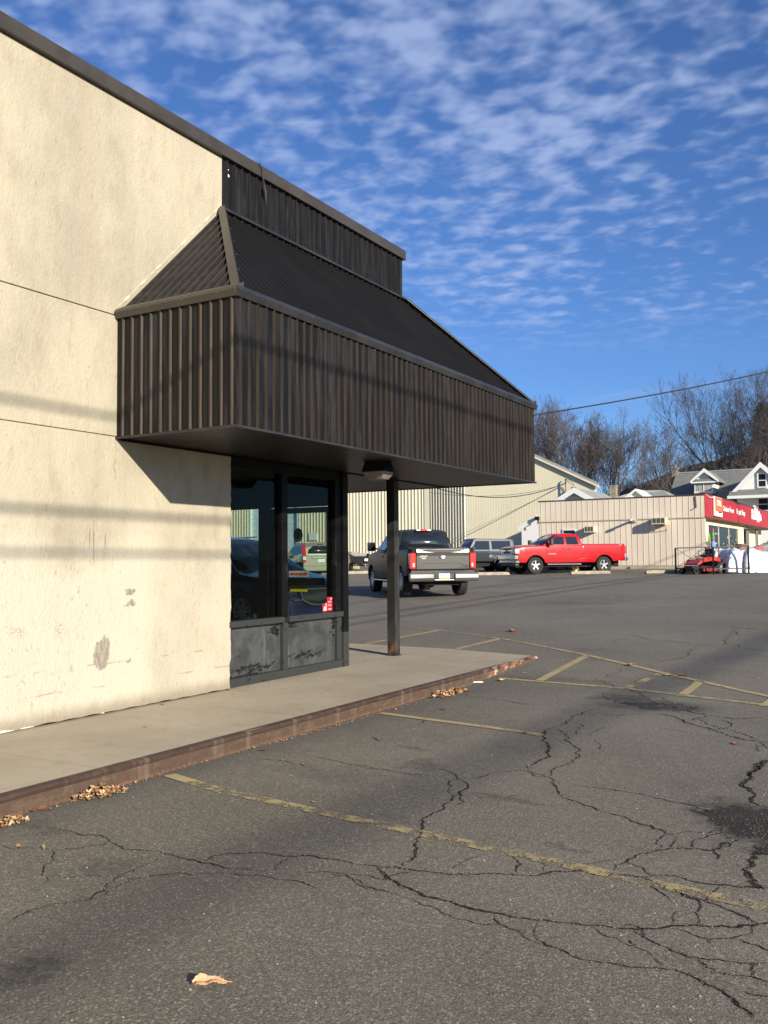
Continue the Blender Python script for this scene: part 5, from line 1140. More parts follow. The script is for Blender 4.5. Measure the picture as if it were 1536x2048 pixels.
mb = MB(); mb.box(-3.048,-3.0455,-.16,.16,.51,.542,0); mb.box(-3.048,-3.0455,-.16,.16,.652,.675,1); mb_text(mb, 'ZXW-9242', .075, frame((-3.0475,0,.598),(0,-1,0),(0,0,1)), 1, .78, .001); T.add(mb, 'plate_print', [M['plateyellow'], M['plateblue']])
mb = MB(); mb.box(-1.015,-.96,-.10,.10,1.905,1.945); o = T.add(mb, 'brake_lamp', M['redlamp']); T.bx('cargo_lamp', [(-1.016,-.96,-.23,-.105,1.907,1.943),(-1.016,-.96,.105,.23,1.907,1.943)], 'clearlamp', .002, o)
T.mirror(1.02, 1.42, .24, .28, .12, .93)
T.bx('running_board', [(-.98,1.25,.93,1.03,.40,.44),(-.98,1.25,-1.03,-.93,.40,.44)], 'chrome', .01)
mb = MB(); mb.tube([(-2.4,-.62,.48),(-2.9,-.66,.47),(-3.0,-.70,.47)], .045, 10); T.add(mb, 'exhaust', M['chrome'], smooth=True); mb = MB(); mb.tube([(-1.86,-.8,.42),(-1.86,.8,.42)], .07, 10); mb.lathe([(0,-.14),(.12,-.08),(.17,0),(.12,.08),(0,.14)], 12, axis='x', c=(-1.86,.05,.40)); mb.box(-3.02,-2.7,-.05,.05,.44,.52); mb.box(-2.8,-2.4,-.45,.2,.40,.60); T.add(mb, 'axle', M['underside'])

# ---- red pickup (side view, facing left)
th2 = R(17); rgt = Vector((math.cos(YAW), math.sin(YAW), 0)); fwd = Vector((-math.sin(YAW), math.cos(YAW), 0)); hd = (-rgt*math.cos(th2)-fwd*math.sin(th2)).normalized()
pf = at_depth(1072, 1140, 44.3); near = Vector((pf.x, pf.y, 0)); side = Vector((-hd.y, hd.x, 0)); cen = near-hd*1.85-side*1.0; loc = (cen.x, cen.y, g(cen.y)-.02)
redp = car_paint('red_paint', (.33,.002,.005), rough=.25); redp.node_tree.nodes['Principled BSDF'].inputs['Coat Weight'].default_value = .35; redp.node_tree.nodes['Principled BSDF'].inputs['Specular IOR Level'].default_value = .3
S = dict(plan=[(-3.16,.90),(-3.12,.97),(-2.9,.99),(-1.0,.995),(1.3,1.0),(2.5,.985),(2.75,.95),(2.86,.90),(2.90,.84)], zb=[(-3.0,.66),(-2.5,.60),(-1.4,.56),(1.2,.54),(2.4,.56),(3.0,.58)],
 top=[(-3.16,1.47),(-.79,1.46),(-.76,1.40),(1.15,1.38),(1.3,1.40),(2.2,1.38),(2.75,1.32),(2.95,1.24),(3.0,1.18)], wheels=[-1.93,1.84], arch=.52, wr=.42, tw=.27, hood0=1.2, crown=.05, shoulder=1.05, tumble=.03, bed=(-3.06,-.82), cuts=[-3.06,-.82,-.77,-.78],
 cab=dict(yb=.93, yt=.72, zb=1.37, zt=1.97, prof=[(-.77,1.37),(-.72,1.6),(-.60,1.92),(-.4,1.97),(.2,1.98),(.50,1.95),(1.45,1.38)]))
T = Car('pickup_truck', 'bright red extended-cab pickup truck parked side-on in front of the tan shop wall', 'pickup truck', loc, math.atan2(hd.y, hd.x), redp, S)
T.body(); T.under(); T.wheel(5, rk=.58); T.cabin()
T.side_glass([(-.55,1.44),(.12,1.44),(.10,1.83),(-.46,1.83)]); T.side_glass([(.24,1.44),(1.22,1.44),(1.05,1.50),(.62,1.83),(.22,1.83)])
T.end_glass(1.36, 1.44, .60, 1.90, .07, 'windshield'); T.end_glass(-.765, 1.45, -.64, 1.86, .12, 'rear_window', xs=-1)
T.door(-.66,.13,.60,1.37,.02,hz=1.22); T.door(.17,1.22,.60,1.37,.32,hz=1.22)
T.bx('bed_liner', [(-3.04,-.84,-.82,.82,.95,.99),(-3.04,-.84,-.86,-.821,.95,1.45),(-3.04,-.84,.821,.86,.95,1.45),(-.84,-.80,-.86,.86,.95,1.45)], 'plastic')
T.bx('tailgate', (-3.18,-3.07,-.80,.80,.72,1.465), redp, .015)
for sg in (1,-1):
    y0, y1 = sorted((sg*.80, sg*.985)); T.bx('tail_lamp', (-3.185,-3.04,y0,y1,.98,1.36), 'redlamp', .02)
    y0, y1 = sorted((sg*.40, sg*.97)); o = T.bx('headlight', (2.70,2.92,y0,y1,1.00,1.24), 'clearlamp', .03); T.bx('turn_signal', (2.76,2.926,sorted((sg*.72, sg*.965))[0],sorted((sg*.72, sg*.965))[1],1.005,1.09), 'amber', .01, o)
    y0, y1 = sorted((sg*.60, sg*1.0)); T.bx('fog_lamp', (2.955,2.98,sorted((sg*.66, sg*.8))[0],sorted((sg*.66, sg*.8))[1],.76,.84), 'clearlamp', .01)
T.bx('rear_bumper', (-3.30,-3.12,-.97,.97,.62,.80), 'chrome', .03)
T.bx('front_bumper', [(2.74,2.98,-.98,.98,.70,.95),(2.68,2.92,-.97,.97,.52,.69)], mat('bumper_bright', (.42,.43,.44), .08, 1.0), .04)
T.bx('air_dam', (2.70,2.90,-.90,.90,.40,.515), 'plastic', .02)
gr = T.bx('grille', (2.80,2.91,-.62,.62,.98,1.30), 'plastic', .01)
T.bx('grille_bar', [(2.905,2.94,-.63,.63,1.12,1.18),(2.905,2.93,-.63,.63,1.275,1.30),(2.905,2.93,-.63,.63,.97,.995)], 'chrome', .008, gr); T.bx('emblem', (2.941,2.95,-.14,.14,1.115,1.185), 'caution', .003, gr)
T.mirror(1.12, 1.50, .20, .30, .16, .93); T.bx('running_board', [(-.62,1.25,.95,1.06,.44,.50),(-.62,1.25,-1.06,-.95,.44,.50)], 'chrome', .02)
mb = MB()
for y in (-.55,-.28,0,.28,.55): mb.lathe([(0,.04),(.035,.03),(.045,0)], 8, axis='z', c=(.42-abs(y)*.1, y, 2.005))
T.add(mb, 'roof_marker_lamp', M['amber'])
mb = MB(); mb_text(mb, 'SILVERADO', .075, frame((.95,S['plan'][4][1]+.008,.98),(-1,0,0),(0,0,1)), 0, 1.1, .001); T.add(mb, 'badge', M['chrome'])
mb = MB(); mb_text(mb, 'Z71', .10, frame((-2.86,.985,1.40),(-1,0,0),(0,0,1)), 0, 1.2, .001); T.add(mb, 'badge', M['chrome'])
mb = MB(); mb.tube([(-1.93,-.8,.44),(-1.93,.8,.44)], .08, 8); mb.bar((-2.7,.35,.62),(1.9,.35,.55),.08,.12); T.add(mb, 'axle', M['underside'])

# ---- dark soft-grey off-roader
th3 = R(22); hd = (-rgt*math.cos(th3)-fwd*math.sin(th3)).normalized(); side = Vector((-hd.y, hd.x, 0)); pf = at_depth(966, 1138, 49.5); cen = Vector((pf.x, pf.y, 0))-side*.85; loc = (cen.x, cen.y, g(cen.y)-.03)
jp = car_paint('gunmetal_paint', (.040,.050,.058), rough=.2, metal=.3)
S = dict(plan=[(-2.05,.74),(-2.0,.78),(1.0,.78),(1.35,.70),(1.95,.56),(2.0,.52)], zb=[(-2.0,.62),(2.0,.60)], top=[(-2.05,1.18),(.75,1.18),(.85,1.20),(1.9,1.12),(2.0,1.08)], wheels=[-1.22,1.22], arch=.50, wr=.40, tw=.25, hood0=.8, crown=.04, shoulder=1.0, tumble=.02,
 cab=dict(yb=.77, yt=.66, zb=1.17, zt=1.80, prof=[(-2.02,1.17),(-2.00,1.72),(-1.90,1.80),(.2,1.83),(.42,1.80),(.82,1.18)]))
T = Car('off_road_vehicle', 'boxy dark grey off-road vehicle with black top, half hidden behind the red pickup', 'jeep', loc, math.atan2(hd.y, hd.x), jp, S)
T.body(); T.under(); T.wheel(5, rk=.55); cb = T.cabin(); cb.data.materials[0] = mat('hardtop_grey', (.10,.105,.105), .45)
T.side_glass([(-1.80,1.24),(-.62,1.24),(-.62,1.70),(-1.78,1.70)]); T.side_glass([(-.48,1.22),(.62,1.22),(.34,1.70),(-.48,1.70)]); T.end_glass(.78,1.23,.44,1.74,.05,'windshield'); T.end_glass(-2.02,1.25,-2.0,1.68,.10,'rear_window',xs=-1)
T.door(-.52,.72,.60,1.16,-.36,hz=1.02); T.mirror(.62,1.26,.16,.20,.08,.76)
mb = MB()
for wx in (-1.22,1.22):
    for sg in (1,-1):
        mb = MB(); a_ = [(wx+.56*math.cos(t_), .42+.52*math.sin(t_)) for t_ in [math.pi*k/10 for k in range(11)]]; b_ = [(wx+.50*math.cos(t_), .42+.46*math.sin(t_)) for t_ in [math.pi*k/10 for k in range(10,-1,-1)]]
        y0, y1 = sorted((sg*.70, sg*.90)); mb.prism(a_+b_, y0, 0, 'y', y1); T.add(mb, 'fender_flare', M['plastic'])
T.bx('front_bumper', (1.98,2.14,-.75,.75,.55,.68), 'plastic', .02); T.bx('rear_bumper', (-2.2,-2.06,-.75,.75,.55,.68), 'plastic', .02); T.bx('tail_lamp', [(-2.10,-2.04,.60,.76,.95,1.12),(-2.10,-2.04,-.76,-.60,.95,1.12)], 'redlamp', .01)
T.wheel_off = True

# ---- navy crossover seen through the glass door
hd = Vector((.975,-.22,0)).normalized(); side = Vector((-hd.y, hd.x, 0))
pf = on_ground(597, 1247); cen = Vector((pf.x, pf.y, 0)); 
D_ = 17.8; pc = at_depth(618, 1200, D_); nose = Vector((pc.x, pc.y, 0)); cen = nose-hd*2.5; loc = (cen.x, cen.y, g(cen.y))
nv = car_paint('navy_paint', (.012,.018,.075), rough=.15, metal=.2)
S = dict(plan=[(-2.56,.80),(-2.5,.92),(-2.2,.97),(1.2,.99),(1.9,.97),(2.3,.88),(2.5,.70),(2.58,.45)], zb=[(-2.56,.40),(-1,.30),(1.2,.28),(2.56,.30)], top=[(-2.56,1.05),(-2.4,1.18),(.9,1.12),(1.1,1.14),(1.9,1.04),(2.35,.93),(2.58,.78)], wheels=[-1.5,1.52], arch=.44, wr=.39, tw=.25, hood0=1.0, crown=.07, shoulder=.85, tumble=.06,
 cab=dict(yb=.93, yt=.68, zb=1.10, zt=1.74, prof=[(-2.42,1.12),(-2.25,1.5),(-1.9,1.72),(-1.0,1.79),(-.1,1.79),(.4,1.72),(1.38,1.10)]))
T = Car('crossover_car', 'dark navy blue crossover with a chrome waterfall grille, seen through the glass entrance', 'car', loc, math.atan2(hd.y, hd.x), nv, S)
T.o.scale = (1.05,1.0,1.06); T.body(); T.under(); T.wheel(6, rk=.64, two=True); T.cabin()
T.side_glass([(-2.0,1.22),(-1.25,1.18),(-1.25,1.62),(-1.65,1.58)]); T.side_glass([(-1.18,1.18),(-.32,1.17),(-.32,1.65),(-1.18,1.63)]); T.side_glass([(-.25,1.17),(1.08,1.16),(.35,1.62),(-.25,1.65)])
T.end_glass(1.30,1.15,.42,1.68,.05,'windshield'); T.door(-1.22,-.28,.36,1.10,-1.1,hz=.98); T.door(-.24,.98,.36,1.10,-.12,hz=.98); T.mirror(.9,1.18,.18,.17,.1,.93,'plastic')
mb = MB(); mb.prism([(-.42,.80),(.42,.80),(.36,.62),(.16,.55),(-.16,.55),(-.36,.62)], 2.50, 0, 'x', 2.63); gr = T.add(mb, 'grille', M['plastic'], bevel=.01); mb = MB()
for k in range(-9,10): mb.box(2.631,2.645,k*.042-.006,k*.042+.006,.58+abs(k)*.006,.79)
mb.box(2.62,2.66,-.44,.44,.80,.825); T.add(mb, 'grille_bar', M['chrome'], gr); mb = MB()
pts = [(-.46,.80),(-.39,.61),(-.17,.53),(0,.52),(.17,.53),(.39,.61),(.46,.80)]
for a, b in zip(pts, pts[1:]): mb.bar((2.62,*a),(2.62,*b),.05,.035)
T.add(mb, 'grille_surround', M['chrome'], gr)
for sg in (1,-1):
    mb = MB(); mb.prism([(sg*.52,.72),(sg*.84,.78),(sg*.88,.88),(sg*.74,.87),(sg*.54,.82)], 2.22, 0, 'x', 2.50); T.add(mb, 'headlight', M['clearlamp'], bevel=.02)
    T.bx('fog_lamp', (2.30,2.52,sorted((sg*.62, sg*.74))[0],sorted((sg*.62, sg*.74))[1],.38,.48), 'chrome', .03); T.bx('side_marker', (2.02,2.28,sorted((sg*.90, sg*.945))[0],sorted((sg*.90, sg*.945))[1],.60,.66), 'amber', .01)
T.bx('bumper_chrome_strip', (2.45,2.625,-.60,.60,.60,.63), 'chrome', .01)
T.bx('roof_rail', [(-1.9,.1,.60,.64,1.80,1.83),(-1.9,.1,-.64,-.60,1.80,1.83)], 'chrome', .01)

# ---- beige crossover with tall red lamps behind it
th4 = R(30.42+19); hd = Vector((-math.sin(th4), math.cos(th4), 0)); pc = at_depth(643, 1145, 40.5); rear = Vector((pc.x, pc.y, 0)); cen = rear+hd*2.25; loc = (cen.x, cen.y, g(cen.y))
bp_ = car_paint('beige_paint', (.30,.27,.21), rough=.25, metal=.3)
S = dict(plan=[(-2.25,.80),(-2.2,.87),(-2.0,.90),(1.5,.90),(2.0,.82),(2.25,.6)], zb=[(-2.25,.42),(2.25,.32)], top=[(-2.25,1.08),(-2.15,1.12),(.9,1.05),(1.2,1.08),(2.0,.92),(2.25,.75)], wheels=[-1.32,1.32], arch=.40, wr=.35, tw=.22, hood0=1.0, crown=.05, shoulder=.85, tumble=.05,
 cab=dict(yb=.87, yt=.66, zb=1.05, zt=1.64, prof=[(-2.22,1.10),(-2.10,1.5),(-1.95,1.66),(-1.2,1.69),(-.1,1.70),(.3,1.64),(1.25,1.06)]))
T = Car('suv', 'dusty beige crossover with tall red tail lamps parked facing away beyond the glass door', 'car', loc, math.atan2(hd.y, hd.x), bp_, S)
T.body(); T.under(); T.wheel(5, rk=.6); T.cabin()
T.side_glass([(-1.95,1.20),(-1.25,1.13),(-1.25,1.52),(-1.6,1.50)]); T.side_glass([(-1.18,1.12),(-.32,1.11),(-.32,1.55),(-1.18,1.53)]); T.side_glass([(-.25,1.11),(1.0,1.10),(.28,1.53),(-.25,1.55)])
T.end_glass(1.18,1.12,.34,1.58,.05,'windshield'); T.end_glass(-2.185,1.18,-2.05,1.52,.20,'rear_window',xs=-1,off=.03); T.door(-1.22,-.28,.40,1.04,-1.1); T.door(-.24,.95,.40,1.04,-.12); T.mirror(.75,1.12,.16,.16,.1,.88,'plastic')
for sg in (1,-1):
    mb = MB(); y0, y1 = sorted((sg*.70, sg*.86)); mb.prism([(-2.26,.80),(-2.27,1.10),(-2.10,1.58),(-1.98,1.60),(-2.1,1.1),(-2.12,.80)], y0, 0, 'y', y1); o = T.add(mb, 'tail_lamp', M['redlamp'], bevel=.01)
    T.bx('reverse_lamp', (-2.285,-2.2,y0+.01,y1-.01,.90,1.06), 'clearlamp', .01, o)
T.bx('garnish_bar', (-2.29,-2.25,-.45,.45,.98,1.03), 'chrome', .01); T.bx('licence_plate', (-2.27,-2.25,-.16,.16,.80,.94), 'plate', .003); T.bx('rear_bumper', (-2.34,-2.1,-.86,.86,.40,.66), bp_, .04); T.bx('brake_lamp', (-2.12,-2.02,-.12,.12,1.60,1.635), 'redlamp', .005)

# ---- another car behind the red pickup: only its windscreen and hood show
pc = at_depth(1052, 1130, 49.5); cen = Vector((pc.x, pc.y, 0)); hd = (-rgt*.9-fwd*.43).normalized(); loc = (cen.x+.6, cen.y+.8, g(cen.y))
S = dict(plan=[(-2.2,.80),(-2.1,.87),(1.5,.90),(2.0,.82),(2.2,.6)], zb=[(-2.2,.35),(2.2,.30)], top=[(-2.2,.98),(-1.3,1.0),(.9,1.0),(2.0,.86),(2.2,.70)], wheels=[-1.3,1.3], arch=.38, wr=.33, tw=.2, hood0=.9, crown=.05,
 cab=dict(yb=.85, yt=.62, zb=.99, zt=1.55, prof=[(-1.6,1.0),(-.9,1.5),(-.2,1.58),(.2,1.54),(1.2,1.0)]))
T = Car('sedan', 'brownish car mostly hidden behind the hood of the red pickup', 'car', (loc[0], loc[1], loc[2]), math.atan2(hd.y, hd.x), car_paint('bronze_paint', (.12,.09,.07)), S); T.body(); T.under(); T.wheel(5); T.cabin(); T.side_glass([(-.9,1.05),(.9,1.05),(.2,1.45),(-.6,1.45)]); T.end_glass(1.14,1.05,.24,1.5,.05,'windshield')
# ================================================================ trees
def barkm(name, a, b): return mat(name, a, .9, fn=grime(a, b, 2.0, (3,3,.4)))
M['bark'] = barkm('bark', (.045,.038,.032), (.11,.095,.08)); M['twig'] = mat('twig', (.15,.10,.092), .9, fn=grime((.054,.044,.042), (.098,.082,.078), .5)); M['twig2'] = mat('twig_grey', (.13,.10,.085), .9, fn=grime((.038,.032,.030), (.075,.064,.058), .5))
M['needle'] = mat('needles', (.02,.03,.018), .9, fn=grime((.010,.016,.010), (.035,.045,.025), 1.2))
def bare_tree(name, label, base, H, stems, lean=(0,0), spread=.5, seed=1, tw='twig', r0=.28, dens=1.0, group=None):
    rr = random.Random(seed); tr, cr = MB(), MB(); base = Vector(base)
    def branch(p, d, L, r, lv):
        if lv >= 2: L = L*1.06
        if lv >= 2 and p.z-base.z < H*.34: return
        n = 5 if lv < 2 else (4 if lv < 4 else 2); pts = [p.copy()]; q = p.copy(); dd = d.copy(); k = L/n; kids = []
        for i in range(n):
            dd = (dd+Vector((rr.gauss(0,.08), rr.gauss(0,.08), rr.gauss(0,.06)+(.045 if lv < 4 else .01)))).normalized(); q = q+dd*k; pts.append(q.copy()); kids.append((q.copy(), dd.copy(), (i+1)/n))
        rs = [r*(1-.5*i/n) for i in range(n+1)]
        if lv >= 5: rs[-1] = r*.5
        (tr if lv < 2 else cr).tube(pts, [max(.0075, q_) for q_ in rs], 6 if lv < 1 else (5 if lv < 2 else 3), caps=False)
        if lv >= 5 or L < .35: return
        cnt = {0: 4, 1: 4, 2: 4, 3: 3, 4: 3}[lv]
        cnt = max(2, int(round(cnt*dens+rr.uniform(-.5,.5))))
        for c in range(cnt):
            f = (.42 if lv < 2 else .25)+(.58 if lv < 2 else .75)*(c+rr.random())/cnt; idx = min(len(kids)-1, int(f*n)); q0, d0, _ = kids[idx]
            a = rr.uniform(0, 2*math.pi); ang = rr.uniform(.40, .85) if lv > 0 else rr.uniform(.30,.65)
            side = d0.orthogonal().normalized(); side.rotate(Matrix.Rotation(a, 3, d0)); nd = (d0*math.cos(ang)+side*math.sin(ang)+Vector((0,0,.22))).normalized()
            branch(q0, nd, L*rr.uniform(.48,.72)*(1.05-.3*f), rs[idx]*rr.uniform(.45,.60), lv+1)
        branch(q, dd, L*.55, rs[-1], lv+1)
    for k in range(stems):
        a = 2*math.pi*k/stems+rr.uniform(-.4,.4); sp = spread*rr.uniform(.5,1.1) if stems > 1 else .05
        d = Vector((math.cos(a)*sp+lean[0], math.sin(a)*sp+lean[1], 1)).normalized(); branch(base+Vector((math.cos(a)*.2, math.sin(a)*.2, 0))*(stems > 1), d, H*.46*rr.uniform(.85,1.1), r0*rr.uniform(.75,1.1)/(1 if stems == 1 else 1.35), 0)
    if stems > 1: tr.tube([base-Vector((0,0,.4)), base+Vector((0,0,.7))], [r0*1.7, r0*1.3], 8)
    # squeeze to the wanted height
    zs = max(v[2] for v in cr.v)-base.z; k = H/zs
    for m_ in (tr, cr): m_.v = [(base.x+(x-base.x)*(k*.8+.2), base.y+(y-base.y)*(k*.8+.2), base.z+(z-base.z)*k) for x, y, z in m_.v]
    o = empty(name, base, 0, label, 'tree', group)
    a = tr.build('trunk', M['bark'], o, smooth='full', fix=False); b = cr.build('crown', M[tw], o, fix=False); a.location = b.location = -base; return o
def tb(px, D): p = at_depth(px, 1110, D); return Vector((p.x, p.y, g(p.y)))
def th_(px, py, D): return at_depth(px, py, D).z-g(at_depth(px, py, D).y)
GR1 = 'bare trees behind the warehouse'; GR2 = 'bare trees behind the grey roofed house'
bare_tree('bare_tree', 'densest and tallest bare tree just right of the canopy, above the warehouse roof slope', tb(1146, 88), th_(1146, 772, 88), 4, (-.02,0), .42, 3, 'twig', .34, 1.12, GR1)
bare_tree('bare_tree', 'slimmer upright bare tree standing over the right corner of the warehouse', tb(1196, 84), th_(1205, 790, 84), 2, (.05,0), .22, 8, 'twig', .26, 1.0, GR1)
bare_tree('bare_tree', 'bare tree spreading to the right above the stone chimney of the pale roofed house', tb(1228, 82), th_(1255, 808, 82), 3, (.16,.05), .30, 12, 'twig', .27, .95, GR1)
bare_tree('bare_tree', 'bare tree at the far left of its row, cut off by the canopy corner', tb(1092, 92), th_(1092, 815, 92), 3, (-.10,0), .36, 23, 'twig', .28, 1.0, GR1)
bare_tree('bare_tree', 'small hazy bare tree low against the hill between the two rows of trees', tb(1290, 150), th_(1290, 950, 150), 3, (0,0), .5, 31, 'twig2', .2, .95)
bare_tree('bare_tree', 'small bare tree low beside the stone chimney in front of the hill foot', tb(1250, 130), th_(1250, 930, 130), 3, (0,0), .5, 37, 'twig2', .2, .95)
bare_tree('bare_tree', 'bare tree leaning left over the chimney of the grey roofed house', tb(1412, 100), th_(1360, 822, 100), 2, (-.38,.0), .20, 41, 'twig2', .27, 1.0, GR2)
bare_tree('bare_tree', 'bare tree with forked limbs behind the dormer of the grey roofed house', tb(1440, 104), th_(1425, 775, 104), 2, (-.10,0), .22, 47, 'twig2', .27, .95, GR2)
bare_tree('bare_tree', 'slender bare tree behind the middle of the grey roof, between two larger ones', tb(1461, 100), th_(1465, 800, 100), 2, (.04,0), .22, 53, 'twig2', .2, .95, GR2)
bare_tree('bare_tree', 'largest dark bare tree at the right edge with thick rising limbs', tb(1500, 102), th_(1500, 706, 102), 4, (.0,0), .34, 61, 'twig2', .36, 1.05, GR2)
bare_tree('bare_tree', 'bare tree partly beyond the right edge of the view', tb(1585, 108), th_(1560, 705, 108), 3, (-.05,0), .40, 67, 'twig2', .34, 1.0, GR2)
# conifer
def conifer(base, H, Rr, seed, label):
    rr = random.Random(seed); tr, cr = MB(), MB(); base = Vector(base); tr.tube([base, base+Vector((0,0,H*.97))], [.3,.03], 7)
    n = 46
    for k in range(n):
        t_ = k/n; z = H*(.10+.88*t_); Rk = Rr*(1-t_)**.8+.25
        for j in range(9):
            a = rr.uniform(0, 2*math.pi); L = Rk*rr.uniform(.6,1.1); p0 = base+Vector((0,0,z)); dx, dy = math.cos(a), math.sin(a); m_ = 9
            for i in range(1, m_+1):
                s_ = i/m_; q = p0+Vector((dx*L*s_, dy*L*s_, -.22*L*s_*s_+.04*L))
                for _ in range(4):
                    w = rr.uniform(.18,.42); aa = a+rr.uniform(-1.2,1.2); e = q+Vector((math.cos(aa)*w, math.sin(aa)*w, rr.uniform(-.32,.04))); sd = Vector((-math.sin(aa), math.cos(aa), rr.uniform(-.3,.3)))*.06
                    cr.face([q-sd, q+sd, e+sd*.5, e-sd*.5])
            cr.tube([p0, p0+Vector((dx*L, dy*L, -.18*L))], [.05,.015], 3, caps=False)
    o = empty('conifer', base, 0, label, 'tree'); a = tr.build('trunk', M['bark'], o, fix=False); b = cr.build('crown', M['needle'], o, fix=False); a.location = b.location = -base; return o
conifer(tb(1532, 112), th_(1532, 790, 112), 5.2, 5, 'dark green conifer with drooping branches behind the bare trees at the right edge')
# low brush at the foot of the hill
mb = MB(); r3 = random.Random(9)
for k in range(700):
    u = r3.uniform(1185, 1700); D = r3.uniform(118, 240); p = at_depth(u, 1110, D); z0 = g(p.y)+(D-118)*.03; h = r3.uniform(1.0, 3.6); q = Vector((p.x, p.y, z0)); d = Vector((r3.gauss(0,.25), r3.gauss(0,.25), 1)).normalized()
    for _ in range(2):
        s0 = q+d*h*r3.uniform(.1,.7); mb.tube([s0, s0+Vector((r3.gauss(0,.5), r3.gauss(0,.5), r3.uniform(.4,1.4)))], [.03,.015], 3, caps=False)
    mb.tube([q, q+d*h], [.06,.02], 3, caps=False)
tag(mb.build('brush', M['twig2'], fix=False), 'tangle of bare brush and saplings at the foot of the hill', 'brush', kind='stuff')
# ================================================================ kerb stops, posts, trailer, yard goods
M['stopc'] = mat('stop_concrete', (.42,.36,.26), .9, fn=grime((.34,.29,.215), (.21,.18,.135), 6)); M['yellow'] = mat('yellow_paint', (.75,.50,.06), .5); M['steelblack'] = mat('black_steel', (.008,.008,.008), .45)
def stop(px0, px1, py, D, label):
    a = at_depth(px0, py, D); b = at_depth(px1, py, D+(.4)); a.z = g(a.y); b.z = g(b.y); L = (b-a).length; d = (b-a).normalized(); mb = MB()
    mb.prism([(-L/2,0),(-L/2,.10),(-L/2+.10,.15),(L/2-.10,.15),(L/2,.10),(L/2,0)], -.10, 0, 'y', .10); mb.v = [(x, y*(1.0 if z < .05 else (.8 if z < .12 else .62)), z) for x, y, z in mb.v]
    o = mb.build('parking_stop', M['stopc'], bevel=.012); o.location = (a+b)/2; o.rotation_euler = (0,0,math.atan2(d.y, d.x)); return tag(o, label, 'parking stop', 'concrete parking stops along the far side of the lot')
stop(948, 1018, 1146, 44.5, 'concrete parking stop in front of the dark off-road vehicle'); stop(1141, 1220, 1146, 43.5, 'concrete parking stop in front of the red pickup rear wheel'); stop(1291, 1380, 1148, 42.5, 'concrete parking stop in front of the bare tan wall')
stop(1045, 1090, 1141, 47.5, 'concrete parking stop half hidden under the red pickup')
for px, D, lab in ((954, 47.0, 'short yellow marker post behind the leftmost parking stop'), (1151, 46.0, 'short yellow marker post under the red pickup')):
    p = tb(px, D); mb = MB(); mb.lathe([(0,0),(.09,0),(.09,.26),(.05,.30),(0,.31)], 12, axis='z'); o = mb.build('marker_post', M['yellow'], smooth=True); o.location = p; tag(o, lab, 'post')
# kerb before the warehouse and footing block
a = tb(560, 50); b = tb(760, 51); mb = MB(); dd = (b-a); nn = Vector((-dd.y, dd.x, 0)).normalized()
for i in range(20):
    p, q = a+dd*i/20, a+dd*(i+1)/20; mb.bar(p+Vector((0,0,.07)), q+Vector((0,0,.07)), .18, .16)
tag(mb.build('far_kerb', M['stopc']), 'pale concrete kerb in front of the warehouse', kind='structure')
p = at_depth(707, 1118, 60); gz_ = g(p.y); mb = MB(); mb.prism([(-.45,0),(.45,0),(.32,1.15),(-.32,1.15)], -.4, 0, 'y', .4); o = mb.build('concrete_block', M['stopc'], bevel=.03); o.location = (p.x-.2, p.y, gz_); tag(o, 'pale concrete block at the foot of the warehouse wall left of the black trailer', 'block')
# black utility trailer
p = tb(722, 56.5); tr_ = empty('dump_trailer', p, YAW+.25, 'small black dump trailer tipped against the warehouse wall', 'trailer')
mb = MB(); W, L, H = .62, .75, .62
pb = [(-W*.85,-L*.8,.35),(W*.85,-L*.8,.35),(W*.85,L*.8,.35),(-W*.85,L*.8,.35)]; pt = [(-W,-L,.35+H*.85),(W,-L,.35+H*.85),(W,L,.35+H*1.15),(-W,L,.35+H*1.15)]; ii = [(x*.93, y*.93, z) for x, y, z in pt]; ib = [(x*.9, y*.9, z+.05) for x, y, z in pb]
mb.add(pb+pt+ii+ib, [(0,3,2,1)]+[(i,(i+1)%4,4+(i+1)%4,4+i) for i in range(4)]+[(4+i,4+(i+1)%4,8+(i+1)%4,8+i) for i in range(4)]+[(8+i,8+(i+1)%4,12+(i+1)%4,12+i) for i in range(4)]+[(12,13,14,15)]); mb.build('tub', M['steelblack'], tr_)
mb = MB(); mb.bar((0,L,.34),(0,-L-.7,.28),.07); mb.bar((-W,0,.3),(W,0,.3),.06); mb.build('chassis', M['steelblack'], tr_)
for sg in (1,-1): mb = MB(); mb.lathe([(.08,-.06),(.2,-.09),(.24,-.06),(.24,.06),(.2,.09),(.08,.06)], 18, axis='x', c=(sg*(W+.02),0,.24)); mb.build('wheel', M['tyre'], tr_, smooth=True)
mb = MB(); mb.lathe([(.03,-.03),(.08,-.04),(.10,0),(.08,.04),(.03,.03)], 14, axis='x', c=(.02,-L-.35,.12)); mb.bar((.02,-L-.35,.12),(.02,-L-.35,.40),.04); mb.build('jockey_wheel', M['chrome'], tr_, smooth=True)
mb = MB(); mb.box(.05,.25,-L-.012,-L-.002,.58,.72); mb.build('number_plate', M['white'], tr_)

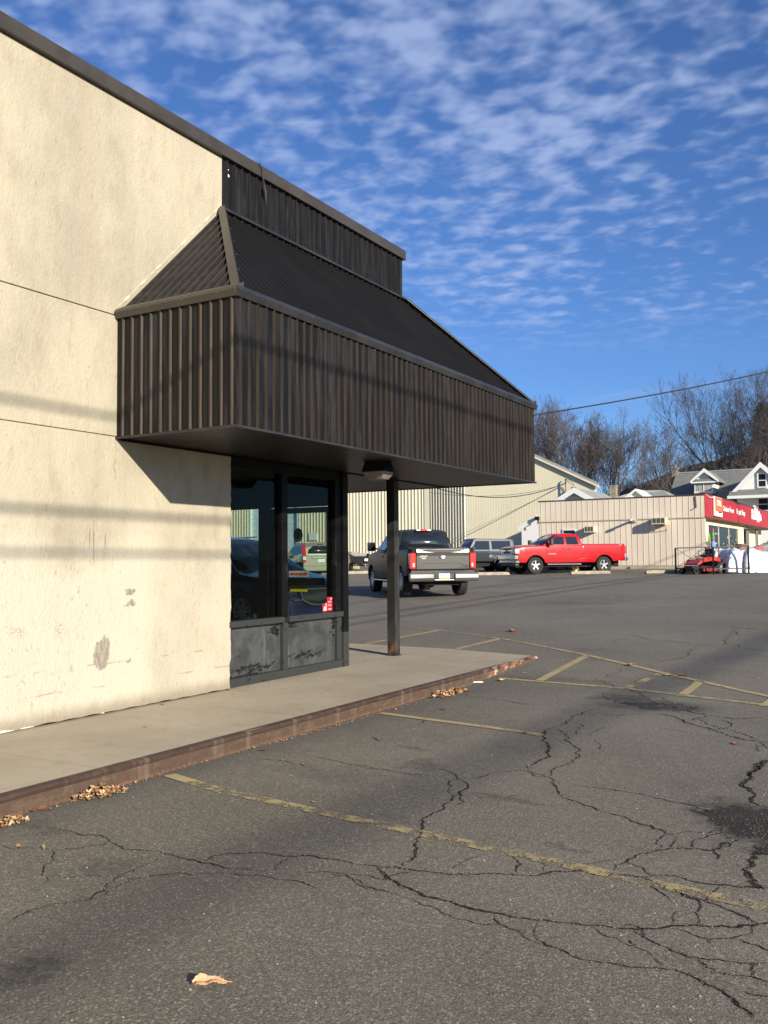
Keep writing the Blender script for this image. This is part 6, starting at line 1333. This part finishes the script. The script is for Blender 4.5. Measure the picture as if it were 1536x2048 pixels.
# rack of black tube frames, mower, tarps in front of the shop
DR = 42.0
def gp(px, D=DR): p = tb(px, D); return p
def zat(px, py, D): return at_depth(px, py, D).z
def rack(x0, x1, D, ytop, ybot, label):
    a = at_depth(x0, ytop, D); b = at_depth(x1, ytop-(x1-x0)*.04, D+.0); ga, gb = g(a.y), g(b.y); mid = Vector(((a.x+b.x)/2, (a.y+b.y)/2, (ga+gb)/2)); r_ = empty('tube_rack', mid, 0, label, 'rack')
    A0, A1 = Vector((a.x, a.y, ga)), Vector((a.x, a.y, a.z)); B0, B1 = Vector((b.x, b.y, gb)), Vector((b.x, b.y, b.z)); zl = zat(x0, ybot, D)
    def t_(name, p, q, w): mb = MB(); mb.bar(p-mid, q-mid, w); mb.build(name, M['steelblack'], r_)
    t_('post', A0, A1, .07); t_('post', B0, B1, .07); t_('rail', A1, B1, .06); t_('rail', Vector((a.x,a.y,zl)), Vector((b.x,b.y,zl)), .055); t_('brace', A1, Vector((b.x,b.y,zl)), .02); t_('brace', B1, Vector((a.x,a.y,zl)), .02)
rack(1350.5, 1411.5, 42.2, 1096.5, 1137, 'black tube rack standing before the tan wall, left of the red mower'); rack(1425.5, 1496, 40.5, 1094.5, 1137.5, 'black tube rack standing in front of the white tarps')
# mower
p = gp(1405, 41.5); p.z -= .02; mw = empty('riding_mower', p, YAW+R(205), 'red zero-turn riding mower with black tyres beside the white tarps', 'mower'); mw.scale = (.92,)*3
def mk(name, m_, boxes=None, mb=None, bevel=.02, par=None):
    mb = mb or MB()
    for b in boxes or []: mb.box(*b)
    return mb.build(name, m_, par or mw, bevel=bevel)
mb = MB(); mb.prism([(-.75,.58),(-.72,.78),(-.35,.86),(.15,.84),(.52,.72),(.78,.50),(.74,.44),(.3,.60),(-.3,.66)], -.48, 0, 'y', .48); mk('body', car_paint('mower_red', (.50,.03,.012), rough=.3), mb=mb, bevel=.04)
mb = MB(); mb.prism([(-.5,.86),(.0,.86),(.05,.95),(-.42,1.0),(-.52,1.28),(-.60,1.27)], -.24, 0, 'y', .24); mk('seat', M['plastic'], mb=mb, bevel=.04)
mk('engine', M['plastic'], [(-.95,-.5,-.35,.35,.35,.75)]); mk('mower_deck', mat('deck_red', (.20,.012,.012), .4), [(-.35,.55,-.62,.62,.14,.30)]); mk('chassis', M['steelblack'], [(-.9,.95,-.3,.3,.26,.42)])
for sg in (1,-1):
    mb = MB(); mb.lathe([(.14,-.13),(.28,-.15),(.31,-.1),(.31,.1),(.28,.15),(.14,.13)], 24, c=(-.62,sg*.50,.31)); w_ = mk('rear_wheel', M['tyre'], mb=mb, bevel=0); mb = MB(); mb.lathe([(0,-.08*sg),(.15,-.1*sg),(.16,.10*sg),(0,.08*sg)], 16, c=(-.62,sg*.52,.31)); mk('hub', mat('hub_grey', (.2,.2,.2), .4) if 'hub_grey' not in MATS else MATS['hub_grey'], mb=mb, bevel=0, par=w_)
    mb = MB(); mb.lathe([(.05,-.07),(.15,-.08),(.17,-.05),(.17,.05),(.15,.08),(.05,.07)], 18, c=(.90,sg*.42,.17)); mk('caster_wheel', M['tyre'], mb=mb, bevel=0)
    mb = MB(); mb.tube([(-.05,sg*.34,.8),(-.05,sg*.34,1.15),(.05,sg*.12,1.18)], .02, 6); mk('steering_lever', M['steelblack'], mb=mb, bevel=0)
mb = MB(); mb.tube([(-.7,-.36,.6),(-.72,-.36,1.35),(-.72,.36,1.35),(-.7,.36,.6)], .03, 6); mk('roll_bar', M['steelblack'], mb=mb, bevel=0)
mk('label_plate', mat('label_green', (.10,.35,.12), .5), [(.2,.35,-.2,-.05,.84,.90)])
# tarps: draped heaps
def tarp(px, D, L, W, H, rot, col, label, seed, name='tarp', mi=None):
    rr = random.Random(seed); nx, ny = 44, 30; mb = MB(); ph = rr.uniform(0,9)
    for j in range(ny+1):
        for i in range(nx+1):
            u = -1+2*i/nx; v = -1+2*j/ny; r_ = max(abs(u)**2.6, abs(v)**2.6); h = max(0, 1-r_)**.42; x = u*L/2; y = v*W/2
            fold = mnoise.noise(Vector((u*2.2+ph, v*2.2, 1)))*.10+abs(mnoise.noise(Vector((u*5+v*2+ph, v*2.5, 4))))*.12-.03
            z = H*h*(.86+.14*math.cos(u*3+ph))*(1+fold); k = 1+.05*mnoise.noise(Vector((u*4, v*4, ph)))*(1-h); mb.v.append((x*k, y*k, max(.01, z+fold*.25*(h > .05))))
    for j in range(ny):
        for i in range(nx): a = j*(nx+1)+i; mb.f.append((a, a+1, a+nx+2, a+nx+1)); mb.m.append(0)
    o = mb.build(name, col, smooth='full', fix=False); o.location = gp(px, D); o.rotation_euler = (0,0,YAW+rot); return tag(o, label, 'tarp')
M['tarpw'] = mat('tarp_white', (.62,.63,.66), .5); M['tarpp'] = mat('tarp_pink', (.52,.34,.34), .6); M['tarpg'] = mat('tarp_grey', (.24,.25,.24), .6, fn=grime((.20,.21,.20), (.28,.29,.28), 2))
tarp(1475, 41.8, 1.7, 1.6, 1.18, .1, M['tarpw'], 'crumpled white tarp over a low heap just right of the red mower', 1)
tarp(1522, 41.5, 1.9, 1.6, 1.22, -.1, M['tarpw'], 'smooth bright white tarp over machinery at the right edge, with a dark cord', 2)
tarp(1436, 44.0, 1.4, 1.3, 1.10, .3, M['tarpp'], 'faded pink tarp behind the mower and the white tarps', 3)
tarp(1455, 44.6, 1.0, 1.1, 1.15, .5, M['tarpw'], 'small pale tarp behind the pink one below the shop window', 4)
tarp(1548, 45.5, 4.6, 1.6, 1.38, .0, M['tarpg'], 'long grey tarp stretched over tall goods in front of the shop door', 5)
a, b = at_depth(1498, 1117, 40.6), at_depth(1514, 1146, 40.3); mb = MB(); mb.tube([a, a.lerp(b,.4)+Vector((-.1,0,-.2)), b], .012, 4); tag(mb.build('cord', M['cable']), 'thin dark cord hanging over the right white tarp', 'cord')
# tall colourful wind spinners
def spinner(px, D, ytop, bands, label, w=.09):
    p = gp(px, D); top = zat(px, ytop, D); o = empty('wind_spinner', p, YAW, label, 'wind spinner'); mb = MB(); mb.tube([(0,0,0),(0,0,top-p.z)], .015, 6); mb.build('pole', M['steelblack'], o)
    for (v0, v1, k, cn, cc) in bands:
        z0, z1 = zat(px, v1, D)-p.z, zat(px, v0, D)-p.z; m_ = MATS.get(cn) or mat(cn, cc, .6); mb = MB(); n = 8
        mb.lathe([(w*k, z0), (w*k*1.1, (z0+z1)/2), (w*k*.6, z1), (0, z1)], n, axis='z'); mb.build('vane', m_, o)
spinner(1427, 45.0, 1056, [(1057,1063,.55,'spin_red',(.55,.04,.05)),(1064,1077,.75,'spin_green',(.10,.36,.06)),(1077,1082,.9,'spin_red',0),(1082,1096,1.2,'spin_blue',(.10,.30,.75)),(1096,1099,1.0,'white_s',(.8,.8,.8))], 'tall wind spinner banded red, green and blue before the shop window')
spinner(1419.5, 47.5, 1066, [(1067,1087,.6,'spin_green',0)], 'plain lime green wind spinner at the left of the shop window')
a = gp(1520, 43.5); mb = MB(); mb.bar((-.22,0,1.08),(.22,0,1.08),.08,.12); mb.bar((-.1,0,.3),(-.1,0,1.05),.05,.05); o = mb.build('red_implement', M['red'], bevel=.02); o.location = a; o.rotation_euler = (0,0,YAW); tag(o, 'dark red bar of an implement poking up behind the right white tarp', 'implement')

# ================================================================ litter: leaves, twigs, tufts
LC = [('leaf_tan',(.38,.225,.105)),('leaf_orange',(.33,.11,.035)),('leaf_brown',(.13,.06,.032)),('leaf_pale',(.62,.43,.24))]
LM = {n: mat(n, c, .7, fn=grime(tuple(k*.8 for k in c), c, 30)) for n, c in LC}
def leaf_mesh(mb, c, s, rz, curl, rr, mi=0, lobes=5, asp=.55):
    out = []; n = 18
    for k in range(n):
        a = 2*math.pi*k/n; r_ = 1-.22*abs(math.sin(a*lobes/2))-rr.uniform(0,.10); out.append((math.cos(a)*r_, math.sin(a)*r_*asp))
    ca, sa = math.cos(rz), math.sin(rz); base = len(mb.v)
    def P(x, y, k): z = curl*s*(x*x*.6+y*y*1.2)+.15*curl*s*mnoise.noise(Vector((x*3+c[0]*9, y*3+c[1]*9, 0))); return (c[0]+(x*ca-y*sa)*s*k, c[1]+(x*sa+y*ca)*s*k, c[2]+max(.001,z))
    mb.v.append((c[0], c[1], c[2]+.003))
    for x, y in out: mb.v.append(P(x*.55, y*.55, 1))
    for x, y in out: mb.v.append(P(x, y, 1))
    for k in range(n):
        k2 = (k+1) % n; mb.f += [(base, base+1+k, base+1+k2), (base+1+k, base+1+n+k, base+1+n+k2, base+1+k2)]; mb.m += [mi, mi]
lr = random.Random(21)
def leaf(px, py, size, col, label, rz=None, curl=.5, asp=.55, lobes=5):
    p = on_ground(px, py); mb = MB(); leaf_mesh(mb, (0,0,.004), size, rz if rz is not None else lr.uniform(0,6), curl, lr, 0, lobes, asp)
    o = mb.build('fallen_leaf', LM[col], smooth='full', fix=False); o.location = (p.x, p.y, g(p.y)+.001); tag(o, label, 'leaf'); return o
def big_leaf(px, py):   # folded dry leaf: two blades along a midrib with a ragged margin
    p = on_ground(px, py); mb = MB(); n = 22; rr = random.Random(8)
    for i in range(n+1):
        t_ = i/n; x = -.062+.124*t_; w = (math.sin(math.pi*min(1, t_*1.02))**.6)*(.030+.010*math.sin(t_*9))*(1-.22*(i % 3 == 1)); z0 = .006+.010*math.sin(t_*3.1)+.004*math.sin(t_*11)
        for k, (f, h) in enumerate(((-1, .004), (-.55, .010), (0, 0), (.5, .006), (1, .016+.008*math.sin(t_*6)))): mb.v.append((x+.004*rr.uniform(-1,1), w*f*(1 if k < 2 else .8), z0+h))
    for i in range(n):
        for k in range(4): q = i*5+k; mb.f.append((q, q+5, q+6, q+1)); mb.m.append(0)
    mb.tube([(.06,0,.012),(.085,.006,.006)], .0015, 5)
    o = mb.build('fallen_leaf', mat('leaf_dry', (.50,.29,.15), .75), smooth='full', fix=False); o.location = (p.x, p.y, g(p.y)+.001); o.rotation_euler = (0,0,YAW+.12); tag(o, 'large pale tan leaf lying alone in the near foreground', 'leaf')
big_leaf(419, 1972)
leaf(1025, 1264, .14, 'leaf_orange', 'curled orange-brown leaf on open asphalt beyond the hatched stripes', None, 1.0); leaf(85, 1620, .050, 'leaf_orange', 'bright orange leaf by the kerb at the left edge', .8, .5, .35, 2); leaf(62, 1624, .028, 'leaf_brown', 'small dark curled leaf beside the orange one by the kerb', None, 1.2)
leaf(37, 1695, .035, 'leaf_tan', 'tan leaf on the asphalt at the left edge below the kerb'); leaf(1003, 1362, .075, 'leaf_pale', 'pale curled leaf next to the end of the hatched stripe', 1.0, .8); leaf(985, 1347, .06, 'leaf_orange', 'orange leaf resting against the chipped kerb end', 0, 1.6)
leaf(886, 1420, .045, 'leaf_brown', 'brown leaf on the asphalt between the kerb and the second stripe'); leaf(1262, 1331, .11, 'leaf_tan', 'tan leaf lying on the long far stripe'); leaf(1365, 1352, .10, 'leaf_orange', 'orange leaf on the far stripe right of a crack'); leaf(1335, 1351, .07, 'leaf_pale', 'tiny white scrap on the far stripe left of an orange leaf')
leaf(608, 1531, .034, 'leaf_orange', 'small orange leaf between the first two stripes'); leaf(527, 1502, .045, 'leaf_brown', 'flat brown leaf near the kerb above the first stripe'); leaf(629, 1606, .028, 'leaf_tan', 'small tan leaf just above the fading first stripe'); leaf(1471, 1489, .05, 'leaf_orange', 'small orange leaf near the right edge below the cracks')
leaf(1236, 1582, .022, 'leaf_orange', 'tiny orange leaf in a thin crack'); leaf(1418, 1621, .026, 'leaf_orange', 'tiny yellow-orange leaf beside the dark pothole'); leaf(632, 1457, .030, 'leaf_orange', 'orange leaf touching the kerb foot before the first stripe'); leaf(1050, 1467, .04, 'leaf_brown', 'small red-brown leaf at the faded end of the second stripe')
leaf(958, 1363, .05, 'leaf_tan', 'twisted tan leaf under the white stick by the kerb'); leaf(958, 1349, .05, 'leaf_orange', 'orange leaf above the white stick by the kerb', None, 1.2)
def on_walk(px, py, size, col, label):
    q = on_axis(px, py, 2, ZS); mb = MB(); leaf_mesh(mb, (0,0,.003), size, lr.uniform(0,6), .6, lr); o = mb.build('fallen_leaf', LM[col], smooth='full', fix=False); o.location = (q.x, q.y, ZS+.001); tag(o, label, 'leaf')
on_walk(599, 1353, .030, 'leaf_tan', 'small tan leaf on the sidewalk in front of the grey panels'); on_walk(457, 1381, .030, 'leaf_orange', 'small orange leaf on the sidewalk at the end of the stucco wall'); on_walk(325, 1410, .035, 'leaf_orange', 'curled orange leaf at the foot of the stucco wall'); on_walk(664, 1337, .025, 'leaf_brown', 'tiny brown leaf at the foot of the grey corner post')
def pile(px0, py0, px1, py1, wd, n, label, seed, smax=.03, h=.05):
    a, b = on_ground(px0, py0), on_ground(px1, py1); rr = random.Random(seed); mb = MB()
    for k in range(n):
        t_ = rr.betavariate(2,2); u = rr.uniform(0,1)**1.3; c = a.lerp(b, t_)+Vector((1,0,0))*(u*wd); c.x = max(c.x, KX+.03); e = math.sin(t_*math.pi)
        leaf_mesh(mb, (c.x, c.y, g(c.y)+.004+rr.uniform(0,h)*e*(1-u)), rr.uniform(.35,1)*smax, rr.uniform(0,6), rr.uniform(.6,2.4), rr, rr.choice([0,0,1,2,3,3]), rr.choice([3,5,7]), rr.uniform(.4,.8))
    tag(mb.build('leaf_litter', [LM[n_] for n_, _ in LC], smooth='full', fix=False), label, 'leaf litter', kind='stuff')
pile(135, 1604, 240, 1578, .13, 130, 'heap of crisp dry leaves against the kerb at the lower left', 1, .030, .06); pile(-20, 1652, 45, 1636, .12, 60, 'few dry leaves at the kerb in the left corner', 2, .028, .03); pile(862, 1398, 922, 1380, .14, 110, 'heap of orange leaves against the middle of the kerb', 3, .042, .06)
pile(420, 1522, 860, 1400, .035, 170, 'thin line of leaf crumbs and grit along the kerb foot', 4, .012, .01); pile(60, 1632, 420, 1520, .03, 90, 'crumbs of leaf along the near kerb foot', 5, .010, .008)
# grit and tiny pale stones
mb = MB(); rr = random.Random(33)
for k in range(150):
    px = rr.uniform(-50, 1600); py = 1260+(2060-1260)*rr.random()**.8; p = on_ground(px, py)
    if p.x < KX+.05 and p.y < 13.2: continue
    s_ = rr.uniform(.0012,.003)*(1+p.y*.12); mb.box(p.x-s_, p.x+s_, p.y-s_*.7, p.y+s_*.7, g(p.y), g(p.y)+s_)
tag(mb.build('grit', mat('grit', (.34,.31,.26), .8)), 'scattered pale grit and tiny stones on the asphalt', 'grit', kind='stuff')
# white stick, plastic scrap, grass tuft, cup on the far lot
p, q = on_ground(941, 1367), on_ground(966, 1366); mb = MB(); mb.tube([p+Vector((0,0,.012)), p.lerp(q,.5)+Vector((0,0,.016)), q+Vector((0,0,.012))], .009, 6); tag(mb.build('stick', M['white'], smooth=True), 'white plastic stick lying by the kerb', 'stick')
p = on_ground(1049, 1346); mb = MB(); leaf_mesh(mb, (0,0,.003), .05, .5, .3, lr, 0, 3, .6); o = mb.build('plastic_scrap', mat('scrap', (.30,.32,.36), .3), fix=False); o.location = (p.x, p.y, g(p.y)); tag(o, 'grey-blue plastic scrap on the asphalt past the kerb end', 'scrap')
p = on_ground(88, 1700); mb = MB(); rr = random.Random(2)
for k in range(16):
    a = rr.uniform(0,6.28); L = rr.uniform(.02,.045); d = Vector((math.cos(a)*.5, math.sin(a)*.5, 1)); s_ = Vector((-math.sin(a), math.cos(a), 0))*.0012; mb.face([p-s_, p+s_, p+d*L+s_*.3, p+d*L-s_*.3])
tag(mb.build('grass_tuft', mat('dry_grass', (.30,.28,.12), .8), fix=False), 'tiny dry grass tuft growing from a crack at the left edge', 'grass tuft')
p = at_depth(735, 1139, 31); p = Vector((p.x, p.y, g(p.y)))

# ================================================================ roadside wires and poles (out of view, they throw the soft shadows)
def cable(X0, z0, X1, z1, r, label, sag=.25):
    mb = MB(); q = []
    for k in range(41):
        t_ = k/40; y = -22+(74)*t_; q.append(Vector((X0+(X1-X0)*t_, y, z0+(z1-z0)*t_-sag*4*t_*(1-t_))))
    mb.tube(q, r, 8); return tag(mb.build('utility_cable', M['cable'], smooth='full', fix=False), label, 'cable', 'roadside utility cables')
def through(Yw, zw, X=12.0): t_ = (X)/SUN.x; return (Yw+SUN.y*t_, zw+SUN.z*t_)
lab = 'roadside utility cable along the edge of the lot'
for (ya, za, yb, zb_, r) in ((5.08,3.17,6.42,3.22,.025), (5.09,2.214,8.17,2.184,.028), (5.1,1.824,8.17,1.819,.023)):
    y0, z0 = through(ya, za); sl_ = (zb_-za)/(yb-ya)*.6; zc0 = z0+(-22-y0)*sl_*.3; cable(12, zc0+.1, 12, zc0+.1+74*sl_*.3, r, lab, .28)
cable(30, 10.45, 30, 10.3, .048, lab, .3)
for Y in (-22.3, 52.3):
    o = empty('utility_pole', (12, Y, g(Y)), 0, 'wooden utility pole at the %s end of the roadside cables' % ('near' if Y < 0 else 'far'), 'utility pole'); mb = MB(); mb.tube([(0,0,0),(0,0,10.5)], [.16,.11], 10); mb.build('pole', M['bark'], o, smooth=True); mb = MB(); mb.box(-.06,.06,-1.1,1.1,9.6,9.75); mb.build('crossarm', M['bark'], o)
# large bare roadside trees and a row of houses across the road, seen only in reflections
# ================================================================ camera, light, sky
cam = bpy.data.cameras.new('camera'); co = bpy.data.objects.new('camera', cam); COL.objects.link(co)
cam.sensor_fit = 'HORIZONTAL'; cam.sensor_width = 36; cam.lens = FPX*36/1536; cam.clip_end = 6000; cam.clip_start = .05
Mx = Matrix((RT, UP, -FW)).transposed().to_4x4(); Mx.translation = CAMP; co.matrix_world = Mx; scene.camera = co
sl = bpy.data.lights.new('sun', 'SUN'); sl.energy = 5.0; sl.angle = R(.53); sl.color = (1.0, .91, .76)
so = bpy.data.objects.new('sun', sl); COL.objects.link(so); so.rotation_euler = SUN.to_track_quat('Z', 'Y').to_euler()
w = bpy.data.worlds.new('World'); scene.world = w; w.use_nodes = True; t = NT(w); t.n.clear()
out = t.new('ShaderNodeOutputWorld'); bg = t.new('ShaderNodeBackground')
sky = t.new('ShaderNodeTexSky', sky_type='NISHITA', sun_disc=False); sky.sun_elevation = math.asin(SUN.z); sky.sun_rotation = math.atan2(SUN.x, SUN.y)
sky.altitude = 200; sky.air_density = 1.0; sky.dust_density = .5; sky.ozone_density = 2.5
v = t.coord('Generated'); nx, ny, nz = t.sep(v)
zc = t.math('MAXIMUM', nz, .02); den = t.math('ADD', zc, .10)
px_ = t.math('DIVIDE', nx, den); py_ = t.math('DIVIDE', ny, den); pv = t.comb(px_, py_, 0)
pv2 = t.mapping(pv, rot=(0,0,R(25)), scale=(1.0, .72, 1))
big = t.noise(pv2, 1.0, 3, .5); med = t.noise(pv2, 4.2, 4, .55, .2); puff = t.noise(t.mapping(pv, rot=(0,0,R(-35)), scale=(1, 1.2, 1)), 14.0, 2, .5, .15)
d = t.math('ADD', t.math('ADD', t.math('MULTIPLY', big, .55), t.math('MULTIPLY', med, .45)), t.math('MULTIPLY', puff, .75))
elev = t.smooth(nz, .20, .28)
cov = t.math('MULTIPLY', t.smooth(d, .78, 1.14), elev)
# a few low wisps
wisp = t.math('MULTIPLY', t.smooth(t.noise(t.mapping(pv, scale=(.35,1.2,1)), 1.6, 5, .6), .60, .80), t.math('MULTIPLY', t.smooth(nz, .08, .14), .35))
cov = t.math('MAXIMUM', t.math('MULTIPLY', cov, .60), wisp)
blue = t.mix(1.0, sky, (.74, 1.04, 1.58), 'MULTIPLY')
cl = t.new('ShaderNodeMix', data_type='RGBA'); t.put(cl.inputs[0], cov); t.put(cl.inputs[6], blue); t.put(cl.inputs[7], (5.6, 6.8, 10.0, 1))
t.put(bg.inputs[0], cl.outputs[2]); bg.inputs[1].default_value = .052; t.l.new(bg.outputs[0], out.inputs[0])
vs = scene.view_settings; vs.view_transform = 'Standard'; vs.look = 'None'; vs.exposure = .82; vs.gamma = 1
scene.render.resolution_x = 768; scene.render.resolution_y = 1024
scene.cycles.max_bounces = 6; scene.cycles.transparent_max_bounces = 12
